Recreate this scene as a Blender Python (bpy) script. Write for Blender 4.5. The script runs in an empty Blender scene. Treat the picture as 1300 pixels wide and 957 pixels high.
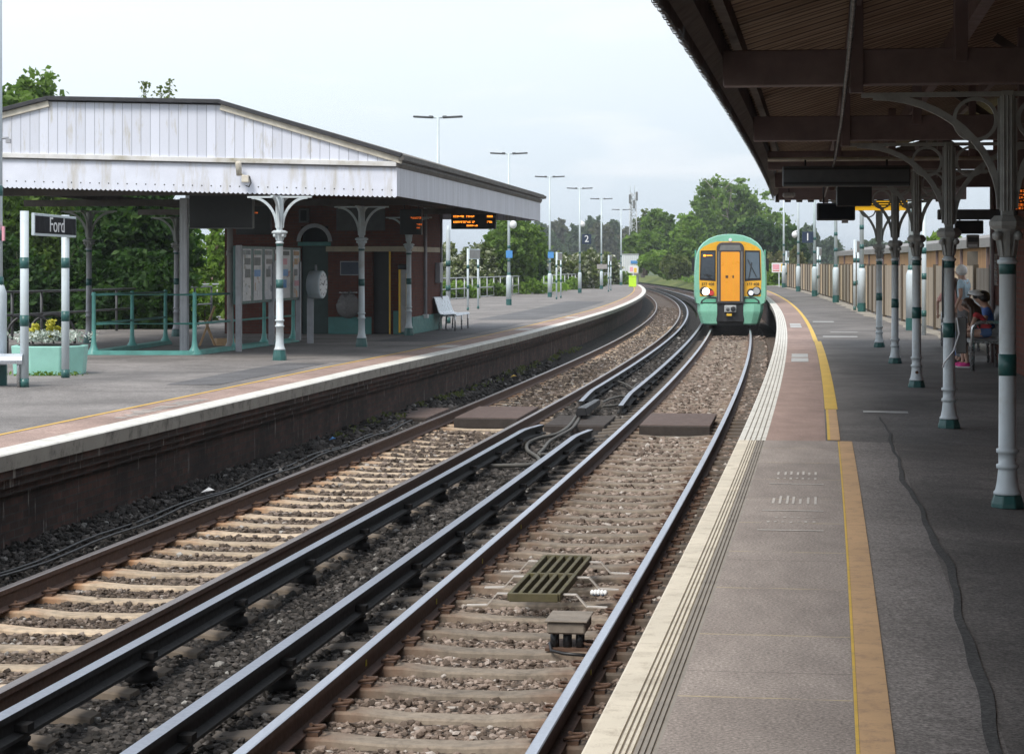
SUN_AZ = -148; SUN_E = 2.1; HAZE = 0.00034; EXPO = 0.58
import bpy, math, random
import numpy as np
from mathutils import Vector, Matrix
random.seed(7); rng = np.random.default_rng(11)
SC = bpy.context.scene
COL = SC.collection
PI = math.pi
CAMH = 1.55

# ------------------------------------------------------------------ helpers
def interp(x, xs, ys):
    return float(np.interp(x, xs, ys))

def put(o, parent=None):
    COL.objects.link(o)
    if parent is not None:
        o.parent = parent
    return o

def tag(o, label=None, cat=None, group=None, kind=None):
    if label: o['label'] = label
    if cat: o['category'] = cat
    if group: o['group'] = group
    if kind: o['kind'] = kind
    return o

def thing(name, label, cat, loc=(0, 0, 0), rz=0.0, group=None):
    o = bpy.data.objects.new(name, None)
    o.empty_display_size = .2
    o.location = loc; o.rotation_euler = (0, 0, rz)
    put(o)
    return tag(o, label, cat, group)

def copy_tree(o, loc=None, rz=None, label=None, group=None, parent=None):
    c = o.copy(); COL.objects.link(c)
    if parent is not None: c.parent = parent
    for ch in list(o.children):
        copy_tree(ch, parent=c)
    if loc is not None: c.location = loc
    if rz is not None: c.rotation_euler = (0, 0, rz)
    if label: c['label'] = label
    if group: c['group'] = group
    return c

class MB:
    def __init__(s):
        s.v = []; s.f = []; s.m = []; s.s = []; s.u = []
    def add(s, vs, fs, mi=0, smooth=False, uvs=None, M=None):
        b = len(s.v)
        for p in vs:
            p = Vector(p)
            if M is not None: p = M @ p
            s.v.append((p.x, p.y, p.z))
        for k, f in enumerate(fs):
            s.f.append(tuple(b + i for i in f)); s.m.append(mi); s.s.append(smooth)
            s.u.append(uvs[k] if uvs else None)
        return s
    def box(s, c, d, rz=0.0, mi=0, M=None):
        x, y, z = d[0] / 2, d[1] / 2, d[2] / 2
        vs = [(-x, -y, -z), (x, -y, -z), (x, y, -z), (-x, y, -z), (-x, -y, z), (x, -y, z), (x, y, z), (-x, y, z)]
        R = Matrix.Translation(Vector(c)) @ Matrix.Rotation(rz, 4, 'Z')
        if M is not None: R = M @ R
        fs = [(0, 3, 2, 1), (4, 5, 6, 7), (0, 1, 5, 4), (1, 2, 6, 5), (2, 3, 7, 6), (3, 0, 4, 7)]
        return s.add(vs, fs, mi, False, None, R)
    def bar(s, a, b, w, h, up=(0, 0, 1), mi=0):
        """rectangular bar from a to b; h along 'up', w across"""
        a = Vector(a); b = Vector(b); d = (b - a).normalized()
        up = Vector(up); r = d.cross(up)
        if r.length < 1e-5: r = d.cross(Vector((1, 0, 0)))
        r.normalize(); u = r.cross(d).normalized()
        vs = []
        for p in (a, b):
            for (i, j) in ((-1, -1), (1, -1), (1, 1), (-1, 1)):
                vs.append(p + r * (i * w / 2) + u * (j * h / 2))
        return s.add(vs, [(0, 1, 2, 3), (7, 6, 5, 4), (0, 4, 5, 1), (1, 5, 6, 2), (2, 6, 7, 3), (3, 7, 4, 0)], mi)
    def tube(s, pts, r, n=8, mi=0, cap=True, closed=False):
        pts = [Vector(p) for p in pts]; m = len(pts)
        rs = r if isinstance(r, (list, tuple)) else [r] * m
        vs = []; prev = None
        for i, p in enumerate(pts):
            if closed: d = pts[(i + 1) % m] - pts[i - 1]
            else: d = pts[min(i + 1, m - 1)] - pts[max(i - 1, 0)]
            if d.length < 1e-9: d = Vector((0, 0, 1))
            d.normalize()
            if prev is None:
                x = d.cross(Vector((0, 0, 1)))
                if x.length < .05: x = d.cross(Vector((0, 1, 0)))
            else:
                x = prev - d * prev.dot(d)
            x.normalize(); prev = x; y = d.cross(x)
            for k in range(n):
                a = 2 * PI * k / n
                vs.append(p + (x * math.cos(a) + y * math.sin(a)) * rs[i])
        fs = []
        for i in range(m if closed else m - 1):
            j = (i + 1) % m
            for k in range(n):
                fs.append((i * n + k, i * n + (k + 1) % n, j * n + (k + 1) % n, j * n + k))
        s.add(vs, fs, mi, True)
        if cap and not closed:
            b = len(s.v) - len(vs)
            s.f.append(tuple(b + k for k in range(n))[::-1]); s.m.append(mi); s.s.append(False); s.u.append(None)
            s.f.append(tuple(b + (m - 1) * n + k for k in range(n))); s.m.append(mi); s.s.append(False); s.u.append(None)
        return s
    def lathe(s, prof, n=16, c=(0, 0, 0), mi=0, smooth=True, M=None, rot=0.0):
        vs = []
        for (r, z) in prof:
            for k in range(n):
                a = 2 * PI * (k + .5) / n + rot
                vs.append((c[0] + r * math.cos(a), c[1] + r * math.sin(a), c[2] + z))
        fs = []
        for i in range(len(prof) - 1):
            for k in range(n):
                fs.append((i * n + k, i * n + (k + 1) % n, (i + 1) * n + (k + 1) % n, (i + 1) * n + k))
        s.add(vs, fs, mi, smooth, None, M)
        b = len(s.v) - len(vs); m = len(prof)
        for ring, rev in ((0, True), (m - 1, False)):
            q = tuple(b + ring * n + k for k in range(n))
            s.f.append(q[::-1] if rev else q); s.m.append(mi); s.s.append(False); s.u.append(None)
        return s
    def ell(s, c, r, nu=10, nv=7, mi=0, M=None):
        vs = []; fs = []
        for i in range(nv + 1):
            t = PI * i / nv
            for k in range(nu):
                a = 2 * PI * k / nu
                vs.append((c[0] + r[0] * math.sin(t) * math.cos(a), c[1] + r[1] * math.sin(t) * math.sin(a), c[2] + r[2] * math.cos(t)))
        for i in range(nv):
            for k in range(nu):
                fs.append((i * nu + k, (i + 1) * nu + k, (i + 1) * nu + (k + 1) % nu, i * nu + (k + 1) % nu))
        return s.add(vs, fs, mi, True, None, M)
    def prism(s, poly, o, ux, uy, th, mi=0, mi_side=None, uvo=(0, 0)):
        """polygon (2d) in plane (o,ux,uy), extruded by th along ux x uy"""
        o = Vector(o); ux = Vector(ux); uy = Vector(uy); n = ux.cross(uy).normalized() * th
        k = len(poly)
        A = [o + ux * p[0] + uy * p[1] for p in poly]
        B = [p + n for p in A]
        uv = [(p[0] + uvo[0], p[1] + uvo[1]) for p in poly]
        s.add(A + B, [tuple(range(k))[::-1], tuple(range(k, 2 * k))], mi, False, [uv[::-1], uv])
        b = len(s.v) - 2 * k
        for i in range(k):
            j = (i + 1) % k
            s.f.append((b + i, b + j, b + k + j, b + k + i)); s.m.append(mi if mi_side is None else mi_side)
            s.s.append(False); s.u.append([uv[i], uv[j], uv[j], uv[i]])
        return s
    def build(s, name, mats, parent=None, world=False, bevel=0.0, seg=1):
        if not isinstance(mats, (list, tuple)): mats = [mats]
        v = s.v
        if world and parent is not None:
            L = Vector(parent.location); p = parent.parent
            while p is not None: L += Vector(p.location); p = p.parent
            v = [(a - L.x, b - L.y, c - L.z) for (a, b, c) in v]
        me = bpy.data.meshes.new(name)
        me.from_pydata(v, [], s.f)
        for m in mats: me.materials.append(m)
        me.polygons.foreach_set('material_index', s.m)
        me.polygons.foreach_set('use_smooth', s.s)
        if any(u is not None for u in s.u):
            ul = me.uv_layers.new(name='UVMap'); k = 0
            for f, u in zip(s.f, s.u):
                for i in range(len(f)):
                    ul.data[k].uv = u[i] if u else (0, 0)
                    k += 1
        me.update()
        o = bpy.data.objects.new(name, me)
        put(o, parent)
        if bevel:
            b = o.modifiers.new('Bevel', 'BEVEL'); b.width = bevel; b.segments = seg; b.limit_method = 'ANGLE'
            b.angle_limit = math.radians(40)
        return o

def np_mesh(name, V, F, mats, parent=None, smooth=False, mi=None, attr=None):
    """V (n,3), F (m,k) numpy"""
    me = bpy.data.meshes.new(name)
    n, m, k = len(V), len(F), F.shape[1]
    me.vertices.add(n); me.vertices.foreach_set('co', np.ascontiguousarray(V, dtype=np.float32).ravel())
    me.loops.add(m * k); me.loops.foreach_set('vertex_index', np.ascontiguousarray(F, dtype=np.int32).ravel())
    me.polygons.add(m)
    me.polygons.foreach_set('loop_start', np.arange(0, m * k, k, dtype=np.int32))
    me.polygons.foreach_set('loop_total', np.full(m, k, dtype=np.int32))
    for x in (mats if isinstance(mats, (list, tuple)) else [mats]): me.materials.append(x)
    if mi is not None: me.polygons.foreach_set('material_index', np.asarray(mi, dtype=np.int32))
    me.polygons.foreach_set('use_smooth', np.full(m, smooth, dtype=bool))
    if attr is not None:
        a = me.attributes.new('tint', 'FLOAT', 'FACE')
        a.data.foreach_set('value', np.asarray(attr, dtype=np.float32))
    me.update(calc_edges=True)
    o = bpy.data.objects.new(name, me)
    return put(o, parent)

# ------------------------------------------------------------------ materials
MATS = {}
def nt(name):
    m = bpy.data.materials.new(name); m.use_nodes = True
    t = m.node_tree; t.nodes.clear()
    out = t.nodes.new('ShaderNodeOutputMaterial'); b = t.nodes.new('ShaderNodeBsdfPrincipled')
    t.links.new(b.outputs[0], out.inputs[0])
    MATS[name] = m
    return m, t, b, out
def N(t, typ, **kw):
    n = t.nodes.new(typ)
    for k, v in kw.items():
        if k.startswith('i_'):
            key = k[2:]; key = int(key) if key.isdigit() else key.replace('_', ' ')
            n.inputs[key].default_value = v
        else: setattr(n, k, v)
    return n
def rgba(c): return (c[0], c[1], c[2], 1.0)
def ramp(t, fac, stops):
    r = t.nodes.new('ShaderNodeValToRGB'); e = r.color_ramp.elements
    while len(e) < len(stops): e.new(.5)
    for x, (p, c) in zip(e, stops):
        x.position = p; x.color = rgba(c) if isinstance(c, (tuple, list)) else (c, c, c, 1)
    t.links.new(fac, r.inputs[0]); return r.outputs[0]
def noise(t, vec, scale, detail=4, rough=.55, dist=0.0):
    n = N(t, 'ShaderNodeTexNoise'); n.inputs['Scale'].default_value = scale; n.inputs['Detail'].default_value = detail
    n.inputs['Roughness'].default_value = rough; n.inputs['Distortion'].default_value = dist
    if vec is not None: t.links.new(vec, n.inputs['Vector'])
    return n.outputs['Fac']
def mixc(t, fac, a, b, mode='MIX'):
    m = t.nodes.new('ShaderNodeMix'); m.data_type = 'RGBA'; m.blend_type = mode
    for sock, v in ((m.inputs[0], fac), (m.inputs[6], a), (m.inputs[7], b)):
        if isinstance(v, (int, float)): sock.default_value = v
        elif isinstance(v, (tuple, list)): sock.default_value = rgba(v)
        else: t.links.new(v, sock)
    return m.outputs[2]
def math_(t, op, a, b=None, c=None):
    m = t.nodes.new('ShaderNodeMath'); m.operation = op
    for i, v in enumerate((a, b, c)):
        if v is None: continue
        if isinstance(v, (int, float)): m.inputs[i].default_value = v
        else: t.links.new(v, m.inputs[i])
    return m.outputs[0]
def bumpn(t, b, h, strength=.3, dist=.01, prev=None):
    n = t.nodes.new('ShaderNodeBump'); n.inputs['Strength'].default_value = strength; n.inputs['Distance'].default_value = dist
    t.links.new(h, n.inputs['Height'])
    if prev is not None: t.links.new(prev, n.inputs['Normal'])
    t.links.new(n.outputs[0], b.inputs['Normal']); return n.outputs[0]
def pos(t): return t.nodes.new('ShaderNodeNewGeometry').outputs['Position']
def stretch(t, vec, s):
    m = t.nodes.new('ShaderNodeMapping'); m.inputs['Scale'].default_value = s; t.links.new(vec, m.inputs[0]); return m.outputs[0]

def pm(name, col, rough=.6, var=.25, scale=6.0, metal=0.0, bump=0.0, bscale=60.0, dirt=None, dirt_amt=.5, dscale=2.5, spec=.5, streak=False):
    """painted / plain surface with mottling, optional dirt patches"""
    m, t, b, out = nt(name); p = pos(t)
    f = noise(t, p, scale, 5, .6)
    lo = tuple(max(0, c * (1 - var)) for c in col); hi = tuple(min(1, c * (1 + var)) for c in col)
    c = ramp(t, f, [(.3, lo), (.7, hi)])
    if dirt:
        pv = stretch(t, p, (3.0, 3.0, .5)) if streak else p
        d = noise(t, pv, dscale, 6, .65)
        d = ramp(t, d, [(.5, 0.0), (.72, dirt_amt)])
        c = mixc(t, d, c, dirt)
    t.links.new(c, b.inputs['Base Color'])
    r = ramp(t, noise(t, p, scale * 2.3, 3), [(.3, max(0, rough - .1)), (.7, min(1, rough + .1))])
    t.links.new(r, b.inputs['Roughness'])
    b.inputs['Metallic'].default_value = metal
    b.inputs['Specular IOR Level'].default_value = spec
    if bump: bumpn(t, b, noise(t, p, bscale, 4), bump, .01)
    return m

def emis(name, col, strength):
    m, t, b, out = nt(name)
    b.inputs['Base Color'].default_value = rgba(col); b.inputs['Emission Color'].default_value = rgba(col)
    b.inputs['Emission Strength'].default_value = strength; b.inputs['Roughness'].default_value = .4
    return m

# asphalt ------------------------------------------------------------
def asphalt(name, col, crack=True, patch=.35, streaks=False):
    m, t, b, out = nt(name); p = pos(t)
    fine = noise(t, p, 62, 4, .75)
    mid = noise(t, p, 9, 5, .6)
    big = noise(t, p, .55, 5, .6, .6)
    c = ramp(t, fine, [(.34, tuple(x * .42 for x in col)), (.5, col), (.66, tuple(min(1, x * 1.75) for x in col))])
    c = mixc(t, .8, c, ramp(t, mid, [(.3, .78), (.7, 1.15)]), 'MULTIPLY')
    c = mixc(t, 1.0, c, ramp(t, big, [(.32, 1 - patch), (.66, 1 + patch * .6)]), 'MULTIPLY')
    # old stains / chewing gum specks
    v = N(t, 'ShaderNodeTexVoronoi'); v.inputs['Scale'].default_value = 2.2; t.links.new(p, v.inputs['Vector'])
    sp = ramp(t, v.outputs['Distance'], [(.035, 1.0), (.06, 0.0)])
    c = mixc(t, math_(t, 'MULTIPLY', sp, .3), c, tuple(min(1, x * 2.0) for x in col))
    gm = ramp(t, noise(t, p, 2.6, 7, .75, 1.2), [(.56, 0.0), (.66, .35)])
    c = mixc(t, gm, c, tuple(x * .5 for x in col))
    t.links.new(c, b.inputs['Base Color'])
    b.inputs['Roughness'].default_value = .82; b.inputs['Specular IOR Level'].default_value = .35
    bumpn(t, b, fine, .45, .006)
    return m

M = {}
M['asph_far'] = asphalt('tarmac_left', (.215, .198, .188), patch=.35)
M['asph_near'] = asphalt('tarmac_right', (.175, .157, .145), patch=.4)
M['asph_mid'] = asphalt('tarmac_strip', (.235, .212, .20), patch=.25)
M['asph_patch'] = asphalt('tarmac_seam', (.08, .077, .075), patch=.25)
M['gravel_strip'] = asphalt('gravel_strip', (.30, .275, .235), patch=.3)

# paving with joints along the edge (uv: x = metres along, y = metres across)
def paving(name, col, joint, jcol, worn=.3, warm=(.3, .2, .17)):
    m, t, b, out = nt(name); p = pos(t)
    uv = t.nodes.new('ShaderNodeUVMap').outputs[0]
    sx = t.nodes.new('ShaderNodeSeparateXYZ'); t.links.new(uv, sx.inputs[0])
    fine = noise(t, p, 75, 4, .75); big = noise(t, p, .9, 5, .65, .5)
    c = ramp(t, fine, [(.34, tuple(x * .5 for x in col)), (.5, col), (.66, tuple(min(1, x * 1.6) for x in col))])
    c = mixc(t, ramp(t, big, [(.4, 0.0), (.7, worn)]), c, warm)
    cell = math_(t, 'FLOOR', math_(t, 'DIVIDE', sx.outputs[0], joint))
    w = N(t, 'ShaderNodeTexWhiteNoise', noise_dimensions='1D'); t.links.new(cell, w.inputs['W'])
    c = mixc(t, 1.0, c, ramp(t, w.outputs[0], [(0, .86), (1, 1.12)]), 'MULTIPLY')
    wob = math_(t, 'MULTIPLY', math_(t, 'SUBTRACT', noise(t, p, 5, 3), .5), .03)
    fr = math_(t, 'FRACT', math_(t, 'DIVIDE', math_(t, 'ADD', sx.outputs[0], wob), joint))
    ln = ramp(t, math_(t, 'MULTIPLY', fr, joint), [(.009, 1.0), (.018, 0.0)])
    brk = ramp(t, noise(t, p, 3.5, 2), [(.38, .15), (.55, 1.0)])
    fr2 = math_(t, 'FRACT', math_(t, 'ADD', math_(t, 'DIVIDE', math_(t, 'ADD', sx.outputs[0], math_(t, 'MULTIPLY', wob, 2.0)), joint * 2.37), .31))
    ln2 = ramp(t, math_(t, 'MULTIPLY', fr2, joint * 2.37), [(.004, 1.0), (.012, 0.0)])
    c = mixc(t, math_(t, 'MULTIPLY', ln2, .75), c, tuple(x * .35 for x in col))
    c = mixc(t, 1.0, c, ramp(t, noise(t, stretch(t, p, (1, .35, 1)), 4.5, 6, .7), [(.3, .8), (.7, 1.14)]), 'MULTIPLY')
    c = mixc(t, math_(t, 'MULTIPLY', ln, brk), c, jcol)
    t.links.new(c, b.inputs['Base Color']); b.inputs['Roughness'].default_value = .8
    b.inputs['Specular IOR Level'].default_value = .3
    bumpn(t, b, fine, .4, .005)
    return m
M['pave_near'] = paving('paving_grey', (.30, .258, .232), 1.3, (.50, .41, .25), .15, (.2, .15, .13))
M['pave_red'] = paving('paving_terracotta', (.33, .235, .20), 2.6, (.4, .33, .25), .5, (.24, .17, .15))
M['pave_red_far'] = paving('paving_terracotta_worn', (.37, .265, .225), 1.2, (.35, .24, .2), .55, (.25, .17, .14))

def worn_paint(name, col, under, amt=.5, scale=9.0):
    m, t, b, out = nt(name); p = pos(t)
    n1 = noise(t, p, scale, 6, .7); n2 = noise(t, p, 120, 3, .7)
    f = math_(t, 'ADD', math_(t, 'MULTIPLY', n1, .7), math_(t, 'MULTIPLY', n2, .3))
    f = ramp(t, f, [(.5, 0.0), (.66, amt)])
    c = mixc(t, f, ramp(t, noise(t, p, 2.2, 4), [(.3, tuple(x * .82 for x in col)), (.7, col)]), under)
    t.links.new(c, b.inputs['Base Color']); b.inputs['Roughness'].default_value = .7
    bumpn(t, b, n2, .3, .004)
    return m
M['ochre'] = worn_paint('ochre_line', (.58, .37, .20), (.25, .17, .12), .7)
M['yellow'] = worn_paint('yellow_line', (.72, .47, .08), (.35, .25, .12), .7)
M['yellow_far'] = worn_paint('orange_line', (.70, .43, .08), (.35, .24, .13), .7)
M['coping'] = worn_paint('cream_coping', (.72, .65, .53), (.40, .34, .26), .95, 7.0)
M['coping_w'] = worn_paint('white_coping', (.74, .72, .66), (.34, .32, .28), .9, 7.0)
M['coping_dk'] = worn_paint('dark_ribs', (.32, .285, .245), (.14, .12, .11), .7, 5.0)
M['coping_side'] = worn_paint('coping_side', (.33, .31, .27), (.07, .065, .055), 1.0, 4.0)
M['chalk'] = worn_paint('white_lettering', (.58, .54, .50), (.30, .262, .242), 1.0, 26.0)
M['line_grey'] = worn_paint('pale_line', (.5, .5, .49), (.25, .24, .23), .8, 7.0)

def brick(name, c1, c2, mortar, scale=1.0, soot=None, soot_amt=.0, wash=None, obj=False):
    m, t, b, out = nt(name); p = pos(t)
    if obj:
        oc = t.nodes.new('ShaderNodeTexCoord').outputs['Object']
        sx = t.nodes.new('ShaderNodeSeparateXYZ'); t.links.new(oc, sx.inputs[0])
        cx = t.nodes.new('ShaderNodeCombineXYZ')
        t.links.new(math_(t, 'ADD', sx.outputs[0], sx.outputs[1]), cx.inputs[0]); t.links.new(sx.outputs[2], cx.inputs[1])
        vec = cx.outputs[0]
    else:
        vec = t.nodes.new('ShaderNodeUVMap').outputs[0]
    br = t.nodes.new('ShaderNodeTexBrick'); t.links.new(vec, br.inputs['Vector'])
    br.inputs['Scale'].default_value = 1.0; br.inputs['Brick Width'].default_value = .225 * scale
    br.inputs['Row Height'].default_value = .075 * scale; br.inputs['Mortar Size'].default_value = .008 * scale
    br.inputs['Color1'].default_value = rgba(c1); br.inputs['Color2'].default_value = rgba(c2); br.inputs['Mortar'].default_value = rgba(mortar)
    c = mixc(t, .7, br.outputs['Color'], ramp(t, noise(t, p, 7, 5), [(.3, .7), (.7, 1.2)]), 'MULTIPLY')
    if soot:
        c = mixc(t, ramp(t, noise(t, p, 1.3, 6, .65), [(.35, 0.0), (.65, soot_amt)]), c, soot)
    if wash:
        pv = stretch(t, p, (5.0, 5.0, .8))
        c = mixc(t, ramp(t, noise(t, pv, 1.6, 6, .7), [(.60, 0.0), (.67, .6)]), c, wash)
    t.links.new(c, b.inputs['Base Color']); b.inputs['Roughness'].default_value = .88
    b.inputs['Specular IOR Level'].default_value = .25
    bumpn(t, b, math_(t, 'SUBTRACT', noise(t, p, 50, 3), br.outputs['Fac']), .5, .01)
    return m
M['brick_wall'] = brick('platform_brick', (.06, .037, .03), (.125, .062, .048), (.075, .066, .06), 1.0, (.02, .017, .016), .75, (.38, .36, .32))
M['brick_red'] = brick('station_brick', (.15, .045, .028), (.095, .03, .022), (.085, .066, .054), 1.0, (.12, .05, .04), .4, None, True)

# timber boards with vertical joints along uv.x
def boards(name, col, width, gap, stain, stain_amt=.7, jdark=.45, bump=.5):
    m, t, b, out = nt(name); p = pos(t)
    uv = t.nodes.new('ShaderNodeUVMap').outputs[0]
    sx = t.nodes.new('ShaderNodeSeparateXYZ'); t.links.new(uv, sx.inputs[0])
    q = math_(t, 'DIVIDE', sx.outputs[0], width)
    w = N(t, 'ShaderNodeTexWhiteNoise', noise_dimensions='1D'); t.links.new(math_(t, 'FLOOR', q), w.inputs['W'])
    c = ramp(t, w.outputs[0], [(0, tuple(x * .88 for x in col)), (1, tuple(min(1, x * 1.04) for x in col))])
    st = noise(t, stretch(t, p, (4.0, 4.0, .7)), 1.7, 7, .7)
    c = mixc(t, ramp(t, st, [(.54, 0.0), (.74, stain_amt)]), c, stain)
    fr = math_(t, 'MULTIPLY', math_(t, 'FRACT', q), width)
    ln = ramp(t, fr, [(gap * .6, 1.0), (gap, 0.0)])
    c = mixc(t, ln, c, tuple(x * jdark for x in col))
    t.links.new(c, b.inputs['Base Color']); b.inputs['Roughness'].default_value = .55
    bumpn(t, b, math_(t, 'SUBTRACT', 1.0, ln), bump, .008)
    return m
M['white_boards'] = boards('white_boards', (.66, .69, .79), .172, .012, (.40, .36, .26), .85)
M['valance_track'] = boards('valance_boards', (.60, .61, .67), .115, .010, (.36, .35, .33), .6)
M['fascia'] = pm('fascia_cream', (.60, .56, .48), .6, .2, 5, dirt=(.3, .26, .2), dscale=4)
M['valance_plain'] = pm('valance_white', (.68, .71, .81), .5, .07, 3, dirt=(.42, .38, .29), dirt_amt=.75, dscale=1.5, streak=True)
M['moulding'] = pm('moulding_stained', (.66, .66, .66), .6, .15, 3, dirt=(.27, .235, .15), dirt_amt=.9, dscale=1.5)
M['felt'] = pm('roof_felt', (.035, .036, .042), .7, .3, 5, bump=.3)
M['slate'] = pm('roof_slate', (.13, .12, .11), .75, .4, 7, dirt=(.36, .27, .1), dirt_amt=.6, dscale=1.6, bump=.4, bscale=25)
M['gutter'] = pm('gutter_grey', (.085, .08, .075), .6, .3, 6, dirt=(.22, .2, .17), dscale=4)
M['hole'] = pm('drilled_hole', (.02, .02, .022), .9, .1)
M['beam'] = pm('beam_paint', (.17, .125, .125), .6, .22, 3, dirt=(.085, .062, .058), dscale=2, bump=.15, bscale=35)
M['beam_dk'] = pm('eaves_timber', (.085, .068, .06), .7, .25, 4, dirt=(.03, .025, .022), dscale=2.5)
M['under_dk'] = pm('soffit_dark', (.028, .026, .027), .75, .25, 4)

def corrug(name):
    m, t, b, out = nt(name); p = pos(t)
    c = ramp(t, noise(t, p, 1.2, 6, .65, .4), [(.3, (.26, .18, .125)), (.5, (.38, .28, .20)), (.72, (.46, .36, .27))])
    c = mixc(t, ramp(t, noise(t, p, 1.6, 5), [(.5, 0.0), (.75, .7)]), c, (.20, .125, .08))
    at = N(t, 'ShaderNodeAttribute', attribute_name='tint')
    c = mixc(t, ramp(t, at.outputs['Fac'], [(.1, .95), (.55, 0.0)]), c, (.07, .042, .03))  # dark flank lines: shading of the corrugations painted into the sheet colour
    t.links.new(c, b.inputs['Base Color']); b.inputs['Roughness'].default_value = .7
    return m
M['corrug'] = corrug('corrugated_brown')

# iron and paint
M['col_white'] = pm('column_white', (.55, .61, .64), .38, .06, 4, dirt=(.36, .34, .3), dirt_amt=.5, dscale=5, bump=.08, bscale=45)
M['col_green'] = pm('column_green', (.028, .105, .10), .38, .15, 6, bump=.08, bscale=45)
M['col_grey'] = pm('bracket_grey', (.29, .295, .285), .45, .15, 6, dirt=(.1, .09, .08), dscale=5)
M['teal'] = pm('teal_paint', (.13, .40, .36), .4, .12, 5, dirt=(.1, .22, .2), dscale=4)
M['teal_dk'] = pm('teal_dado', (.06, .2, .19), .5, .15, 5)
M['teal_light'] = pm('teal_planter', (.30, .60, .52), .5, .07, 4, dirt=(.2, .42, .36), dscale=3)
M['door_green'] = pm('door_green', (.02, .05, .045), .5, .2, 5)
M['post_white'] = pm('post_white', (.56, .64, .68), .35, .06, 4, dirt=(.5, .5, .48), dirt_amt=.3)
M['post_grey'] = pm('post_grey', (.36, .37, .40), .45, .12, 5, dirt=(.2, .2, .2), dscale=4)
M['galv'] = pm('galvanised', (.42, .44, .45), .45, .15, 8, metal=.3)
M['steel_perf'] = pm('bench_metal', (.62, .66, .72), .32, .08, 5, metal=.35)
M['steel'] = pm('stainless', (.55, .56, .57), .28, .1, 6, metal=.8)
M['black'] = pm('black_plastic', (.018, .018, .02), .45, .2, 6)
M['black_sign'] = pm('black_sign', (.016, .017, .02), .75, .3, 3, spec=.08)
M['grey_box'] = pm('grey_enclosure', (.16, .165, .165), .5, .15, 5)
M['grey_dk'] = pm('dark_grey', (.075, .08, .085), .5, .2, 5)
M['white'] = pm('white_plain', (.75, .76, .77), .5, .06, 4)
M['cream'] = pm('cream_stone', (.42, .36, .26), .7, .18, 5)
M['lead'] = pm('pale_panel', (.30, .28, .27), .6, .15, 3)
M['blue'] = pm('blue_sign', (.08, .28, .62), .4, .06)
M['navy'] = pm('navy_sign', (.02, .035, .07), .35, .1)
M['lime'] = pm('lime_box', (.50, .82, .04), .5, .06)
M['red'] = pm('red_plain', (.6, .05, .05), .5, .1)
M['pink'] = pm('pink_label', (.75, .35, .42), .5, .1)
M['sig_yel'] = pm('sign_yellow', (.8, .5, .05), .45, .08)
M['amber'] = emis('amber_led', (1.0, .27, .02), 2.6)
M['amber_dim'] = emis('amber_led_dim', (1.0, .2, .02), .55)
M['amber_panel'] = emis('amber_panel', (1.0, .55, .03), .4)
# rails, sleepers, ballast
def steel_rail(name, side, top, wear=.25):
    m, t, b, out = nt(name); p = pos(t)
    g = t.nodes.new('ShaderNodeUVMap').outputs[0]
    sx = t.nodes.new('ShaderNodeSeparateXYZ'); t.links.new(g, sx.inputs[0])
    isTop = math_(t, 'GREATER_THAN', sx.outputs[1], .5)
    rust = ramp(t, noise(t, p, 22, 5, .65), [(.3, tuple(x * .6 for x in side)), (.6, side), (.8, tuple(min(1, x * 1.5) for x in side))])
    c = mixc(t, isTop, rust, ramp(t, noise(t, stretch(t, p, (3, .25, 3)), 2, 3), [(.3, tuple(x * .82 for x in top)), (.7, top)]))
    t.links.new(c, b.inputs['Base Color'])
    t.links.new(math_(t, 'MULTIPLY', isTop, .9), b.inputs['Metallic'])
    r = math_(t, 'ADD', math_(t, 'MULTIPLY', isTop, -.42), ramp(t, noise(t, p, 30, 3), [(.3, .72), (.7, .88)]))
    t.links.new(r, b.inputs['Roughness'])
    bumpn(t, b, math_(t, 'MULTIPLY', noise(t, p, 90, 3), math_(t, 'SUBTRACT', 1.0, isTop)), .15, .004)
    return m
M['rail_n'] = steel_rail('rail_polished', (.10, .055, .04), (.60, .62, .68))
M['rail_l'] = steel_rail('rail_rusty', (.12, .066, .045), (.34, .29, .27))
M['rail_3'] = steel_rail('rail_conductor', (.016, .015, .015), (.40, .42, .48))

def sleeper_mat(name, col, rust, rust_amt):
    m, t, b, out = nt(name); p = pos(t)
    oc = t.nodes.new('ShaderNodeTexCoord').outputs['Object']
    oi = t.nodes.new('ShaderNodeObjectInfo').outputs['Random']
    c = ramp(t, noise(t, p, 13, 6, .65), [(.3, tuple(x * .6 for x in col)), (.52, col), (.75, tuple(min(1, x * 1.25) for x in col))])
    c = mixc(t, 1.0, c, ramp(t, oi, [(0, .78), (1, 1.15)]), 'MULTIPLY')
    sx = t.nodes.new('ShaderNodeSeparateXYZ'); t.links.new(oc, sx.inputs[0])
    d = math_(t, 'ABSOLUTE', math_(t, 'SUBTRACT', math_(t, 'ABSOLUTE', sx.outputs[0]), .72))
    near = ramp(t, d, [(.05, 1.0), (.36, 0.0)])
    f = math_(t, 'MULTIPLY', near, ramp(t, noise(t, p, 4.5, 5, .6), [(.35, 0.0), (.6, rust_amt)]))
    c = mixc(t, f, c, rust)
    c = mixc(t, ramp(t, noise(t, p, 3.1, 5), [(.55, 0.0), (.75, .5)]), c, (.09, .075, .06))
    oe = ramp(t, math_(t, 'ABSOLUTE', sx.outputs[0]), [(.80, 0.0), (.92, .8)])
    c = mixc(t, oe, c, (.085, .07, .058))
    t.links.new(c, b.inputs['Base Color']); b.inputs['Roughness'].default_value = .88
    bumpn(t, b, noise(t, p, 70, 4), .4, .006)
    return m
M['sleeper_l'] = sleeper_mat('sleeper_tan', (.50, .395, .285), (.40, .20, .095), .95)
M['sleeper_n'] = sleeper_mat('sleeper_brown', (.25, .205, .16), (.17, .09, .055), .8)

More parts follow.
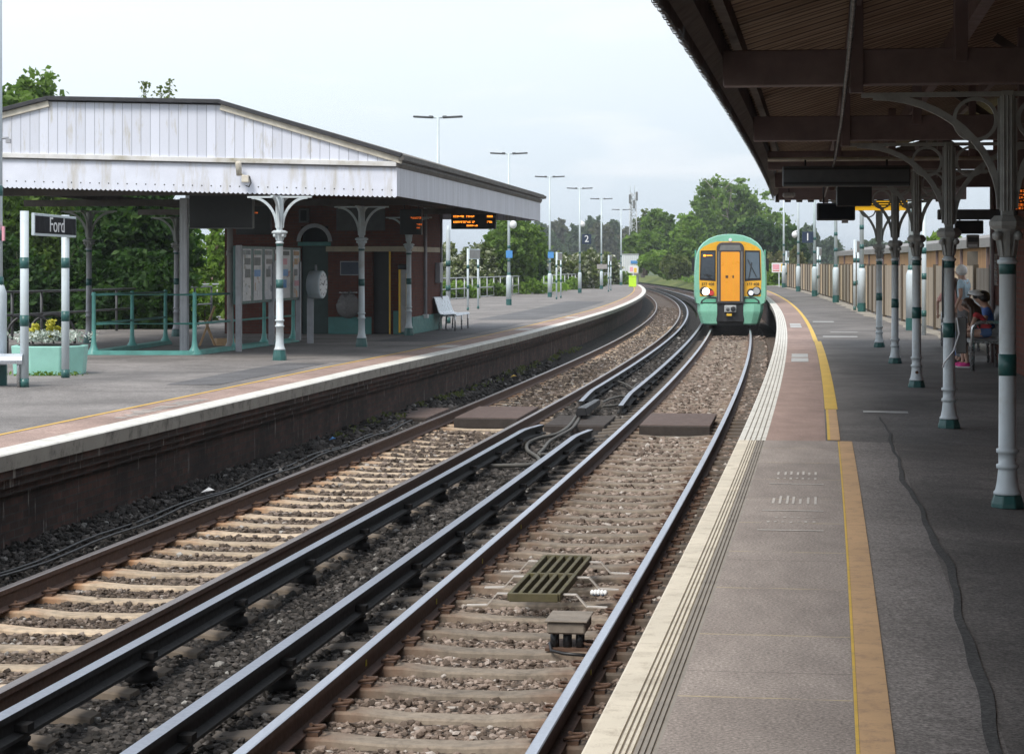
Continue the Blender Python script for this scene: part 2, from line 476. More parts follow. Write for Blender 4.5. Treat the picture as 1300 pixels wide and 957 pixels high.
def ballast_mat(name, lo, mid, hi, bumps=True):
    m, t, b, out = nt(name); p = pos(t)
    v = N(t, 'ShaderNodeTexVoronoi'); v.inputs['Scale'].default_value = 21; t.links.new(p, v.inputs['Vector'])
    sepc = t.nodes.new('ShaderNodeSeparateColor'); t.links.new(v.outputs['Color'], sepc.inputs[0])
    c = ramp(t, sepc.outputs[0], [(0, lo), (.5, mid), (1, hi)])
    edge = ramp(t, v.outputs['Distance'], [(.25, 1.0), (.75, .25)])
    c = mixc(t, 1.0, c, edge, 'MULTIPLY')
    c = mixc(t, .8, c, ramp(t, noise(t, p, 1.1, 5), [(.3, .75), (.7, 1.15)]), 'MULTIPLY')
    t.links.new(c, b.inputs['Base Color']); b.inputs['Roughness'].default_value = .9
    b.inputs['Specular IOR Level'].default_value = .2
    h = math_(t, 'SUBTRACT', 1.0, v.outputs['Distance'])
    bumpn(t, b, h, 1.0, .04)
    return m
M['ballast'] = ballast_mat('ballast_bed', (.11, .085, .068), (.20, .155, .125), (.31, .245, .20))
M['ballast_grey'] = ballast_mat('ballast_bed_grey', (.035, .031, .029), (.068, .061, .056), (.12, .108, .10))

def stone_mat(name, stops):
    m, t, b, out = nt(name); p = pos(t)
    a = N(t, 'ShaderNodeAttribute', attribute_name='tint')
    c = ramp(t, a.outputs['Fac'], stops)
    c = mixc(t, .8, c, ramp(t, noise(t, p, 60, 4, .7), [(.3, .65), (.7, 1.25)]), 'MULTIPLY')
    t.links.new(c, b.inputs['Base Color']); b.inputs['Roughness'].default_value = .88
    b.inputs['Specular IOR Level'].default_value = .25
    return m
M['stone_n'] = stone_mat('stones_pinkish', [(0, (.085, .064, .05)), (.4, (.19, .144, .115)), (.75, (.285, .22, .18)), (.94, (.37, .30, .255)), (1, (.5, .46, .42))])
M['stone_m'] = stone_mat('stones_grey', [(0, (.022, .02, .018)), (.45, (.046, .041, .037)), (.8, (.08, .071, .065)), (.97, (.14, .125, .115)), (1, (.33, .32, .3))])
M['stone_l'] = stone_mat('stones_brown', [(0, (.055, .043, .035)), (.4, (.115, .088, .068)), (.75, (.18, .14, .112)), (.95, (.25, .20, .17)), (1, (.42, .4, .37))])
M['wood_cross'] = pm('crossing_boards', (.115, .078, .066), .8, .2, 8, dirt=(.08, .06, .05), dscale=3, bump=.3, bscale=40)
M['wood_dark'] = pm('crossing_edge', (.045, .035, .03), .85, .2, 8, bump=.3, bscale=40)
M['mossy'] = pm('mossy_metal', (.085, .072, .035), .75, .3, 9, dirt=(.12, .11, .03), dscale=6)
M['aws'] = pm('weathered_box', (.22, .185, .15), .75, .2, 9, dirt=(.1, .08, .065), dscale=6)
M['cable'] = pm('grey_cable', (.10, .095, .085), .7, .2, 9)
M['rust'] = pm('rusty_clip', (.10, .055, .035), .8, .3, 20)
M['brackets'] = pm('pale_bracket', (.50, .46, .42), .6, .2, 12, dirt=(.25, .18, .13), dscale=9)
M['soot'] = pm('sooty_ceramic', (.014, .013, .013), .85, .3, 9, spec=.15)
M['paper'] = pm('white_paper', (.8, .8, .8), .7, .04)

# ------------------------------------------------------------------ track curve
EA, EB, EC = -.818, .153, -.00029
YB = 170.0
def ex(Y):
    if Y <= YB: return EA + EB * Y + EC * Y * Y
    d = Y - YB; x0 = EA + EB * YB + EC * YB * YB; s0 = EB + 2 * EC * YB
    return x0 + s0 * d - .00022 * d * d
def es(Y):
    if Y <= YB: return EB + 2 * EC * Y
    return EB + 2 * EC * YB - .00044 * (Y - YB)
def P(Y, o, z=0.0):
    """point o metres to the LEFT of the right-hand platform edge, at station Y"""
    s = es(Y); L = math.sqrt(1 + s * s)
    return Vector((ex(Y) - o / L, Y + o * s / L, z))
def hdg(Y):                      # rotation about z taking local +y to the track tangent
    return -math.atan(es(Y))
LE = 6.37                        # offset of the left platform edge
LY = [-60, 10, 18, 34, 54, 90, 130, 200, 400]
def zLp(Y): return interp(Y, LY, [-.11, -.115, -.12, -.15, -.26, -.38, -.44, -.50, -.55])
def zLr(Y): return interp(Y, LY, [-.96, -.97, -.985, -1.035, -1.12, -1.28, -1.40, -1.5, -1.6])
def zNr(Y): return interp(Y, [-60, 60, 100, 150, 220, 400], [-1.0, -1.0, -1.04, -1.2, -1.45, -1.6])
def zRp(Y, o):
    k = max(0.0, min(1.0, (24 - Y) / 8))
    return -max(0.0, abs(o) - .98) * .045 * k

def stations(y0, y1, step):
    n = max(2, int(round((y1 - y0) / step)) + 1)
    return [y0 + (y1 - y0) * i / (n - 1) for i in range(n)]

def sweep(mb, prof, ys, zf, closed=False, mi=0, smooth=False, mis=None, tops=None, caps=False):
    """prof: list of (o, z) swept along the track; zf(Y) added to z; uv = (Y, running length) or flag from tops"""
    k = len(prof); acc = [0.0]
    for i in range(1, k + (1 if closed else 0)):
        a = prof[i - 1]; c = prof[i % k]
        acc.append(acc[-1] + math.hypot(c[0] - a[0], c[1] - a[1]))
    vs = []
    for Y in ys:
        z0 = zf(Y)
        for (o, z) in prof:
            vs.append(P(Y, o, z0 + z))
    segs = k if closed else k - 1
    for i in range(len(ys) - 1):
        pass
    base = len(mb.v)
    mb.add(vs, [], mi)
    for i in range(len(ys) - 1):
        for j in range(segs):
            j2 = (j + 1) % k
            mb.f.append((base + i * k + j, base + (i + 1) * k + j, base + (i + 1) * k + j2, base + i * k + j2))
            mb.m.append(mis[j] if mis else mi); mb.s.append(smooth)
            if tops is not None:
                v = 1.0 if j in tops else 0.0
                mb.u.append([(ys[i], v), (ys[i + 1], v), (ys[i + 1], v), (ys[i], v)])
            else:
                mb.u.append([(ys[i], acc[j]), (ys[i + 1], acc[j]), (ys[i + 1], acc[j + 1]), (ys[i], acc[j + 1])])
    if caps and closed:
        for r, rev in ((0, False), (len(ys) - 1, True)):
            q = tuple(base + r * k + j for j in range(k))
            mb.f.append(q[::-1] if rev else q); mb.m.append(mi); mb.s.append(False); mb.u.append([(0, 0)] * k)
    return mb

def structure(o): o['kind'] = 'structure'; return o

# ------------------------------------------------------------------ the ground
def grass_mat(name, a, bb, c_):
    m, t, b, out = nt(name); p = pos(t)
    c = ramp(t, noise(t, p, .35, 7, .7), [(.3, a), (.5, bb), (.72, c_)])
    c = mixc(t, .8, c, ramp(t, noise(t, p, 9, 4, .7), [(.3, .6), (.7, 1.3)]), 'MULTIPLY')
    t.links.new(c, b.inputs['Base Color']); b.inputs['Roughness'].default_value = .95
    b.inputs['Specular IOR Level'].default_value = .1
    bumpn(t, b, noise(t, p, 14, 5), .8, .08)
    return m
M['grass'] = grass_mat('verge_grass', (.06, .085, .025), (.12, .15, .045), (.22, .21, .09))
M['field'] = grass_mat('field', (.05, .08, .03), (.08, .11, .04), (.12, .14, .06))
g = MB()
g.add([(-5000, -800, -2.0), (5000, -800, -2.0), (5000, 9000, -2.0), (-5000, 9000, -2.0)], [(0, 1, 2, 3)])
structure(g.build('ground', M['field']))

ysF = stations(-14, 420, 4.0)
tb = MB()
M['ballast_dark'] = ballast_mat('ballast_bed_dark', (.02, .018, .016), (.045, .04, .036), (.085, .076, .07))
sweep(tb, [(-1.0, -.30), (.18, -.30), (.42, -.225), (2.4, -.225), (3.1, -.225)], ysF, zNr, mis=[0, 0, 0, 1])
sweep(tb, [(3.1, -.225), (3.95, -.215), (5.75, -.215), (6.2, -.12), (6.8, -.04), (8.0, -.03)], ysF, zLr, mis=[1, 0, 1, 1, 1])
structure(tb.build('trackbed', [M['ballast'], M['ballast_dark']]))
vg = MB()
sweep(vg, [(14.0, -.05), (18.0, .1), (30.0, .0), (60.0, -1.6)], stations(-14, 420, 6), lambda Y: -.75)
sweep(vg, [(-60, -1.6), (-30, .2), (-6, .5), (-3.0, .55), (-1.0, -.25)], stations(150, 420, 6), lambda Y: -1.0 - .3 * min(1, max(0, (Y - 150) / 80)))
sweep(vg, [(-60, -1.2), (-30, -.1), (-4.0, -.08), (-3.0, -.3)], stations(-14, 150, 6), lambda Y: -.1)
sweep(vg, [(6.5, -1.0), (8.5, -.2), (14.0, -.05)], stations(212, 420, 6), lambda Y: -.75)
structure(vg.build('grass_verge', M['grass']))

# right-hand platform ------------------------------------------------
ysR = stations(-8, 150, 1.5)
RPEND = 150.0
zero = lambda Y: 0.0
cp = MB()      # coping with tactile ribs
ribs = [(0.0, -.16), (.002, -.008), (-.008, 0.0), (-.098, 0.0)]
x = -.098
for i in range(7):
    ribs += [(x - .001, -.007), (x - .008, -.007), (x - .009, 0.0), (x - .020, 0.0)]; x -= .020
mis = []
for i in range(len(ribs) - 1):
    a = (ribs[i][0] + ribs[i + 1][0]) / 2
    groove = ribs[i][1] < -.004 and ribs[i + 1][1] < -.004 and a < -.05
    mis.append(3 if i == 0 else (2 if (a < -.170 or groove) else 0))
ys1 = stations(-8, 19.0, .75)
sweep(cp, ribs, ys1, zero, mis=mis)
ribs2 = [(0.0, -.16), (.002, -.008), (-.008, 0.0), (-.05, 0.0)]
x = -.05
for i in range(4):
    ribs2 += [(x - .002, -.008), (x - .010, -.008), (x - .012, 0.0), (x - .047, 0.0)]; x -= .047
mis2 = [3 if i == 0 else (2 if (ribs2[i][1] < -.004 and ribs2[i + 1][1] < -.004 and i > 1) else 1) for i in range(len(ribs2) - 1)]
sweep(cp, ribs2, stations(19.0, RPEND, 1.0), zero, mis=mis2)
structure(cp.build('platform_coping', [M['coping'], M['coping_w'], M['coping_dk'], M['coping_side']]))
w = MB()
sweep(w, [(-.28, -1.7), (-.28, -.28), (-.12, -.28), (-.12, -.16), (.0, -.16)], ysR, zero)
structure(w.build('platform_wall', M['brick_wall']))
sf = MB()
sweep(sf, [(-.238, 0.0), (-.86, 0.0)], stations(-8, 19.0, .75), zero, mi=0)
sweep(sf, [(-.238, 0.0), (-.76, 0.0)], stations(19.0, RPEND, 1.0), zero, mi=1)
structure(sf.build('platform_paving', [M['pave_near'], M['pave_red']]))
pf = MB()
def psheet(mb, o0, o1, y0, y1, mi, step=1.0, lift=0.0, nsub=3):
    os_ = [o0 + (o1 - o0) * i / nsub for i in range(nsub + 1)]
    ys = stations(y0, y1, step); b = len(mb.v)
    mb.add([P(Y, o, zRp(Y, o) + lift) for Y in ys for o in os_], [])
    k = nsub + 1
    for i in range(len(ys) - 1):
        for j in range(nsub):
            mb.f.append((b + i * k + j, b + (i + 1) * k + j, b + (i + 1) * k + j + 1, b + i * k + j + 1))
            mb.m.append(mi); mb.s.append(False)
            mb.u.append([(ys[i], os_[j]), (ys[i + 1], os_[j]), (ys[i + 1], os_[j + 1]), (ys[i], os_[j + 1])])
psheet(pf, -.86, -1.345, -8, 19.0, 1, nsub=4)
psheet(pf, -1.345, -4.6, -8, 19.0, 0, nsub=4)
psheet(pf, -.76, -4.6, 19.0, 64, 2, nsub=6)
psheet(pf, -.76, -3.3, 64, RPEND, 2, nsub=6)
structure(pf.build('platform', [M['asph_near'], M['asph_mid'], asphalt('tarmac_right_far', (.15, .139, .132), patch=.4)]))
ln = MB()
psheet(ln, -.875, -.985, -8, 18.95, 0, .5, .004, 1)
psheet(ln, -.862, -.874, -8, 18.95, 1, .5, .004, 1)
psheet(ln, -.775, -.80, 19.05, 23.0, 1, .5, .004, 1)
psheet(ln, -.80, -.885, 19.05, 23.0, 0, .5, .004, 1)
psheet(ln, -.765, -.90, 23.05, 43, 1, .5, .004, 1)
psheet(ln, -.75, -.84, 43, RPEND, 1, 1.0, .004, 1)
structure(ln.build('platform_line', [M['ochre'], M['yellow']]))
# seam of darker tar wandering over the near tarmac, pale drainage slots, worn lettering
sm_ = MB(); b0 = 0
sp = [(5.0, -1.29), (8.0, -1.32), (9.5, -1.35), (11.3, -1.38), (13.0, -1.36), (16.0, -1.31), (19.5, -1.33), (22.0, -1.32)]
YS = [5 + i * .17 for i in range(101)]
for Y in YS:
    o = interp(Y, [q[0] for q in sp], [q[1] for q in sp]) + .012 * math.sin(Y * 2.1) + .006 * math.sin(Y * 5.3)
    w_ = (.020 + .004 * math.sin(Y * 1.7)) * interp(Y, [5, 14, 22], [1.25, .9, .45])
    sm_.add([P(Y, o + w_, zRp(Y, o) + .005), P(Y, o - w_, zRp(Y, o) + .005)], [])
for i in range(len(YS) - 1):
    sm_.f.append((2 * i, 2 * i + 2, 2 * i + 3, 2 * i + 1)); sm_.m.append(0); sm_.s.append(False); sm_.u.append(None)
structure(sm_.build('tar_seam', M['asph_patch']))
mk = MB()
for (Y, o0, o1, d) in ((22.6, -1.16, -1.62, .28), (45.5, -.98, -1.70, .5), (48.5, -1.2, -1.8, .3), (57, -.95, -1.5, .7), (33.5, -.05, -.05, .1)):
    if o0 != o1: psheet(mk, o0, o1, Y, Y + d, 0, .1, .005, 1)
for (Y, d) in ((13.0, .10), (13.25, .06), (14.0, .5), (15.6, .12), (15.9, .3)):
    for q in range(7):
        oo = -.40 - q * .045 - random.random() * .01
        psheet(mk, oo, oo - .016, Y + random.random() * .05, Y + d * (.6 + .4 * random.random()), 1, .1, .0025, 1)
for Y in (12.62, 13.62, 15.25):
    psheet(mk, -.36, -.74, Y, Y + .035, 1, .02, .003, 1)
for (Y, d) in ((34.0, 3.0), (52.0, 3.5)):
    psheet(mk, -.33, -.60, Y, Y + d * .45, 0, .2, .005, 1); psheet(mk, -.33, -.60, Y + d * .55, Y + d, 0, .2, .005, 1)
structure(mk.build('platform_marking', [M['line_grey'], M['chalk']]))
gs = MB()
for i, (ya, yb) in enumerate(((36, 51), (51, 65), (65, 150))):
    ys = stations(ya, yb, 1.5); b = len(gs.v)
    for Y in ys:
        of = interp(Y, [36, 51, 65, 150], [-4.2, -3.6, -2.98, -2.8])
        gs.add([P(Y, of, .004), P(Y, of + .42 + .1 * math.sin(Y * 1.7), .004)], [])
    for j in range(len(ys) - 1):
        gs.f.append((b + 2 * j, b + 2 * j + 2, b + 2 * j + 3, b + 2 * j + 1)); gs.m.append(0); gs.s.append(False); gs.u.append(None)
structure(gs.build('gravel_path', M['gravel_strip']))

# left-hand platform --------------------------------------------------
ysL = stations(-4, 205, 1.25)
def wL(Y): return interp(Y, [-10, 60, 113, 150, 175, 201, 206], [13.0, 13.0, 10.3, 7.3, 5.2, 2.8, 2.4])
cl = MB()
sweep(cl, [(LE - .03, -.15), (LE - .035, -.012), (LE - .02, 0.0), (LE + .25, 0.0)], ysL, zLp, mis=[1, 0, 0])
structure(cl.build('platform_coping', [M['coping_w'], M['coping_side']]))
wl = MB()
sweep(wl, [(LE + .01, -.15), (LE + .01, -.24), (LE + .07, -.24), (LE + .07, -.33), (LE + .13, -.33), (LE + .13, -.41), (LE + .22, -.41), (LE + .22, -1.35)], ysL, zLp)
q = MB()
structure(wl.build('platform_wall', M['brick_wall']))
pl_ = MB()
sweep(pl_, [(LE + .25, 0.0), (LE + .83, 0.0)], ysL, zLp)
structure(pl_.build('platform_paving', M['pave_red_far']))
pa = MB(); b = 0
ys = ysL
for Y in ys: pa.add([P(Y, LE + .83, zLp(Y)), P(Y, LE + min(3, wL(Y) - .3), zLp(Y)), P(Y, LE + max(1.2, wL(Y)), zLp(Y)), P(Y, LE + max(1.2, wL(Y)), zLp(Y) - 1.2)], [])
for i in range(len(ys) - 1):
    for j in range(3):
        pa.f.append((4 * i + j, 4 * i + 4 + j, 4 * i + 5 + j, 4 * i + 1 + j)); pa.m.append(0); pa.s.append(False); pa.u.append(None)
structure(pa.build('platform', M['asph_far']))
ll = MB()
sweep(ll, [(LE + .80, .004), (LE + .865, .004)], stations(-4, 195, 1.0), zLp)
structure(ll.build('platform_line', M['yellow_far']))
lm = MB()
for (Y, d) in ((22.5, 3.4),):
    for q in range(16):
        yy = Y + q * d / 16
        sweep(lm, [(LE + .36, .005), (LE + .36 + .25 * random.random() + .06, .005)], [yy, yy + .1], zLp)
for Y in (44.0, 58.0, 73.0):
    sweep(lm, [(LE + .3, .005), (LE + .72, .005)], [Y, Y + 1.6], zLp)
structure(lm.build('platform_marking', M['chalk']))
lp = MB()   # resurfaced rectangles
for (y0, y1, a, c_, mi) in ((21.5, 27.5, 4.3, 6.6, 0), (48, 66, 2.7, 1.3, 1), (70, 110, 1.4, 3.4, 1), (29, 36, 1.15, 1.9, 1)):
    sweep(lp, [(LE + a, .004), (LE + c_, .004)], stations(y0, y1, 1.0), zLp, mi=mi)
structure(lp.build('tarmac_patch', [asphalt('tarmac_brownish', (.19, .165, .15)), asphalt('tarmac_patch_grey', (.13, .127, .13))]))

# ------------------------------------------------------------------ running rails
RAIL = [(-.035, 0), (-.035, -.035), (-.009, -.05), (-.009, -.135), (-.07, -.15), (-.07, -.159), (.07, -.159), (.07, -.15), (.009, -.135), (.009, -.05), (.035, -.035), (.035, 0), (.028, .004), (-.028, .004)]
RTOP = (11, 12, 13)
ysT = stations(4, 60, .8) + stations(61, 420, 2.5)
def rail(o, zf, mat, label):
    mb = MB()
    sweep(mb, [(o + a, z) for (a, z) in RAIL], ysT, zf, closed=True, tops=RTOP, caps=True)
    c = P(20, o, zf(20)); t_ = thing('running_rail', label, 'rail', c)
    mb.build('rail_bar', mat, t_, world=True)
    return t_
rails = {}
OFF = dict(NR=.76, NL=2.265, LR=4.075, LL=5.58)
rails['NR'] = rail(OFF['NR'], zNr, M['rail_n'], 'shiny running rail nearest the right-hand platform edge')
rails['NL'] = rail(OFF['NL'], zNr, M['rail_n'], 'polished left-hand running rail of the track the train stands on')
rails['LR'] = rail(OFF['LR'], zLr, M['rail_l'], 'rusty running rail right beside the left-hand conductor rail')
rails['LL'] = rail(OFF['LL'], zLr, M['rail_l'], 'rust brown running rail nearest the left platform wall')
dab = pm('yellow_dab', (.55, .5, .03), .6, .1)
for key, o_, sgn, Ys in (('NL', OFF['NL'], -1, (14.0, 16.6, 18.9, 21.4)), ('NR', OFF['NR'], -1, (13.9, 16.9))):
    for Y in Ys:
        q = MB(); pz = P(Y, o_ + sgn * .0105, zNr(Y) - .09)
        q.box(pz, (.004, .035, .04), hdg(Y)); q.build('paint_dab', dab, rails[key], world=True)

# conductor rails -----------------------------------------------------
C3 = [(-.042, 0), (-.042, -.035), (-.016, -.05), (-.016, -.115), (-.07, -.13), (-.07, -.15), (.07, -.15), (.07, -.13), (.016, -.115), (.016, -.05), (.042, -.035), (.042, 0)]
def third(o, zf, y0, y1, label, r0=False, r1=False):
    def z3(Y):
        d = 0.0
        if r1 and Y > y1 - 2.2: d = (Y - (y1 - 2.2)) / 2.2
        if r0 and Y < y0 + 2.2: d = ((y0 + 2.2) - Y) / 2.2
        return zf(Y) + .09 - .085 * d
    ys = stations(y0, min(y1, 60), .6) if y0 < 60 else []
    if y1 > 60: ys += stations(61, y1, 2.5)
    mb = MB(); sweep(mb, [(o + a, z) for (a, z) in C3], ys, z3, closed=True, tops=(11,), caps=True)
    t_ = thing('conductor_rail', label, 'rail', P((y0 + min(y1, 60)) / 2, o, zf(y0) - .1))
    mb.build('conductor_bar', M['rail_3'], t_, world=True)
    Y = y0 + .7; k = 0
    while Y < min(y1, 62) - .5:
        q = MB(); c = P(Y, o, 0)
        q.lathe([(.11, 0), (.10, .05), (.075, .06), (.075, .085), (.09, .09), (.09, .11)], 10, (c.x, c.y, z3(Y) - .262))
        q.box((c.x, c.y, z3(Y) - .095), (.19, .10, .04), hdg(Y))
        q.build('insulator', M['soot'], t_, world=True)
        Y += 2.2
    return t_
third(3.63, zLr, 4, 34.2, 'nearer length of conductor rail beside the rusty left track', r1=True)
third(3.63, zLr, 40.5, 300, 'farther length of conductor rail beside the left track, past the crossing', r0=True)
third(2.71, zNr, 4, 32.8, 'nearer length of conductor rail beside the polished right track', r1=True)
third(2.71, zNr, 38.4, 260, 'farther length of conductor rail running in under the train', r0=True)

# sleepers --------------------------------------------------------------
def sleeper_mb():
    q = MB()
    xs = [-1.25, -1.05, -.55, -.25, .25, .55, 1.05, 1.25]
    top = [-.02, 0, 0, -.022, -.022, 0, 0, -.02]; hw = [.10, .108, .108, .095, .095, .108, .108, .10]
    vs = []
    for x, z, w_ in zip(xs, top, hw):
        vs += [(x, -w_ - .03, -.2), (x, -w_, z - .012), (x, -w_ + .014, z), (x, w_ - .014, z), (x, w_, z - .012), (x, w_ + .03, -.2)]
    fs = []
    for i in range(7):
        for j in range(5): fs.append((6 * i + j, 6 * i + 6 + j, 6 * i + 7 + j, 6 * i + 1 + j)[::-1])
    fs += [(0, 1, 2, 3, 4, 5), tuple(42 + k for k in range(6))[::-1]]
    return q.add(vs, fs)
def clip_mb():
    q = MB()
    pts = [(-.055, -.05, .03), (-.02, -.06, .045), (.045, -.05, .05), (.06, 0, .05), (.045, .05, .045), (-.02, .055, .04), (-.03, .02, .055), (-.02, -.015, .06)]
    q.tube(pts, .0115, 6)
    q.box((-.005, 0, .012), (.07, .11, .024))
    return q
SP = .725
clip_me = None
def sleepers(oc, zf, y0, y1, mat, label, group, clipmax):
    global clip_me
    first = None; Y = y0; clip0 = None
    while Y < y1:
        c = P(Y, oc, zf(Y) - .163 + random.uniform(-.006, .004)); rz = hdg(Y) + random.uniform(-.008, .008)
        if first is None:
            first = sleeper_mb().build('sleeper', mat); o = first; tag(o, label, 'sleeper', group)
        else:
            o = first.copy(); COL.objects.link(o)
        o.location = c; o.rotation_euler = (0, 0, rz)
        if Y < clipmax:
            for (xx, ry) in ((-.7525 + .105, 0), (.7525 - .105, PI), (-.7525 - .105, PI), (.7525 + .105, 0)):
                if clip_me is None:
                    k = clip_mb().build('rail_clip', M['rust'], o); clip_me = k.data
                else:
                    k = bpy.data.objects.new('rail_clip', clip_me); put(k, o)
                k.location = (xx, 0, 0); k.rotation_euler = (0, 0, ry)
        Y += SP
    return first
SLN, SLL = [], []
sleepers(1.5125, zNr, 10.0, 76, M['sleeper_n'], 'brown weathered concrete sleeper under the polished right-hand track', 'sleepers of the right-hand track', 27)
sleepers(4.8275, zLr, 10.3, 104, M['sleeper_l'], 'pale tan concrete sleeper with rusty ends under the left-hand track', 'sleepers of the left-hand track', 30)

# loose ballast stones (stuff) ----------------------------------------------
ico_v = None
def ico():
    p = (1 + 5 ** .5) / 2
    v = np.array([(-1, p, 0), (1, p, 0), (-1, -p, 0), (1, -p, 0), (0, -1, p), (0, 1, p), (0, -1, -p), (0, 1, -p), (p, 0, -1), (p, 0, 1), (-p, 0, -1), (-p, 0, 1)], float)
    v /= np.linalg.norm(v[0])
    f = np.array([(0, 11, 5), (0, 5, 1), (0, 1, 7), (0, 7, 10), (0, 10, 11), (1, 5, 9), (5, 11, 4), (11, 10, 2), (10, 7, 6), (7, 1, 8), (3, 9, 4), (3, 4, 2), (3, 2, 6), (3, 6, 8), (3, 8, 9), (4, 9, 5), (2, 4, 11), (6, 2, 10), (8, 6, 7), (9, 8, 1)])
    return v, f
def stones(name, mat, label, o0, o1, zf, zo, y0, y1, dens, smin, smax, avoid=None, zfun=None):
    n = int((o1 - o0) * (y1 - y0) * dens)
    Y = y0 + (y1 - y0) * rng.random(n) ** 1.0; o = o0 + (o1 - o0) * rng.random(n)
    s = np.array([es(a) for a in Y]); L = np.sqrt(1 + s * s)
    X = np.array([ex(a) for a in Y]) - o / L; YY = Y + o * s / L
    keep = np.abs(X) < .245 * YY + .3
    if avoid is not None: keep &= ~avoid(Y, o)
    # fade the density with distance
    keep &= rng.random(n) < np.clip(16.0 / YY, .15, 1.0) * np.clip((y1 - Y) / (.45 * y1), 0, 1)
    X, YY, Y, o = X[keep], YY[keep], Y[keep], o[keep]; n = len(X)
    zz = np.array([zf(a) for a in Y]) + (zfun(o) if zfun is not None else zo)
    v, f = ico()
    sz = smin + (smax - smin) * rng.random(n) ** 1.8
    sz = sz * np.clip(YY / 18.0, 1.0, 2.0)
    V = v[None] * (1 + .75 * (rng.random((n, 12, 1)) - .5)) * sz[:, None, None] * np.stack([.75 + .5 * rng.random(n), .75 + .5 * rng.random(n), .5 + .35 * rng.random(n)], 1)[:, None]
    a = rng.random(n) * 2 * PI; t1 = (rng.random(n) - .5) * 1.2
    ca, sa, ct, st = np.cos(a), np.sin(a), np.cos(t1), np.sin(t1)
    x1 = V[..., 0]; y1_ = V[..., 1] * ct[:, None] - V[..., 2] * st[:, None]; z1 = V[..., 1] * st[:, None] + V[..., 2] * ct[:, None]
    V = np.stack([x1 * ca[:, None] - y1_ * sa[:, None] + X[:, None], x1 * sa[:, None] + y1_ * ca[:, None] + YY[:, None], z1 + (zz + sz * (.1 + .85 * rng.random(n)))[:, None]], -1)
    F = (f[None] + 12 * np.arange(n)[:, None, None]).reshape(-1, 3)
    ob = np_mesh(name, V.reshape(-1, 3), F, mat, attr=np.repeat(rng.random(n), 20))
    tag(ob, label, 'ballast', kind='stuff'); return ob
def av(oc, y0, rails_):
    def f(Y, o):
        ph = np.abs(((Y - y0) / SP + .5) % 1 - .5) * SP
        a = (ph < .095 + .05 * rng.random(len(Y))) & (np.abs(o - oc) < 1.27) & (rng.random(len(Y)) < .97)
        for r in rails_: a |= np.abs(o - r) < .085
        return a
    return f
def cross_av(Y, o, lo, hi): return (Y > lo) & (Y < hi)
avN = av(1.5125, 10.0, (OFF['NR'], OFF['NL'])); avL = av(4.8275, 10.3, (OFF['LR'], OFF['LL']))
stones('ballast_stones', M['stone_n'], 'pinkish brown ballast stones between the sleepers of the right-hand track', .25, 2.45, zNr, -.236, 10, 84, 760, .014, .031, lambda Y, o: (avN(Y, o) & ((Y < 38) | (rng.random(len(Y)) < .35))) | ((Y > 33.8) & (Y < 37.6)))
stones('ballast_stones', M['stone_m'], 'dark grey ballast stones between the two tracks', 2.45, 3.9, lambda Y: .5 * (zNr(Y) + zLr(Y)), -.222, 10, 95, 720, .014, .032, lambda Y, o: (np.abs(o - OFF['LR']) < .09) | ((Y > 33.8) & (Y < 38)))
stones('ballast_stones', M['stone_l'], 'brown ballast stones between the sleepers of the left-hand track', 3.9, 5.95, zLr, -.222, 11, 160, 680, .014, .030, lambda Y, o: (avL(Y, o) & ((Y < 45) | (rng.random(len(Y)) < .5))) | ((Y > 35) & (Y < 39)))
stones('ballast_stones', M['stone_m'], 'dark ballast shoulder banked against the left platform wall', 5.7, 6.62, zLr, 0, 13, 62, 520, .016, .034, None, lambda o: np.interp(o, [5.9, 6.2, 6.7], [-.19, -.11, -.03]))

# things lying on the track ---------------------------------------------------
def px(x, y, z):
    Y = 2750 * (CAMH - z) / (y - 334.0); return Vector(((x - 650) / 2750 * Y, Y, z))
def slab(name, label, o0, o1, y0, y1, ztop, th, mats, lip=True):
    c = P((y0 + y1) / 2, (o0 + o1) / 2, ztop - th)
    t_ = thing(name, label, 'crossing panel', c, 0, 'timber crossing panels across the tracks')
    n = 6
    for i in range(n):
        a = y0 + (y1 - y0) * i / n + .008; e = y0 + (y1 - y0) * (i + 1) / n - .008
        mb = MB(); sweep(mb, [(o0, 0), (o1, 0), (o1, -th), (o0, -th)], [a, e], lambda Y: ztop, closed=True, caps=True)
        mb.build('plank', mats[0], t_, world=True, bevel=.006)
    mb = MB(); sweep(mb, [(o0, -.012), (o1, -.012), (o1, -th - .1), (o0, -th - .1)], [y0 - .09, y0], lambda Y: ztop, closed=True, caps=True)
    mb.build('edge_beam', mats[1], t_, world=True, bevel=.01)
    return t_
zc = lambda Y: zNr(Y)
slab('crossing_panel', 'brown timber crossing panel between the polished rails of the right track', .95, 2.08, 34.4, 37.1, -1.035, .075, (M['wood_cross'], M['wood_dark']))
slab('crossing_panel', 'brown timber crossing panel between the rusty rails of the left track', 4.28, 5.38, 36.3, 39.2, zLr(37) - .035, .075, (M['wood_cross'], M['wood_dark']))
slab('crossing_panel', 'dark timber crossing panel between the two tracks under the cable cover', 2.75, 3.75, 35.6, 37.8, -1.14, .06, (M['wood_dark'], M['wood_dark']))
slab('crossing_panel', 'dark timber crossing panel between left platform wall and track', 5.80, 6.50, 36.0, 38.4, zLr(37) - .02, .08, (M['wood_cross'], M['wood_dark']))
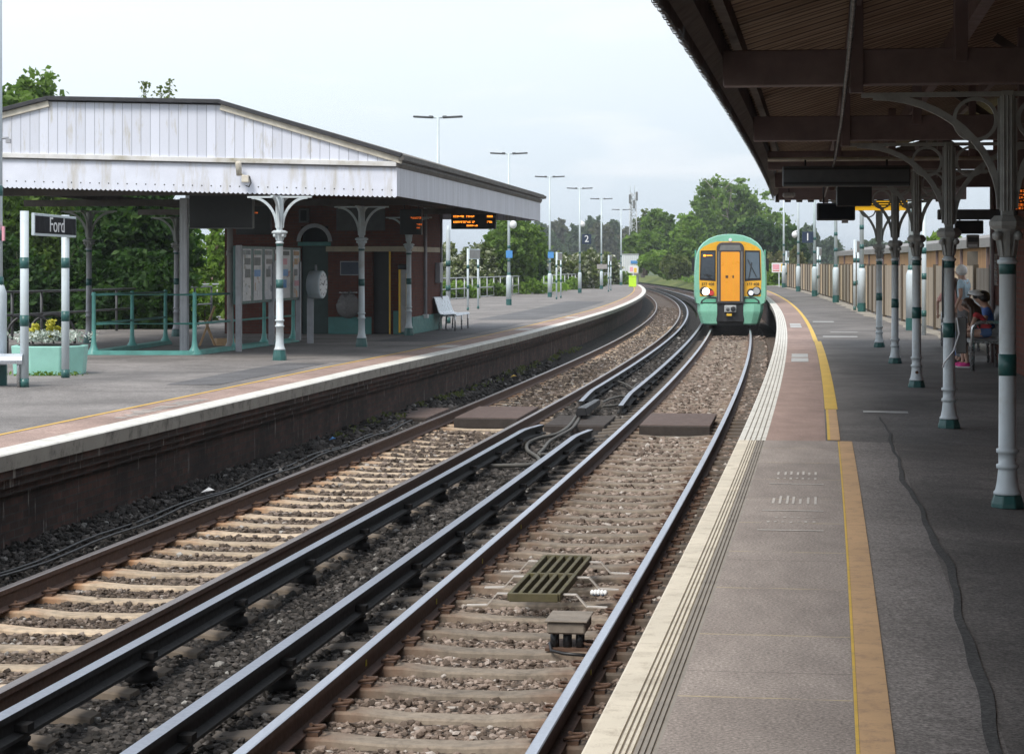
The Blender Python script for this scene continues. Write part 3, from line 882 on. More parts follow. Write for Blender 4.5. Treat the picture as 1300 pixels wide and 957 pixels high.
# black cable cover and its cables
a_, e_ = px(738, 522, -1.0), px(758, 508, -1.0)
d = (e_ - a_).normalized(); nrm = Vector((-d.y, d.x, 0))
t_ = thing('cable_cover', 'black tapered cable cover lying on the crossing between the tracks', 'cable cover', (a_.x, a_.y, -1.08))
mb = MB(); vs = []
for (p, w_, h_) in ((a_, .20, .14), (e_, .13, .10)):
    vs += [p + nrm * w_ / 2 + Vector((0, 0, -.08)), p - nrm * w_ / 2 + Vector((0, 0, -.08)), p - nrm * w_ * .38 + Vector((0, 0, h_ - .08)), p + nrm * w_ * .38 + Vector((0, 0, h_ - .08))]
mb.add(vs, [(0, 1, 2, 3), (7, 6, 5, 4), (0, 4, 5, 1), (1, 5, 6, 2), (2, 6, 7, 3), (3, 7, 4, 0)])
mb.build('cover_shell', M['black'], t_, world=True, bevel=.012)
def cable(pts, r, label, z=-1.13):
    W = [px(x, y, z) for (x, y) in pts]
    n = len(W); S = []
    for i in range(n - 1):
        p0, p1, p2, p3 = W[max(i - 1, 0)], W[i], W[i + 1], W[min(i + 2, n - 1)]
        for k in range(6):
            t = k / 6
            S.append(.5 * ((2 * p1) + (p2 - p0) * t + (2 * p0 - 5 * p1 + 4 * p2 - p3) * t * t + (3 * p1 - p0 - 3 * p2 + p3) * t ** 3))
    S.append(W[-1]); c = S[len(S) // 2]
    mb = MB(); mb.tube([p - c for p in S], r, 8); o = mb.build('traction_cable', M['cable']); o.location = c
    tag(o, label, 'cable', 'traction cables around the crossing'); return o
cable([(733, 526), (722, 541), (706, 551), (684, 556), (670, 563), (670, 572), (682, 580), (684, 586), (672, 590), (640, 591), (596, 592)], .028, 'thick grey cable looping from the black cover to the left conductor rail')
cable([(738, 526), (728, 542), (712, 552), (698, 560), (690, 570), (684, 577), (694, 577), (720, 579)], .026, 'thick grey cable curling from the black cover towards the right conductor rail')
cable([(764, 511), (776, 506), (790, 503), (800, 505)], .024, 'short grey cable from the cover to the far conductor rail end')
cable([(764, 516), (778, 515), (790, 513), (800, 510)], .024, 'lower grey cable lying beside the far conductor rail end')
cable([(778, 483), (790, 486), (802, 492), (812, 500), (818, 496)], .022, 'grey cable crossing from far left conductor rail to the right one')
cable([(806, 498), (806, 490), (818, 484), (832, 480)], .022, 'grey cable arching up behind the right conductor rail ramp')
for k, (lab, dz) in enumerate((('upper thin black cable along the foot of left platform wall', 0), ('lower thin black cable along the foot of left platform wall', .03))):
    pts = [P(Y, 6.02 + k * .11 + .03 * math.sin(Y * .9 + k), zLr(Y) - .07 + .015 * math.sin(Y * 2)) for Y in stations(14, 36, .6)]
    c = pts[len(pts) // 2]; mb = MB(); mb.tube([p - c for p in pts], .012, 6); o = mb.build('lineside_cable', M['black']); o.location = c
    tag(o, lab, 'cable', 'cables along the platform wall')

# loop grid, magnet box, connector
z0 = -1.02
A, B, C_, D_ = px(646.7, 757.7, z0), px(708.6, 758.6, z0), px(748.7, 709.7, z0), px(691.9, 708.7, z0)
t_ = thing('loop_grid', 'mossy brown slatted metal loop grid fixed between the right-hand rails', 'track grid', ((A + C_) / 2)[:2] + (z0 - .15,) if False else (((A + C_) / 2).x, ((A + C_) / 2).y, z0 - .14))
mb = MB(); nd = 6
for i in range(nd):
    k = i / (nd - 1); mb.bar(A.lerp(B, k), D_.lerp(C_, k), .034, .06)
for k in (0.0, .5, 1.0): mb.bar(A.lerp(D_, k), B.lerp(C_, k), .05, .064)
mb.build('slat_frame', M['mossy'], t_, world=True, bevel=.004)
for k in (.08, .5, .92):
    for (e0, e1, sg) in ((A, D_, -1), (B, C_, 1)):
        p = e0.lerp(e1, k); dx = Vector((sg, -.13 * sg, 0)).normalized()
        mb = MB(); mb.bar(p, p + dx * .12, .05, .01); mb.bar(p + dx * .12, p + dx * .20 + Vector((0, 0, -.09)), .05, .01); mb.bar(p + dx * .20 + Vector((0, 0, -.09)), p + dx * .36 + Vector((0, 0, -.095)), .05, .01)
        mb.build('bracket_arm', M['brackets'], t_, world=True)
p = px(723, 818, -1.15)
t_ = thing('magnet_box', 'weathered grey-brown magnet box on black legs beside the polished rail', 'track magnet', p, hdg(15))
MB().box((0, 0, .15), (.27, .42, .085)).build('box_body', M['aws'], t_, bevel=.012)
MB().box((0, 0, .198), (.30, .46, .012)).build('lid', M['aws'], t_, bevel=.004)
for xx in (-.09, .0, .09): MB().lathe([(.032, 0), (.032, .108)], 10, (xx, -.12, 0)).build('leg', M['black'], t_)
MB().box((0, 0, -.004), (.30, .4, .02)).build('base_plate', M['rust'], t_)
MB().tube([(-.12, -.16, .04), (-.10, -.25, .0), (0, -.3, -.01), (.15, -.34, -.01)], .012, 6).build('lead', M['black'], t_)
p = px(760, 757, -1.10)
t_ = thing('cable_connector', 'small white ribbed connector with dark plugs beside the loop grid', 'connector', p, -.1)
mb = MB()
for i in range(5): mb.ell((-.05 + i * .026, 0, .03), (.018, .035, .03 - .003 * abs(i - 2)), 10, 6)
mb.build('connector_body', M['paper'], t_)
for i in range(3): MB().lathe([(.011, 0), (.011, .012)], 8, (-.035 + i * .035, -.032, .01), M=None).build('plug', M['navy'], t_)
for (x, y, z, s, lab, m_) in ((264, 628, -1.05, .075, 'scrap of white paper litter below the left platform wall', 'paper'), (422, 561, -1.06, .05, 'small blue and white scrap of litter by the platform wall', 'blue'), (652, 480, -1.08, .07, 'yellowish scrap of litter at the foot of the platform wall', 'sig_yel')):
    c = px(x, y, z); mb = MB(); r = random.random()
    mb.add([(-s, -s * .7, 0), (0, -s * .8, .02), (s, -s * .5, .03), (s * .9, s, .015), (0, s * .8, .05), (-s * .9, s, .0)], [(0, 1, 4, 5), (1, 2, 3, 4)])
    mb.add([(-s, -s * .7, -.004), (0, -s * .8, .016), (s, -s * .5, .026), (s * .9, s, .011), (0, s * .8, .046), (-s * .9, s, -.004)], [(5, 4, 1, 0), (4, 3, 2, 1)])
    o = mb.build('litter', M[m_]); o.location = c + Vector((0, 0, .03)); tag(o, lab, 'litter')
# ------------------------------------------------------------------ cast-iron columns
def arc_pts(p0, p1, bulge, n=10):
    """quarter-ellipse from p0 (vertical tangent) to p1 (horizontal tangent)"""
    p0 = Vector(p0); p1 = Vector(p1); out = []
    for i in range(n + 1):
        a = PI / 2 * i / n
        out.append(Vector((p0.x + (p1.x - p0.x) * (1 - math.cos(a)), p0.y + (p1.y - p0.y) * (1 - math.cos(a)), p0.z + (p1.z - p0.z) * math.sin(a))))
    return out
def flat_strip(mb, pts, wy, th, mi=0, axis='x'):
    """curved flat bar, wy wide across the bracket plane, th thick"""
    for a, b in zip(pts[:-1], pts[1:]):
        e = (b - a).normalized() * .004
        mb.bar(a - e, b + e, wy, th, (0, 0, 1) if abs((b - a).normalized().z) < .7 else ((1, 0, 0) if axis == 'x' else (0, 1, 0)), mi)
def iron_column(label, loc, rz, group, st):
    t_ = thing('canopy_column', label, 'column', loc, rz, group)
    r = st['r']; zt = st['cap0']; zc_ = st['cap1']; H = st['H']; zb = st['base']
    MB().lathe([(st['br'], 0), (st['br'] * .98, zb * .35), (st['br'] * .82, zb)], 8, smooth=False).build('pedestal', M['col_green'], t_, bevel=.006)
    prof = [(st['br'] * .80, zb + .001), (st['br'] * .80, zb + .018), (st['br'] * .70, zb + .03), (r * 1.32, zb + .08), (r * 1.17, zb + .15)]
    for z in st['rings']:
        prof += [(r * 1.12, z - .016), (r * 1.38, z - .012), (r * 1.38, z + .012), (r * 1.10, z + .016)]
    prof += [(r * 1.05, zt * .6), (r, zt - .045), (r * 1.25, zt - .04), (r * 1.25, zt - .018), (r, zt - .014), (r, zt)]
    MB().lathe(prof, 20).build('shaft', M['col_white'], t_)
    for (z0_, z1_) in st['bands']:
        k = interp(z0_, [.5, zt], [r * 1.10, r]) + .003
        MB().lathe([(k, z0_), (k, z1_)], 20).build('green_band', M['col_green'], t_)
    up = M['col_white'] if st['white'] else M['col_grey']
    mb = MB()
    mb.lathe([(r * .95, zt), (r * 1.02, zt + (zc_ - zt) * .35), (r * 1.5, zt + (zc_ - zt) * .62), (r * 1.9, zt + (zc_ - zt) * .7)], 16)
    mb.lathe([(r * 2.0, zt + (zc_ - zt) * .68), (r * 2.35, zt + (zc_ - zt) * .76), (r * 2.4, zt + (zc_ - zt) * .86), (r * 1.7, zc_)], 8, smooth=False)
    for a in range(4):
        an = a * PI / 2 + PI / 4
        mb.ell((math.cos(an) * r * 1.75, math.sin(an) * r * 1.75, zt + (zc_ - zt) * .52), (.03, .03, .032), 8, 6)
    for a in range(8):
        an = a * PI / 4
        mb.bar((math.cos(an) * r * .98, math.sin(an) * r * .98, zt + .01), (math.cos(an) * r * 1.45, math.sin(an) * r * 1.45, zt + (zc_ - zt) * .6), .022, .012)
    mb.build('capital', up, t_)
    mb = MB(); w_ = r * 1.55
    mb.box((0, 0, (zc_ + H) / 2), (w_, w_, H - zc_))
    for s in (-1, 1):
        for k in (-1, 0, 1):
            mb.box((k * w_ * .3, s * w_ / 2, (zc_ + H) / 2), (w_ * .14, .016, H - zc_ - .06)); mb.box((s * w_ / 2, k * w_ * .3, (zc_ + H) / 2), (.016, w_ * .14, H - zc_ - .06))
    mb.build('upper_post', up, t_, bevel=.004)
    for (ax, s) in st['brk']:
        L = st['reach']; z0_ = zc_ + .05; mb = MB()
        def q(u, z): return (s * u, 0, z) if ax == 'x' else (0, s * u, z)
        pts = arc_pts(q(w_ / 2 + .005, z0_), q(L, H - .03), 0, 12)
        flat_strip(mb, pts, .035, .045, axis=ax)
        mb.bar(q(w_ / 2, H - .02), q(L + .08, H - .02), .045, .03)
        mb.bar(q(w_ / 2 + .012, z0_), q(w_ / 2 + .012, H - .05), .035, .02, (1, 0, 0) if ax == 'x' else (0, 1, 0))
        ob = mb.build('bracket', up, t_)
        R = st['ring']
        if R:
            mb = MB(); c = (w_ / 2 + .03 + R, H - .05 - R)
            ring = [Vector(q(c[0] + R * math.cos(a * PI / 12), c[1] + R * math.sin(a * PI / 12))) for a in range(24)]
            for i in range(24):
                a, b = ring[i], ring[(i + 1) % 24]; e = (b - a) * .04; mid = Vector(q(*c)); mb.bar(a - e, b + e, .03, .024, ((a + b) / 2 - mid).normalized())
            mb.build('ring', up, ob)
    return t_

ST_R = dict(r=.052, br=.112, base=.085, rings=(.27, .37), bands=((.86, 1.0), (1.52, 1.60)), cap0=1.63, cap1=1.90, H=2.715, brk=(('x', -1), ('x', 1)), reach=.86, ring=.135, white=False)
ST_L = dict(r=.060, br=.128, base=.19, rings=(.61, .71), bands=((1.28, 1.43), (2.02, 2.09)), cap0=2.11, cap1=2.30, H=2.93, brk=(('y', 1), ('y', -1), ('x', 1), ('x', -1)), reach=.5, ring=0, white=True)
RC = -1.925
labs = ['nearest cast-iron column under the right canopy, tall with green bands and octagonal foot',
        'second column from the front with a grey control box and loose white cable',
        'third column from the front on the right platform, its base chipped brown',
        'fourth column from the front, standing left of the silver hoop rail',
        'farthest slim column at the end of the right-hand canopy']
colR = []
for i, Y in enumerate((14.4, 20.85, 27.3, 33.75, 40.2)):
    colR.append(iron_column(labs[i], P(Y, RC, zRp(Y, RC)), hdg(Y), 'columns of the right-hand canopy', ST_R))
k = colR[1]
MB().box((.115, .03, .88), (.10, .12, .34)).build('control_box', M['grey_box'], k, bevel=.01)
MB().tube([(.07, -.06, 1.05), (.09, -.075, .9), (.04, -.085, .74), (-.05, -.075, .62), (-.06, -.05, .58)], .008, 6).build('loose_cable', M['white'], k)
MB().tube([(-.058, -.02, 1.6), (-.062, -.02, 1.3), (-.06, -.02, 1.05)], .009, 6).build('conduit', M['grey_dk'], k)
MB().lathe([(.004, 0), (.02, .002), (.02, .006)], 8, (0, 0, 0), M=Matrix.Translation((0, -.064, .19)) @ Matrix.Rotation(PI / 2, 4, 'X')).build('rust_chip', M['rust'], colR[2])

# ------------------------------------------------------------------ right-hand canopy
YC0, YC1 = -8.0, 41.8
EO = .02
def roofz(o): return 3.10 + .30 * (EO - o)
c = P(20, -1.9, 0)
canR = thing('platform_canopy', 'dark timber canopy with brown corrugated roof over the right-hand platform', 'canopy', c)
# corrugated sheet, real waves running across the platform
n = int((YC1 - YC0) / .018); vs = []; fs = []
os_ = [EO + .10, -1.2, -2.4, -3.6, -4.6]
Yv = np.linspace(YC0, YC1, n)
for i, Y in enumerate(Yv):
    dz = .022 * math.sin(2 * PI * Y / .19)
    for o in os_:
        p = P(float(Y), o, roofz(o) + dz); vs.append((p.x - c.x, p.y - c.y, p.z - c.z))
k = len(os_)
F = []
for i in range(n - 1):
    for j in range(k - 1): F.append((i * k + j, (i + 1) * k + j, (i + 1) * k + j + 1, i * k + j + 1))
np_mesh('corrugated_roof', np.array(vs), np.array(F), M['corrug'], canR, smooth=True, attr=np.repeat(np.clip(np.abs((2 * PI * (Yv[:-1] + .009) / .19 - (1.5 * PI - .7) + PI) % (2 * PI) - PI) / .8, 0, 1), k - 1))  # tint marks camera-facing wave flanks, where shade is put into the colour
mb = MB(); sweep(mb, [(EO + .14, roofz(EO + .14) + .04), (-4.7, roofz(-4.7) + .04), (-4.7, roofz(-4.7) + .07), (EO + .14, roofz(EO + .14) + .07)], stations(YC0, YC1 + .1, 2), zero, closed=True, caps=True)
mb.build('roof_covering', M['slate'], canR, world=True)
# valance with a ragged dagged lower edge
mb = MB(); Y = YC0
while Y < YC1:
    zb = 2.75 + random.uniform(-.004, .008)
    for a, b_, z in ((Y, Y + .02, zb + .022), (Y + .02, Y + .068, zb), (Y + .068, Y + .088, zb + .022)):
        sweep(mb, [(EO + .015, z), (EO + .015, 3.08), (EO - .015, 3.08), (EO - .015, z)], [a, b_], zero, closed=True)
    Y += .09
mb.build('valance', M['beam_dk'], canR, world=True)
mb = MB(); sweep(mb, [(EO + .10, 3.02), (EO + .13, 3.12), (EO + .02, 3.13), (EO + .018, 3.02)], stations(YC0, YC1, 1.5), zero, closed=True, caps=True)
mb.build('gutter', M['gutter'], canR, world=True)
mb = MB(); sweep(mb, [(EO - .016, 2.83), (EO - .016, 3.06), (EO - .10, 3.06), (EO - .10, 2.90)], stations(YC0, YC1 - .1, 1.5), zero, closed=True, caps=True)
mb.build('eaves_beam', M['beam_dk'], canR, world=True)
def longbeam(name, o, w_, h_, mat, y1=YC1 - .1, drop=.015):
    zt = roofz(o) - drop; mb = MB()
    sweep(mb, [(o + w_ / 2, zt - h_), (o + w_ / 2, zt), (o - w_ / 2, zt), (o - w_ / 2, zt - h_)], stations(YC0, y1, 1.5), zero, closed=True, caps=True)
    mb.build(name, mat, canR, world=True)
longbeam('purlin', -.15, .06, .11, M['beam_dk']); longbeam('purlin', -.95, .07, .15, M['beam']); longbeam('purlin', -1.93, .10, .2, M['beam']); longbeam('purlin', -2.9, .07, .15, M['beam'])
bY = [-4.95, 1.5, 7.95, 14.4, 20.85, 27.3, 33.75, 40.2]
for Y in bY:
    mb = MB(); mb.bar(P(Y, EO - .1, 2.835), P(Y, -3.5, 2.835), .15, .235); mb.build('tie_beam', M['beam'], canR, world=True, bevel=.008)
    for o in (-.95, -1.62, -2.6):
        mb = MB(); zt = roofz(o) - .12; mb.bar(P(Y - .09, o, 2.86 if o != -.95 else 2.66), P(Y - .09, o, zt), .085, .06, (0, 1, 0)); mb.build('king_strut', M['beam'], canR, world=True, bevel=.004)
    mb = MB(); mb.bar(P(Y, -2.35, roofz(-2.35) - .12), P(Y, -3.4, 2.95), .06, .08); mb.build('diagonal_strut', M['beam_dk'], canR, world=True)
mb = MB(); pts = [P(Y, -.88, 2.69 + .01 * math.sin(Y)) for Y in stations(YC0, 40, 1.0)]; mb.tube(pts, .014, 8); mb.build('conduit', M['black'], canR, world=True)
mb = MB(); mb.tube([P(26.2, -.1, 2.80), P(26.2, -3.0, 2.80)], .025, 8); mb.build('pipe', M['fascia'], canR, world=True)
# end screen of the canopy, scalloped, with pierced holes above
mb = MB(); n0 = P(YC1, EO, 0); nx = (P(YC1, -3.6, 0) - n0).normalized(); pts = []
for i in range(int(3.3 / .22)):
    x = .03 + i * .22; pts += [(x, 2.72), (x + .075, 2.72), (x + .085, 2.775), (x + .13, 2.80), (x + .175, 2.775), (x + .185, 2.72)]
poly = pts + [(3.35, 2.72), (3.35, 4.06), (0.03, 3.08)]
mb.prism(poly, n0, nx, (0, 0, 1), -.03); mb.build('end_screen', M['beam_dk'], canR, world=True)

# things hanging under the right-hand canopy
def hang_box(name, label, cat, x0, x1, y0, y1, Y, depth, mat, rod=2.75, part='casing', group=None):
    X0, X1 = (x0 - 650) / 2750 * Y, (x1 - 650) / 2750 * Y
    Z1, Z0 = CAMH + (334 - y0) * Y / 2750, CAMH + (334 - y1) * Y / 2750
    t_ = thing(name, label, cat, ((X0 + X1) / 2, Y, Z0), -.1, group)
    MB().box((0, 0, (Z1 - Z0) / 2), (X1 - X0, depth, Z1 - Z0)).build(part, mat, t_, bevel=.012)
    for s in (-.32, .32):
        if rod > Z1: MB().lathe([(.013, Z1 - Z0 - .002), (.013, rod - Z0)], 8, (s * (X1 - X0), 0, 0)).build('hanger', M['black'], t_)
    return t_, (X1 - X0), (Z1 - Z0)
t_, w_, h_ = hang_box('hanging_sign', 'long grey hanging sign box seen from behind under the third beam', 'sign', 994, 1154, 211, 237, 25.8, .14, M['grey_dk'], 2.78)
for z in (.04, .21): MB().box((0, -.074, z), (w_ - .02, .012, .025)).build('trim', M['black'], t_)
t_, w_, h_ = hang_box('display_monitor', 'small dark display monitor hanging on a pole with pale label', 'monitor', 1037, 1085, 258, 280, 30.0, .2, M['black'], 2.78)
MB().box((0, -.103, h_ / 2), (w_ - .05, .006, h_ - .05)).build('screen', M['black_sign'], t_)
MB().box((.12, -.107, -.015), (.09, .006, .05)).build('label_plate', M['lead'], t_)
t_, w_, h_ = hang_box('loudspeaker_box', 'dark square box above and right of the hanging monitor', 'box', 1062, 1106, 236, 262, 29.2, .2, M['black'], 2.78)
t_, w_, h_ = hang_box('hanging_sign', 'dark hanging sign board between the second column and brick corner', 'sign', 1191, 1290, 266, 279, 30.5, .12, M['grey_dk'], 2.78)
t_, w_, h_ = hang_box('hanging_sign', 'lower dark square board hung below the dark sign by the second column', 'sign', 1212, 1248, 280, 297, 31.0, .08, M['black'], 2.3)
t_, w_, h_ = hang_box('notice_plate', 'small white and pink notice plate by the brick corner', 'notice', 1227, 1243, 298, 315, 34.2, .03, M['lead'], 0)
MB().box((0, -.017, h_ * .62), (w_ * .8, .004, h_ * .34)).build('notice_text', M['grey_dk'], t_); MB().box((0, -.017, h_ * .18), (w_ * .7, .004, h_ * .2)).build('notice_band', M['white'], t_)
t_, w_, h_ = hang_box('warning_light_panel', 'amber slatted lit panel at the far end of the right canopy', 'light panel', 1085, 1152, 254, 267, 39.0, .08, M['black'], 2.8)
for i in range(4): MB().box((0, -.043, h_ * (.12 + i * .24)), (w_ - .02, .008, h_ * (.3 if i == 0 else .10))).build('lit_slat', M['amber_panel'], t_)
def led_rows(t_, w_, h_, rows, mat, fr=-.06, seed=3):
    rr = random.Random(seed)
    for (z, x0, x1, hh) in rows:
        mb = MB(); x = x0
        while x < x1:
            l = rr.uniform(.012, .03)
            for q in range(3):
                if rr.random() < .8: mb.box((x + l / 2, fr, z + (q - 1) * hh * .34), (l * .8, .004, hh * .22))
            x += l + rr.uniform(.004, .01)
        mb.build('lit_text', mat, t_)
t_, w_, h_ = hang_box('departure_board', 'departure board with orange rows partly hidden by the nearest column', 'departure board', 1276, 1325, 240, 268, 24.0, .16, M['black'], 2.75)
led_rows(t_, w_, h_, [(h_ * (.12 + .155 * i), -.21, .2, .026) for i in range(6)], M['amber_dim'], -.083, 5)
p = P(34.8, -.35, 0); t_ = thing('lamp_fitting', 'small pale lamp fitting under the right canopy eaves', 'lamp', (p.x + .1, 36, 2.68), -.1)
MB().box((0, 0, .0), (.2, .3, .08)).build('casing', M['lead'], t_, bevel=.02); MB().lathe([(.01, .04), (.01, .2)], 6).build('stem', M['black'], t_)

# ------------------------------------------------------------------ right-hand station building
CY = 34.8
cB = P(CY, -3.5, 0)
stR = thing('station_building', 'red brick station building corner with yellow edging beyond the seated people', 'building', cB, hdg(CY))
MB().box((2.0, -21.4, 1.95), (4.0, 42.8, 4.1)).build('wall', M['brick_red'], stR)
MB().box((-.02, -.09, 1.5), (.06, .2, 3.0)).build('corner_post', M['black'], stR, bevel=.01)
MB().box((-.012, -1.6, 1.05), (.03, .22, 1.5)).build('yellow_panel', M['sig_yel'], stR, bevel=.004)
MB().box((-.012, -3.2, 1.05), (.03, 1.0, 2.1)).build('door', M['teal_dk'], stR, bevel=.004)
MB().tube([(-.05, -.62, .0), (-.05, -.62, 2.9)], .035, 8).build('downpipe', M['beam'], stR)
MB().box((-.02, -.78, 1.45), (.05, .03, .5)).build('handle', M['steel'], stR)

# ------------------------------------------------------------------ left-hand canopy
GY, GE = 37.3, 60.0
LO = LE + .20
c = P(48, LO + 3, zLp(48))
canL = thing('platform_canopy', 'white boarded canopy with scalloped valance over the left-hand platform', 'canopy', c)
org = P(GY, LO, 0); ul = (P(GY, LO + 1, 0) - org).normalized()
def zb(t): return 2.73 + .028 * t
def scal(t0, t1, pitch=.087, amp=.03):
    out = []; t = t0
    while t < t1 - 1e-6:
        e = min(t + pitch, t1)
        for a in (0, .25, .5, .75):
            u = t + (e - t) * a; out.append((u, zb(u) - amp * math.sin(PI * a)))
        t = e
    out.append((t1, zb(t1))); return out
TW = 10.2
mb = MB(); s = scal(0, TW)
mb.prism(s + [(TW, zb(TW) + .515), (0, zb(0) + .515)], org, ul, (0, 0, 1), .035)
t = .09
mb2 = MB(); back = Vector((-ul.y, ul.x, 0)); fr = Vector((ul.y, -ul.x, 0))
fr = fr if fr.y < 0 else -fr
while t < TW:
    cc = org + ul * t + Vector((0, 0, zb(t) + .10)) + fr * .003
    mb.prism([(.013 * math.cos(a * PI / 4), .013 * math.sin(a * PI / 4)) for a in range(8)], cc, ul, (0, 0, 1), .002, 1)
    t += .172
mb.build('valance', [M['valance_plain'], M['hole']], canL, world=True)
mb = MB(); a, b_ = org + fr * .02 + Vector((0, 0, zb(0) + .56)), org + ul * TW + fr * .02 + Vector((0, 0, zb(TW) + .56))
mb.bar(a, b_, .06, .085); mb.bar(a + Vector((0, 0, -.05)) + fr * .012, b_ + Vector((0, 0, -.05)) + fr * .012, .05, .02, mi=1)
mb.build('moulding', [M['moulding'], M['felt']], canL, world=True, bevel=.006)
RP = [(-.10, 3.46), (3.18, 4.44), (6.35, 4.53), (10.3, 3.60)]
mb = MB(); mb.prism([(.03, zb(0) + .60), (TW, zb(TW) + .60), (TW, 3.63), (6.35, 4.45), (3.18, 4.36), (.03, 3.43)], org + Vector((-ul.y, ul.x, 0)) * -.0, ul, (0, 0, 1), .03)
mb.build('gable_boards', M['white_boards'], canL, world=True)
mb = MB()
for (a, b_) in ((RP[0], RP[1]), (RP[3], RP[2])):
    A_ = org + ul * a[0] + Vector((0, 0, a[1] - .115)) + fr * .03; B_ = org + ul * b_[0] + Vector((0, 0, b_[1] - .115)) + fr * .03
    mb = MB(); mb.bar(A_, B_, .05, .11); mb.build('bargeboard', M['fascia'], canL, world=True, bevel=.005)
mb = MB()
for a, b_ in zip(RP[:-1], RP[1:]):
    A_ = org + ul * a[0] + Vector((0, 0, a[1] - .02)) + fr * .06; B_ = org + ul * (b_[0] + .03) + Vector((0, 0, b_[1] - .02)) + fr * .06
    mb.bar(A_, B_, .12, .075)
mb.build('roof_edge', M['felt'], canL, world=True, bevel=.008)
yl = stations(GY - .02, GE + .1, 1.0)
mb = MB(); sweep(mb, [(LO + a, z) for (a, z) in RP] + [(LO + a, z - .05) for (a, z) in RP[::-1]], yl, zero, closed=True, caps=True)
mb.build('roof', M['slate'], canL, world=True)
mb = MB(); sweep(mb, [(LO + .02, 3.36), (LO + 3.18, 4.30), (LO + 6.35, 4.39), (LO + 10.1, 3.50)], stations(GY + .06, GE, 1.0), zero)
mb.build('soffit', M['under_dk'], canL, world=True)
mb = MB(); sweep(mb, [(LO, 2.73), (LO, 3.235), (LO + .03, 3.235), (LO + .03, 2.73)], stations(GY + .001, GE, .5), zero, closed=True, caps=True)
mb.build('valance_side', M['valance_track'], canL, world=True)
mb = MB(); sweep(mb, [(LO - .02, 3.236), (LO - .05, 3.30), (LO - .05, 3.34), (LO + .03, 3.36), (LO + .03, 3.236)], stations(GY - .03, GE + .05, .5), zero, closed=True, caps=True)
sweep(mb, [(LO - .05, 3.345), (LO - .14, 3.36), (LO - .15, 3.43), (LO - .05, 3.43)], stations(GY - .1, GE + .25, .5), zero, closed=True, caps=True)
mb.build('gutter', M['gutter'], canL, world=True)
mb = MB(); e0 = P(GE, LO, 0); eu = (P(GE, LO + 1, 0) - e0).normalized()
mb.prism([(0, 2.73), (TW, 2.9), (TW, 3.6), (6.35, 4.4), (3.18, 4.36), (0.0, 3.4)], e0, eu, (0, 0, 1), -.03)
mb.build('gable_boards', M['white_boards'], canL, world=True)
for Y in (38.3, 45.5, 54.0):
    mb = MB(); mb.bar(P(Y, LO + .1, 2.86), P(Y, LO + 9.8, 2.86), .14, .14); mb.build('tie_beam', M['beam_dk'], canL, world=True)
for o in (2.1, 4.2, 8.3):
    mb = MB(); mb.bar(P(GY + .1, LO + o, 3.0), P(GE - .1, LO + o, 3.0), .14, .14); mb.build('long_beam', M['beam_dk'], canL, world=True)
labL = ['white iron column under the left canopy beside the notice board', 'middle white iron column of the left platform, left of the dark doorway', 'third white iron column, at the station corner by the metal bench']
for i, (x, y, Y) in enumerate(((355, 456, 38.3), (459, 438, 45.5), (519, 424, 54.0))):
    X = (x - 650) / 2750 * Y
    iron_column(labL[i], (X, Y, zLp(Y)), hdg(Y), 'white columns of the left-hand canopy', dict(ST_L, H=2.93 - 0.02 + (.0 if i == 0 else .05)))
ST_D = dict(ST_L, white=False, reach=.55)
for (x, Y, lab) in ((113, 47.7, 'dim grey rear column under the left canopy, behind the station name board'), (224, 53, 'dim grey rear column just left of the square grey post')):
    o = iron_column(lab, ((x - 650) / 2750 * Y, Y, zLp(Y)), hdg(Y), 'rear columns of the left-hand canopy', ST_D)
    for ch in o.children:
        if ch.name.startswith('shaft'): ch.data.materials[0] = M['post_grey']
t_ = thing('canopy_post', 'square grey steel post standing inside the teal railing', 'post', ((234 - 650) / 2750 * 41.9, 41.9, zLp(41.9)), hdg(42))
MB().box((0, 0, 1.5), (.15, .15, 3.0)).build('post_shaft', M['post_grey'], t_, bevel=.01); MB().box((0, 0, .012), (.24, .24, .024)).build('foot_plate', M['post_grey'], t_)
for x in (-.03, .03): MB().box((x, -.077, 1.5), (.014, .006, 2.98)).build('rib', M['galv'], t_)
t_ = thing('drain_pipe', 'pale bent drain pipe standing just left of the notice board', 'pipe', ((290 - 650) / 2750 * 43.5, 43.5, zLp(43.5)), 0)
MB().tube([(-.05, 0, .0), (-.02, 0, .05), (.03, 0, .16), (.03, 0, 2.9)], .06, 10).build('pipe_run', M['lead'], t_); MB().lathe([(.075, 1.9), (.075, 2.0)], 12, (.03, 0, 0)).build('collar', M['lead'], t_)
# camera cluster on the gable valance
cc = org + ul * 2.72 + fr * .06 + Vector((0, 0, 3.12))
t_ = thing('security_camera', 'cream security camera pair on the white gable valance', 'camera', cc - Vector((0, 0, .2)), hdg(GY))
MB().lathe([(.05, -.12), (.055, .1), (.04, .13)], 12, M=Matrix.Translation((-.10, -.08, .30)) @ Matrix.Rotation(.25, 4, 'X')).build('camera_body', M['fascia'], t_)
MB().box((.02, -.05, .12), (.13, .12, .13)).build('junction_box', M['fascia'], t_, bevel=.01)
MB().tube([(-.06, -.03, .2), (0, -.04, .16)], .02, 8).build('arm', M['fascia'], t_)
MB().tube([(.09, -.05, .16), (.12, -.07, .05), (.08, -.06, -.02), (.02, -.04, .0)], .012, 6).build('cable', M['black'], t_)

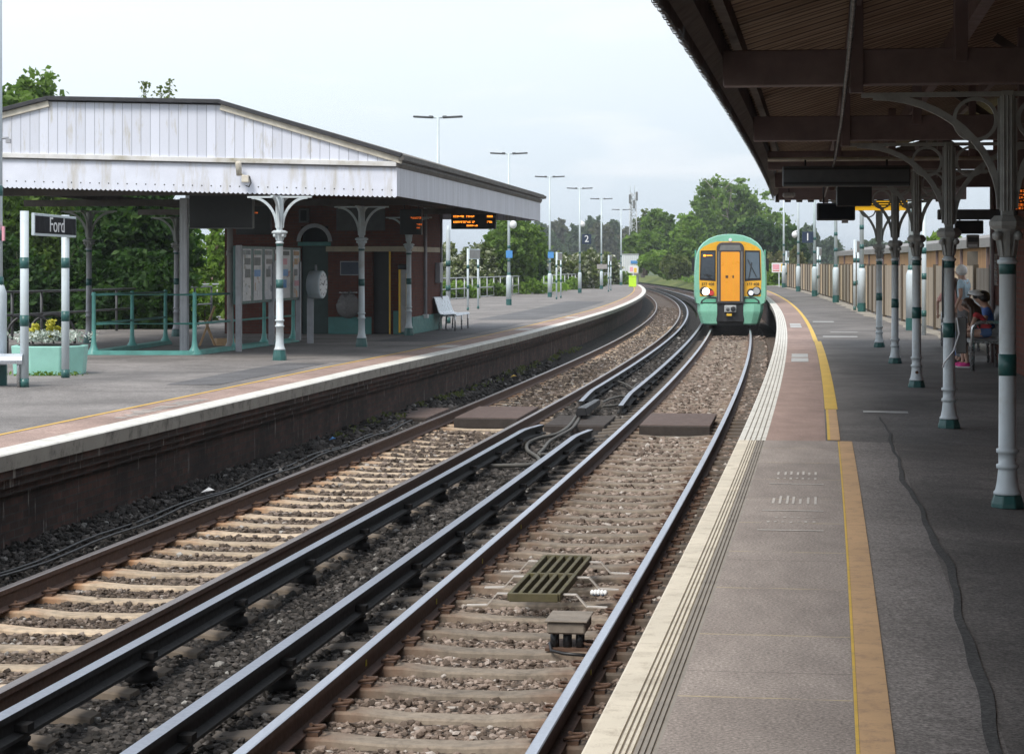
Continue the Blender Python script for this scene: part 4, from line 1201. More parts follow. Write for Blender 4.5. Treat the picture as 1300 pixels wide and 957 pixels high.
# ------------------------------------------------------------------ left-hand station building
SY = 55.0
stL = thing('station_building', 'dark red brick station building with green arched door under the left canopy', 'building', ((522 - 650) / 2750 * SY, SY, zLp(SY)), hdg(SY))
W0, HT = -4.85, 3.95
mb = MB()
for (x0, x1, z0_, z1_) in ((W0, -2.85, 0, HT), (-2.15, -1.0, 0, HT), (-.56, 0, 0, HT), (-2.85, -2.15, 2.75, HT), (-1.0, -.56, 2.12, HT)):
    mb.box(((x0 + x1) / 2, .15, (z0_ + z1_) / 2), (x1 - x0, .3, z1_ - z0_))
mb.box((-.15, 2.65, HT / 2), (.3, 4.7, HT)); mb.box((W0 + .15, 2.65, HT / 2), (.3, 4.7, HT)); mb.box((W0 / 2, 4.85, HT / 2), (-W0 - .62, .3, HT))
mb.build('wall', M['brick_red'], stL)
mb = MB(); mb.box((-1.1, -.012, 2.17), (2.2, .024, .13)); mb.box((.012, 2.5, 2.17), (.024, 5.05, .13)); mb.build('string_course', M['cream'], stL)
mb = MB(); mb.box((-1.58, -.015, .22), (1.12, .03, .44)); mb.box((-.28, -.015, .30), (.36, .03, .60)); mb.box((.015, 2.5, .22), (.03, 4.9, .44)); mb.build('dado', M['teal_dk'], stL, bevel=.01)
MB().box((-2.5, .12, 1.12), (.68, .08, 2.24)).build('door', M['door_green'], stL, bevel=.01)
MB().box((-2.5, -.01, 2.30), (.86, .06, .10)).build('transom', M['teal_dk'], stL, bevel=.01)
mb = MB(); R0, R1 = .36, .46; pts = [(R1 * math.cos(PI * i / 16), R1 * math.sin(PI * i / 16)) for i in range(17)] + [(R0 * math.cos(PI * (16 - i) / 16), R0 * math.sin(PI * (16 - i) / 16)) for i in range(17)]
mb.prism(pts, (-2.5, -.03, 2.36), (1, 0, 0), (0, 0, 1), -.05); mb.build('arch_surround', M['post_grey'], stL)
MB().box((-2.5, .2, 2.55), (.68, .04, .4)).build('fanlight', M['black_sign'], stL)
MB().box((-.78, .25, 1.06), (.44, .04, 2.12)).build('doorway', M['black'], stL)
MB().box((-.545, -.02, 1.06), (.04, .05, 2.1)).build('yellow_edge', M['sig_yel'], stL)
MB().box((-1.30, -.02, 2.95), (1.25, .03, .62)).build('sign_panel', M['grey_dk'], stL, bevel=.004)
mb = MB(); mb.box((-1.58, -.02, 1.68), (.5, .03, .36)); mb.build('notice_frame', M['post_grey'], stL); MB().box((-1.58, -.037, 1.68), (.45, .006, .31)).build('notice', M['navy'], stL)
MB().box((-2.75, -.09, 3.02), (.24, .16, .36)).build('lantern_frame', M['grey_dk'], stL, bevel=.01)
MB().box((-2.75, -.172, 3.02), (.16, .006, .27)).build('lantern_glass', M['black_sign'], stL)
MB().tube([(.06, 1.9, .45), (.06, 1.9, 3.3)], .045, 8).build('downpipe', M['post_grey'], stL); MB().box((.06, 1.9, .42), (.14, .2, .1)).build('shoe', M['white'], stL)
MB().box((.08, 4.1, 1.55), (.14, .5, .55)).build('meter_box', M['post_grey'], stL, bevel=.01)
MB().tube([(.05, 4.7, .3), (.05, 4.7, 3.3)], .035, 8).build('downpipe', M['post_grey'], stL)
# folded ramp against the pillar
t_ = thing('folded_ramp', 'folded yellow-sided boarding ramp leaning by the brick pillar', 'ramp', Vector(stL.location) + Vector((-.22, -.12, 0)), hdg(SY))
MB().box((-.06, 0, .85), (.05, .14, 1.6)).build('side_rail', M['sig_yel'], t_, bevel=.006); MB().box((.13, 0, .8), (.05, .14, 1.5)).build('side_rail', M['sig_yel'], t_, bevel=.006)
MB().box((.035, .02, .86), (.14, .1, 1.58)).build('deck', M['post_grey'], t_, bevel=.004); MB().box((.03, -.02, 1.72), (.26, .16, .12)).build('handle', M['black'], t_, bevel=.02)
# clear rubbish sack hung on the wall
m, t, b, out = nt('clear_plastic'); b.inputs['Base Color'].default_value = (.16, .15, .15, 1); b.inputs['Roughness'].default_value = .18; b.inputs['Specular IOR Level'].default_value = .8
bumpn(t, b, noise(t, pos(t), 9, 5, .6, 1.5), .9, .06); M['plastic'] = m
t_ = thing('rubbish_sack', 'glossy crumpled clear rubbish sack below the wall notice', 'rubbish sack', Vector(stL.location) + Vector((-1.58, -.25, .45)), hdg(SY))
mb = MB(); mb.ell((0, 0, .3), (.3, .18, .34), 20, 14); o = mb.build('sack', M['plastic'], t_)
for v in o.data.vertices:
    a = math.sin(v.co.x * 23 + v.co.z * 9) * .03 + math.sin(v.co.z * 31 + v.co.y * 17) * .025; v.co *= 1 + a * 1.4; v.co.x *= 1 + .2 * (.35 - v.co.z)
MB().tube([(.25 * math.cos(a * PI / 8), .14 * math.sin(a * PI / 8), .62) for a in range(16)], .012, 6, closed=True).build('hoop', M['steel'], t_)

# boards under the left canopy
t_, w_, h_ = hang_box('departure_board', 'black departure board with amber rows at the far end of left canopy', 'departure board', 573, 630, 271, 291, 57.0, .16, M['black'], 3.0)
led_rows(t_, w_, h_, [(h_ * .80, -.53, .02, .05), (h_ * .80, .36, .5, .05), (h_ * .45, -.53, .02, .05), (h_ * .45, .36, .48, .05), (h_ * .22, -.18, .1, .04)], M['amber'], -.084)
t_, w_, h_ = hang_box('departure_board', 'small departure board half hidden behind the third left column', 'departure board', 508, 536, 266, 298, 52.0, .14, M['black'], 3.0)
led_rows(t_, w_, h_, [(h_ * .66, .0, .24, .05), (h_ * .4, .14, .25, .04), (h_ * .27, .14, .22, .03)], M['amber_dim'], -.073, 8)
t_, w_, h_ = hang_box('departure_board', 'dim departure board with faint red rows above the notice board', 'departure board', 326, 302, 255, 296, 47.5, .14, M['black'], 3.0) if False else hang_box('departure_board', 'dim departure board with faint red rows above the notice board', 'departure board', 300, 345, 252, 298, 47.5, .14, M['black'], 3.0)
led_rows(t_, w_, h_, [(h_ * .85, -.2, .1, .03), (h_ * .6, -.3, .1, .03), (h_ * .2, -.3, .0, .03)], M['amber_dim'], -.073, 9)
t_, w_, h_ = hang_box('hanging_sign', 'large dark hanging sign with thin grey edge, left of the notice board', 'sign', 240, 322, 248, 290, 43.0, .10, M['black'], 3.0)
MB().box((w_ / 2 + .01, -.03, h_ / 2), (.02, .14, h_)).build('edge_trim', M['grey_box'], t_)
MB().box((0, -.03, .0), (w_, .14, .018)).build('edge_trim', M['grey_box'], t_)

# ------------------------------------------------------------------ notice board on the left platform
Yn = 42.6; A0 = Vector(((300 - 650) / 2750 * 42.6, 42.6, zLp(42.6))); A1 = Vector(((381 - 650) / 2750 * 48.5, 48.5, zLp(48.5)))
du = Vector((A1.x - A0.x, A1.y - A0.y, 0)); LN = du.length; du.normalize(); rzn = math.atan2(du.y, du.x)
def ux_of(x):
    k = (x - 650) / 2750; return (k * A0.y - A0.x) / (du.x - k * du.y)
t_ = thing('notice_board', 'long teal-framed notice board of five posters on grey posts', 'notice board', A0, rzn)
MB().box((LN / 2, .03, 1.51), (LN, .08, 1.16)).build('frame', M['col_green'], t_, bevel=.01)
for xx in (0.0, LN * .52, LN * .97): MB().box((xx, .0 if xx else -.05, 1.05 if xx == 0 else .9), (.11, .11, 2.1 if xx == 0 else 1.75)).build('post', M['post_grey'], t_, bevel=.008)
def poster(name, hue, seed):
    m, t, b, out = nt(name); oc = t.nodes.new('ShaderNodeTexCoord').outputs['Generated']
    br = t.nodes.new('ShaderNodeTexBrick'); t.links.new(stretch(t, oc, (1, 1, 1)), br.inputs['Vector'])
    v = N(t, 'ShaderNodeTexVoronoi', distance='CHEBYCHEV'); v.inputs['Scale'].default_value = 3.5
    mp = t.nodes.new('ShaderNodeMapping'); mp.inputs['Location'].default_value = (seed, seed * 2.3, 0); mp.inputs['Scale'].default_value = (1.0, 1.0, 2.2); t.links.new(oc, mp.inputs[0]); t.links.new(mp.outputs[0], v.inputs['Vector'])
    sp = t.nodes.new('ShaderNodeSeparateColor'); t.links.new(v.outputs['Color'], sp.inputs[0])
    c = ramp(t, sp.outputs[0], [(0, (.62, .62, .64)), (.5, (.75, .74, .76)), (.8, (.58, .60, .64)), (.93, hue)])
    ln = N(t, 'ShaderNodeTexNoise'); ln.inputs['Scale'].default_value = 30; t.links.new(oc, ln.inputs['Vector'])
    c = mixc(t, ramp(t, ln.outputs['Fac'], [(.55, 0.0), (.62, .35)]), c, (.2, .2, .22))
    t.links.new(c, b.inputs['Base Color']); b.inputs['Roughness'].default_value = .35; b.inputs['Specular IOR Level'].default_value = .4
    return m
HU = [(.30, .28, .25), (.45, .30, .20), (.30, .32, .36), (.36, .12, .10), (.75, .33, .05)]
for i, (x0, x1) in enumerate(((307, 317.5), (321, 331.5), (335, 344.5), (348, 367.5), (371, 379))):
    a, b_ = ux_of(x0), ux_of(x1)
    MB().box(((a + b_) / 2, -.014, 1.51), (b_ - a, .012, 1.04)).build('poster', poster('poster_print', HU[i], 1.7 * i), t_)
    pw = b_ - a; rp = random.Random(i)
    MB().box(((a + b_) / 2, -.0215, 1.96), (pw * .86, .004, .09)).build('poster_heading', M[['navy', 'col_green', 'navy', 'grey_dk', 'ochre'][i]], t_)
    for q_ in range(3 if i > 2 else 2):
        MB().box(((a + b_) / 2 + pw * rp.uniform(-.1, .1), -.0215, 1.78 - q_ * .24), (pw * rp.uniform(.5, .8), .004, rp.uniform(.10, .18))).build('poster_block', M[rp.choice(['lead', 'ochre', 'grey_box', 'blue', 'pink'])], t_)
    if i in (1, 2):
        q = MB(); q.lathe([(.07, 0), (.07, .004)], 16, M=Matrix.Translation((a + (b_ - a) * .5, -.024, 1.12)) @ Matrix.Rotation(PI / 2, 4, 'X')); q.build('round_print', M['white'], t_)
# clock
t_ = thing('platform_clock', 'round white double-faced clock drum on a grey post by the green door', 'clock', ((394 - 650) / 2750 * 47.7, 47.7, zLp(47.7)), 0)
MB().box((0, 0, .62), (.14, .10, 1.24)).build('post', M['post_grey'], t_, bevel=.01)
R_ = Matrix.Translation((.14, -.02, 1.30)) @ Matrix.Rotation(-.24, 4, 'Z') @ Matrix.Rotation(PI / 2, 4, 'Y')
MB().lathe([(.27, -.15), (.31, -.13), (.31, .13), (.29, .15)], 28, M=R_).build('drum', M['post_white'], t_)
MB().lathe([(.262, .150), (.262, .156)], 28, M=R_).build('dial', M['white'], t_)
MB().lathe([(.262, -.156), (.262, -.150)], 28, M=R_).build('dial', M['white'], t_)
mb = MB()
for h in range(12): mb.box((0, 0, 0), (.05, .016, .004), 0, 0, R_ @ Matrix.Rotation(h * PI / 6, 4, 'Z') @ Matrix.Translation((.215, 0, .159)))
mb.build('hour_mark', M['black'], t_)
for (an, l, w_) in ((2.4, .14, .022), (4.5, .19, .016)): MB().box((0, 0, 0), (l, w_, .004), 0, 0, R_ @ Matrix.Rotation(an, 4, 'Z') @ Matrix.Translation((l / 2 - .02, 0, .163))).build('hand', M['black'], t_)
MB().tube([(.12, 0, 1.6), (.12, 0, 1.74)], .025, 8).build('finial', M['post_grey'], t_)
# ------------------------------------------------------------------ text helper
def text_mesh(name, s, size, mat, parent, Mx, depth=.003):
    cu = bpy.data.curves.new('txt', 'FONT'); cu.body = s; cu.size = size; cu.extrude = depth; cu.align_x = 'CENTER'; cu.align_y = 'CENTER'
    tmp = bpy.data.objects.new('txt', cu); COL.objects.link(tmp)
    dg = bpy.context.evaluated_depsgraph_get(); me = bpy.data.meshes.new_from_object(tmp.evaluated_get(dg))
    COL.objects.unlink(tmp); bpy.data.objects.remove(tmp)
    me.materials.clear(); me.materials.append(mat); me.transform(Mx); me.name = name
    o = bpy.data.objects.new(name, me); return put(o, parent)
UPX = Matrix.Rotation(PI / 2, 4, 'X')          # text standing up, facing -y

# ------------------------------------------------------------------ lamp posts
def lamp_post(label, loc, rz, group, h=7.0, heads=True):
    t_ = thing('lamp_post', label, 'lamp post', loc, rz, group)
    MB().lathe([(.135, 0), (.135, .28)], 8, smooth=False).build('foot', M['col_green'], t_)
    MB().lathe([(.125, .28), (.125, 1.28), (.075, 1.42)], 14).build('base_compartment', M['post_white'], t_)
    MB().lathe([(.07, 1.40), (.055, h)], 12).build('pole', M['post_white'], t_)
    for z in (1.36, 2.0, 2.62): MB().lathe([(.088 if z < 1.5 else .074, z), (.080 if z < 1.5 else .073, z + .14)], 12).build('green_band', M['col_green'], t_)
    if heads:
        MB().tube([(-.18, 0, h - .02), (.18, 0, h - .02)], .03, 8).build('cross_arm', M['post_white'], t_)
        for s in (-1, 1):
            mb = MB(); R_ = Matrix.Translation((s * .52, 0, h)) @ Matrix.Rotation(-s * .05, 4, 'Y')
            mb.box((0, 0, 0), (.70, .26, .065), 0, 0, R_); mb.box((s * -.28, 0, .03), (.16, .2, .06), 0, 0, R_)
            mb.build('lamp_head', M['grey_dk'], t_, bevel=.02)
    return t_
LL_ = [(556, 76, None), (646, 100, None), (698, 126, None), (736, 145, None), (763.5, 168, None), (788.5, 201, None)]
lab = ['tallest twin-headed lamp post rising behind the left canopy roof', 'twin-headed lamp post with white camera ball, just right of the left canopy',
       'twin-headed lamp post with blue sign, third along the left platform', 'twin-headed lamp post carrying the platform 2 sign',
       'slim twin-headed lamp post with a pale plate, fifth along the left platform', 'farthest twin-headed lamp post at the left platform end']
lp_ = []
for (x, Y, _), l in zip(LL_, lab):
    lp_.append(lamp_post(l, ((x - 650) / 2750 * Y, Y, zLp(Y)), hdg(Y) * .3, 'twin-headed lamp posts on the left platform'))
def pole_sign(lp, z, w_, h_, mat, dx, text=None, name='sign_plate'):
    MB().box((dx, -.09, z), (w_, .03, h_)).build(name, mat, lp, bevel=.004)
    if text: text_mesh('sign_number', text, h_ * .95, M['white'], lp, Matrix.Translation((dx, -.108, z)) @ UPX)
pole_sign(lp_[1], 2.35, .30, .34, M['blue'], .02); pole_sign(lp_[2], 2.45, .34, .36, M['blue'], .06)
pole_sign(lp_[3], 3.6, .62, .66, M['navy'], .46, '2'); pole_sign(lp_[4], 1.75, .8, .36, M['lead'], .05)
for (l, z) in ((lp_[1], 3.72), (lp_[3], 4.6)):
    q = MB(); q.ell((.20, -.05, z), (.17, .17, .19), 12, 8); q.tube([(0, 0, z + .22), (.2, -.03, z + .2)], .04, 8); q.build('camera_ball', M['white'], l)
RRL = [(995, 137), (1013.4, 118), (1034, 101), (1061, 85), (1094, 69), (1157, 50)]
lab = ['farthest lamp post on the right platform beside the small warning sign', 'lamp post with a camera ball, second farthest on the right platform', 'lamp post carrying the platform 1 sign by the wooden fence',
       'lamp post with dark foot standing where the brown shed begins', 'lamp post by the twin sign posts along the wooden fence', 'thick nearest lamp post on the right platform, between the third and fourth columns']
rp_ = []
for (x, Y), l in zip(RRL, lab):
    rp_.append(lamp_post(l, ((x - 650) / 2750 * Y, Y, 0), hdg(Y), 'lamp posts along the right-hand fence', 6.8))
MB().box((-.32, -.09, 2.75), (.52, .03, .52)).build('sign_plate', M['navy'], rp_[2], bevel=.004)
text_mesh('sign_number', '1', .5, M['white'], rp_[2], Matrix.Translation((-.32, -.108, 2.75)) @ UPX)
q = MB(); q.ell((-.2, -.05, 3.1), (.16, .16, .18), 12, 8); q.tube([(0, 0, 3.3), (-.2, -.03, 3.28)], .04, 8); q.build('camera_ball', M['white'], rp_[1])
t_ = lamp_post('big white lamp post with green bands at the left edge beside the bench', ((-3 - 650) / 2750 * 30, 30, zLp(30)), .1, 'twin-headed lamp posts on the left platform')
MB().box((.085, -.04, 2.1), (.03, .12, .2)).build('sticker', M['pink'], t_)
q = MB(); q.tube([(0, 0, 3.42), (.15, -.02, 3.42)], .02, 6); q.box((.15, -.03, 3.38), (.06, .12, .06)); q.build('bracket_arm', M['post_grey'], t_)
t_ = thing('sign_post', 'thick white sign post with two green bands behind the metal bench', 'post', ((569 - 650) / 2750 * 66, 66, zLp(66)), 0)
MB().lathe([(.07, 0), (.065, 2.85), (.02, 3.0)], 12).build('pole', M['post_white'], t_)
for z in (.02, 1.0, 1.75): MB().lathe([(.078, z), (.078, z + .17)], 12).build('green_band', M['col_green'], t_)

# name boards (two posts and a board), several seen nearly edge-on
def name_board(label, p0, p1, z0, z1, text=None, mat=None, r=.045, group='station name boards', face=-1, back=False):
    d = Vector((p1.x - p0.x, p1.y - p0.y, 0)); L = d.length; rz = math.atan2(d.y, d.x)
    t_ = thing('name_board', label, 'name board', p0, rz, group)
    for xx in (0.0, L):
        mb = MB(); mb.lathe([(r, .0), (r, z1 + .02)], 12, (xx, 0, 0)); mb.build('post', M['post_white'], t_)
        for z in (.35 * z1, .68 * z1): MB().lathe([(r + .004, z), (r + .004, z + .15)], 12, (xx, 0, 0)).build('green_band', M['col_green'], t_)
        MB().lathe([(r + .004, 0), (r + .004, .12)], 12, (xx, 0, 0)).build('foot', M['col_green'], t_)
    MB().box((L / 2, face * .055, (z0 + z1) / 2), (L + .12, .045, z1 - z0)).build('board_frame', M['post_white'], t_, bevel=.005)
    MB().box((L / 2, face * .079, (z0 + z1) / 2), (L + .05, .006, z1 - z0 - .07)).build('board_face', mat or M['black_sign'], t_)
    return t_, L
p0 = Vector(((31 - 650) / 2750 * 29.5, 29.5, zLp(29.5))); p1 = Vector(((83 - 650) / 2750 * 32.0, 32.0, zLp(32)))
t_, L = name_board('black station name board reading Ford on white posts with green bands', p0, p1, 2.07, 2.38, r=.058)
for ch in list(t_.children):
    if ch.name.startswith('board_f'): ch.data.transform(Matrix.Translation((.32, 0, 0)))
text_mesh('board_text', 'Ford', .30, M['white'], t_, Matrix.Translation((L * .52 + .3, -.084, 2.225)) @ Matrix.Scale(1.7, 4, (1, 0, 0)) @ UPX)
for (xa, xb, Y, lab, z1, dY) in ((594, 607, 88, 'pale backed name board on two posts in front of the blossoming hedge', 2.5, 3.0), (706.5, 712, 118, 'name board seen edge-on by the third lamp post', 2.55, 4.5), (772.5, 775.5, 152, 'far name board seen edge-on near the left platform end', 2.55, 6)):
    a = Vector(((xa - 650) / 2750 * Y, Y, zLp(Y))); b_ = Vector(((xb - 650) / 2750 * (Y + dY), Y + dY, zLp(Y)))
    name_board(lab, a, b_, z1 - .42, z1, mat=M['lead'])
for (xa, xb, Y, lab) in ((1085, 1089.5, 71, 'pair of sign posts seen edge-on beside a right-hand lamp post'), (1038, 1041, 104, 'distant pair of sign posts by the platform 1 lamp post'), (998, 1000.5, 138, 'farthest pair of sign posts on the right platform')):
    a = Vector(((xa - 650) / 2750 * Y, Y, 0)); b_ = Vector(((xb - 650) / 2750 * (Y + 3.2), Y + 3.2, 0)); name_board(lab, a, b_, 1.9, 2.3, mat=M['lead'])
a = Vector(((1173 - 650) / 2750 * 46.5, 46.5, 0)); t_ = thing('sign_post', 'slim white sign post with green bands between two right-hand columns', 'post', a)
MB().lathe([(.05, 0), (.05, 2.9)], 12).build('pole', M['post_white'], t_)
for z in (.4, 1.2, 1.75): MB().lathe([(.055, z), (.055, z + .13)], 12).build('green_band', M['col_green'], t_)
def small_sign(label, p, w_, h_, z, cells, name='warning_sign'):
    t_ = thing(name, label, 'sign', p, 0)
    MB().box((0, 0, z / 2), (.07, .05, z)).build('post', M['post_white'], t_)
    MB().box((0, -.04, z), (w_, .02, h_)).build('plate', M['white'], t_)
    for (x, zz, ww, hh, mt) in cells: MB().box((x, -.053, z + zz), (ww, .006, hh)).build('symbol', M[mt], t_)
    return t_
small_sign('small white and yellow warning sign at the far right platform end', ((989 - 650) / 2750 * 140, 140, 0), .95, .62, 1.25, [(-.2, .05, .42, .34, 'pink'), (-.2, -.2, .42, .05, 'red'), (.28, 0, .3, .5, 'sig_yel')])
small_sign('white warning sign with red and yellow symbols above the lime box', ((804 - 650) / 2750 * 186, 186, zLp(186)), .75, .62, 1.5, [(-.16, 0, .26, .4, 'pink'), (.17, -.08, .24, .4, 'sig_yel')])
t_ = thing('grit_box', 'bright lime green box at the far end of the left platform', 'box', ((803 - 650) / 2750 * 184, 184, zLp(184)), 0)
MB().box((0, 0, .44), (.62, .6, .84)).build('body', M['lime'], t_, bevel=.03); MB().box((0, 0, .90), (.66, .64, .1)).build('lid', M['lime'], t_, bevel=.03)
t_ = thing('relay_cabinet', 'white ribbed equipment cabinet with blue sign beyond the left platform end', 'cabinet', ((800 - 650) / 2750 * 235, 235, .30), .05)
for x in (-.7, .7):
    for y in (-.4, .4): MB().box((x, y, -.5), (.12, .12, 1.1)).build('leg', M['galv'], t_)
MB().box((0, 0, 1.15), (1.75, 1.2, 2.0)).build('cabinet_body', M['white'], t_, bevel=.02)
for i in range(9): MB().box((-.8 + i * .2, -.62, 1.15), (.05, .05, 1.9)).build('rib', M['post_white'], t_)
MB().box((.35, -.66, 1.35), (.75, .02, .32)).build('blue_sign', M['blue'], t_); MB().box((0, 0, 2.2), (1.85, 1.3, .1)).build('roof_cap', M['galv'], t_)
MB().box((0, 0, .07), (1.85, 1.3, .2)).build('plinth', M['lead'], t_)
# telecom mast
t_ = thing('lattice_mast', 'tall thin grey lattice telecom mast behind the trees', 'mast', ((803 - 650) / 2750 * 320, 320, -1.5), .2)
H = 13.4; mb = MB(); mbd = MB()
cor = [(-.75, -.5), (.75, -.5), (0, .8)]
for c_ in cor: mb.tube([(c_[0], c_[1], 0), (c_[0] * .55, c_[1] * .55, H)], .075, 6)
mb.build('mast_leg', M['galv'], t_)
n = 16
for i in range(n):
    for j in range(3):
        a, b_ = cor[j], cor[(j + 1) % 3]; s0 = 1 - .45 * i / n; s1 = 1 - .45 * (i + 1) / n
        mbd.tube([(a[0] * s0, a[1] * s0, H * i / n), (b_[0] * s1, b_[1] * s1, H * (i + 1) / n)], .04, 4)
        mbd.tube([(a[0] * s0, a[1] * s0, H * i / n), (b_[0] * s0, b_[1] * s0, H * i / n)], .035, 4)
mbd.build('lattice_bracing', M['galv'], t_)
for (x, y, z) in ((-.5, -.4, H - .9), (.55, -.35, H - .5), (.1, -.5, H - 1.7)): MB().box((x, y, z), (.3, .2, 1.3)).build('antenna', M['grey_box'], t_, bevel=.03)
for x in (-.35, .3): MB().tube([(x, 0, H - .2), (x, 0, H + 1.1)], .035, 5).build('whip', M['galv'], t_)

# ------------------------------------------------------------------ railings and fences
def railing_run(label, pts, zf, h, mats, name='railing', cat='railing', spacing=2.0, rails=(1.0, .52), thick=.025, foot=False, plinth=None, infill=0):
    base = Vector((pts[0][0], pts[0][1], zf(pts[0])))
    t_ = thing(name, label, cat, base); posts = []
    for a, b_ in zip(pts[:-1], pts[1:]):
        d = math.hypot(b_[0] - a[0], b_[1] - a[1]); n = max(1, round(d / spacing))
        for i in range(n): posts.append((a[0] + (b_[0] - a[0]) * i / n, a[1] + (b_[1] - a[1]) * i / n))
    posts.append(tuple(pts[-1]))
    for p in posts:
        z = zf(p); mb = MB()
        if foot: mb.lathe([(.15, .0), (.14, .03), (.06, .16), (.042, .30), (.036, h * .98), (.05, h), (.03, h + .05)], 10, (p[0], p[1], z))
        else: mb.lathe([(thick * 1.25, 0), (thick * 1.25, h)], 8, (p[0], p[1], z))
        mb.build('post', mats, t_, world=True)
    for k in rails:
        mb = MB(); mb.tube([(p[0], p[1], zf(p) + h * k) for p in pts], thick, 8); mb.build('rail', mats, t_, world=True)
    if plinth:
        for a, b_ in zip(pts[:-1], pts[1:]):
            mb = MB(); mb.bar((a[0], a[1], zf(a) + plinth / 2 - .005), (b_[0], b_[1], zf(b_) + plinth / 2 - .005), .26, plinth); mb.build('plinth', mats, t_, world=True, bevel=.01)
    return t_
zz = lambda p: zLp(p[1])
F0 = Vector(((119 - 650) / 2750 * 40.9, 40.9)); F1 = Vector(((247 - 650) / 2750 * 40.9, 40.9))
railing_run('teal iron railing on a low kerb round the opening under the left canopy', [(-7.55, 47.2), (F0.x, F0.y), (F1.x, F1.y), (-4.95, 49.0)], zz, 1.14, M['teal'], spacing=3.1, foot=True, plinth=.09, thick=.022)
t_ = thing('cable_reel_stand', 'mustard yellow folding stand on the floor behind the teal railing', 'stand', ((262 - 650) / 2750 * 46, 46, zLp(46)), .3)
mb = MB(); mb.bar((-.15, 0, 0), (.18, 0, .85), .05, .04); mb.build('strut', M['ochre'], t_); mb = MB(); mb.bar((.2, .1, 0), (-.02, .05, .55), .05, .04); mb.build('strut', M['ochre'], t_)
MB().box((.42, .15, .08), (.4, .3, .16)).build('tray', M['ochre'], t_, bevel=.01)
bk = [P(Y, LE + 11.2, 0) for Y in (33, 42, 50, 58, 66)]
railing_run('dark galvanised rear railing in front of the bushes behind the left canopy', [(p.x, p.y) for p in bk], zz, 1.12, M['grey_dk'], spacing=2.2, thick=.028)
def wf(Y): return wL(Y) - .15
lf = [(P(Y, LE + (7.6 if Y < 100 else max(3.2, min(7.6, wf(Y)))), 0)) for Y in (64, 76, 88, 100, 112, 124, 136, 148, 160, 172, 184, 196)]
lf = [P(Y, max(wL(Y) - .2 if Y > 110 else 13 - .12 * (Y - 60) , 3.0), 0) for Y in (64, 76, 88, 100, 112, 124, 136, 148, 160, 172, 184, 196)]
lf = [P(Y, o, 0) for Y, o in tuple((q, LE + wL(q) - .25) for q in (66, 78, 90, 102, 114, 126, 138, 150, 162, 174, 186, 198))]
railing_run('long silver galvanised railing along the back of the left platform', [(p.x, p.y) for p in lf], lambda p: zLp(p[1]) - .02, 1.18, M['galv'], spacing=2.4, rails=(1.0, .5, .06), thick=.03)
for i in range(3):
    x = 12 + i * 27; Y = 38.0 + i * .5; c = Vector(((x - 650) / 2750 * Y, Y, zLp(Y)))
    t_ = thing('cycle_hoop', ['black cycle hoop nearest the left edge behind the planter', 'middle black cycle hoop behind the planter', 'right black cycle hoop behind the name board post'][i], 'cycle stand', c, .5, 'black cycle hoops')
    MB().tube([(-.42, 0, 0), (-.42, 0, .45)] + [(-.42 * math.cos(a * PI / 12), 0, .45 + .36 * math.sin(a * PI / 12)) for a in range(1, 12)] + [(.42, 0, .45), (.42, 0, 0)], .025, 8).build('hoop_tube', M['black'], t_)

# wooden fence made of panels
def timber(name, cols):
    m, t, b, out = nt(name); p = pos(t)
    uv = t.nodes.new('ShaderNodeUVMap').outputs[0]; sx = t.nodes.new('ShaderNodeSeparateXYZ'); t.links.new(uv, sx.inputs[0])
    q = math_(t, 'DIVIDE', sx.outputs[0], .14)
    w = N(t, 'ShaderNodeTexWhiteNoise', noise_dimensions='1D'); t.links.new(math_(t, 'FLOOR', q), w.inputs['W'])
    c = ramp(t, w.outputs[0], [(0, cols[0]), (.35, cols[1]), (.7, cols[2]), (1, cols[1])])
    g = noise(t, stretch(t, p, (22, 22, 1.2)), 3, 5, .65)
    c = mixc(t, .8, c, ramp(t, g, [(.3, .68), (.7, 1.2)]), 'MULTIPLY')
    ln = ramp(t, math_(t, 'FRACT', q), [(.05, 1.0), (.1, 0.0)])
    c = mixc(t, ln, c, tuple(x * .35 for x in cols[0]))
    t.links.new(c, b.inputs['Base Color']); b.inputs['Roughness'].default_value = .85
    bumpn(t, b, math_(t, 'SUBTRACT', g, ln), .5, .01); return m
TB = [timber('fence_new', ((.50, .37, .235), (.60, .455, .30), (.66, .52, .36))), timber('fence_old', ((.29, .23, .165), (.38, .31, .235), (.45, .38, .29))), timber('fence_grey', ((.26, .215, .17), (.34, .285, .225), (.40, .345, .275)))]
fl = thing('wooden_fence', 'long close-boarded wooden fence of pale and weathered panels along the right platform', 'fence', P(80, -3.3, 0))
pts = [(36.5, -4.25), (51, -3.68), (65, -3.05), (145, -2.88)]
Y = 36.5; k = 0; u = 0
while Y < 144:
    Ye = Y + 2.42
    a = P(Y, interp(Y, [q[0] for q in pts], [q[1] for q in pts]), 0); b_ = P(Ye - .06, interp(Ye, [q[0] for q in pts], [q[1] for q in pts]), 0)
    d = (b_ - a); L = d.length; d.normalize(); hh = 1.47 + random.uniform(-.02, .03)
    mb = MB(); mb.prism([(0, .05), (L, .05), (L, hh), (0, hh)], a, d, (0, 0, 1), .035, uvo=(u, 0)); u += L + 1
    mb.build('fence_panel', TB[[0, 1, 2, 1, 0, 2, 1][k % 7]], fl, world=True)
    mb = MB(); mb.box((b_.x, b_.y, .76), (.10, .10, 1.52), 0); mb.build('fence_post', TB[1], fl, world=True)
    Y = Ye; k += 1
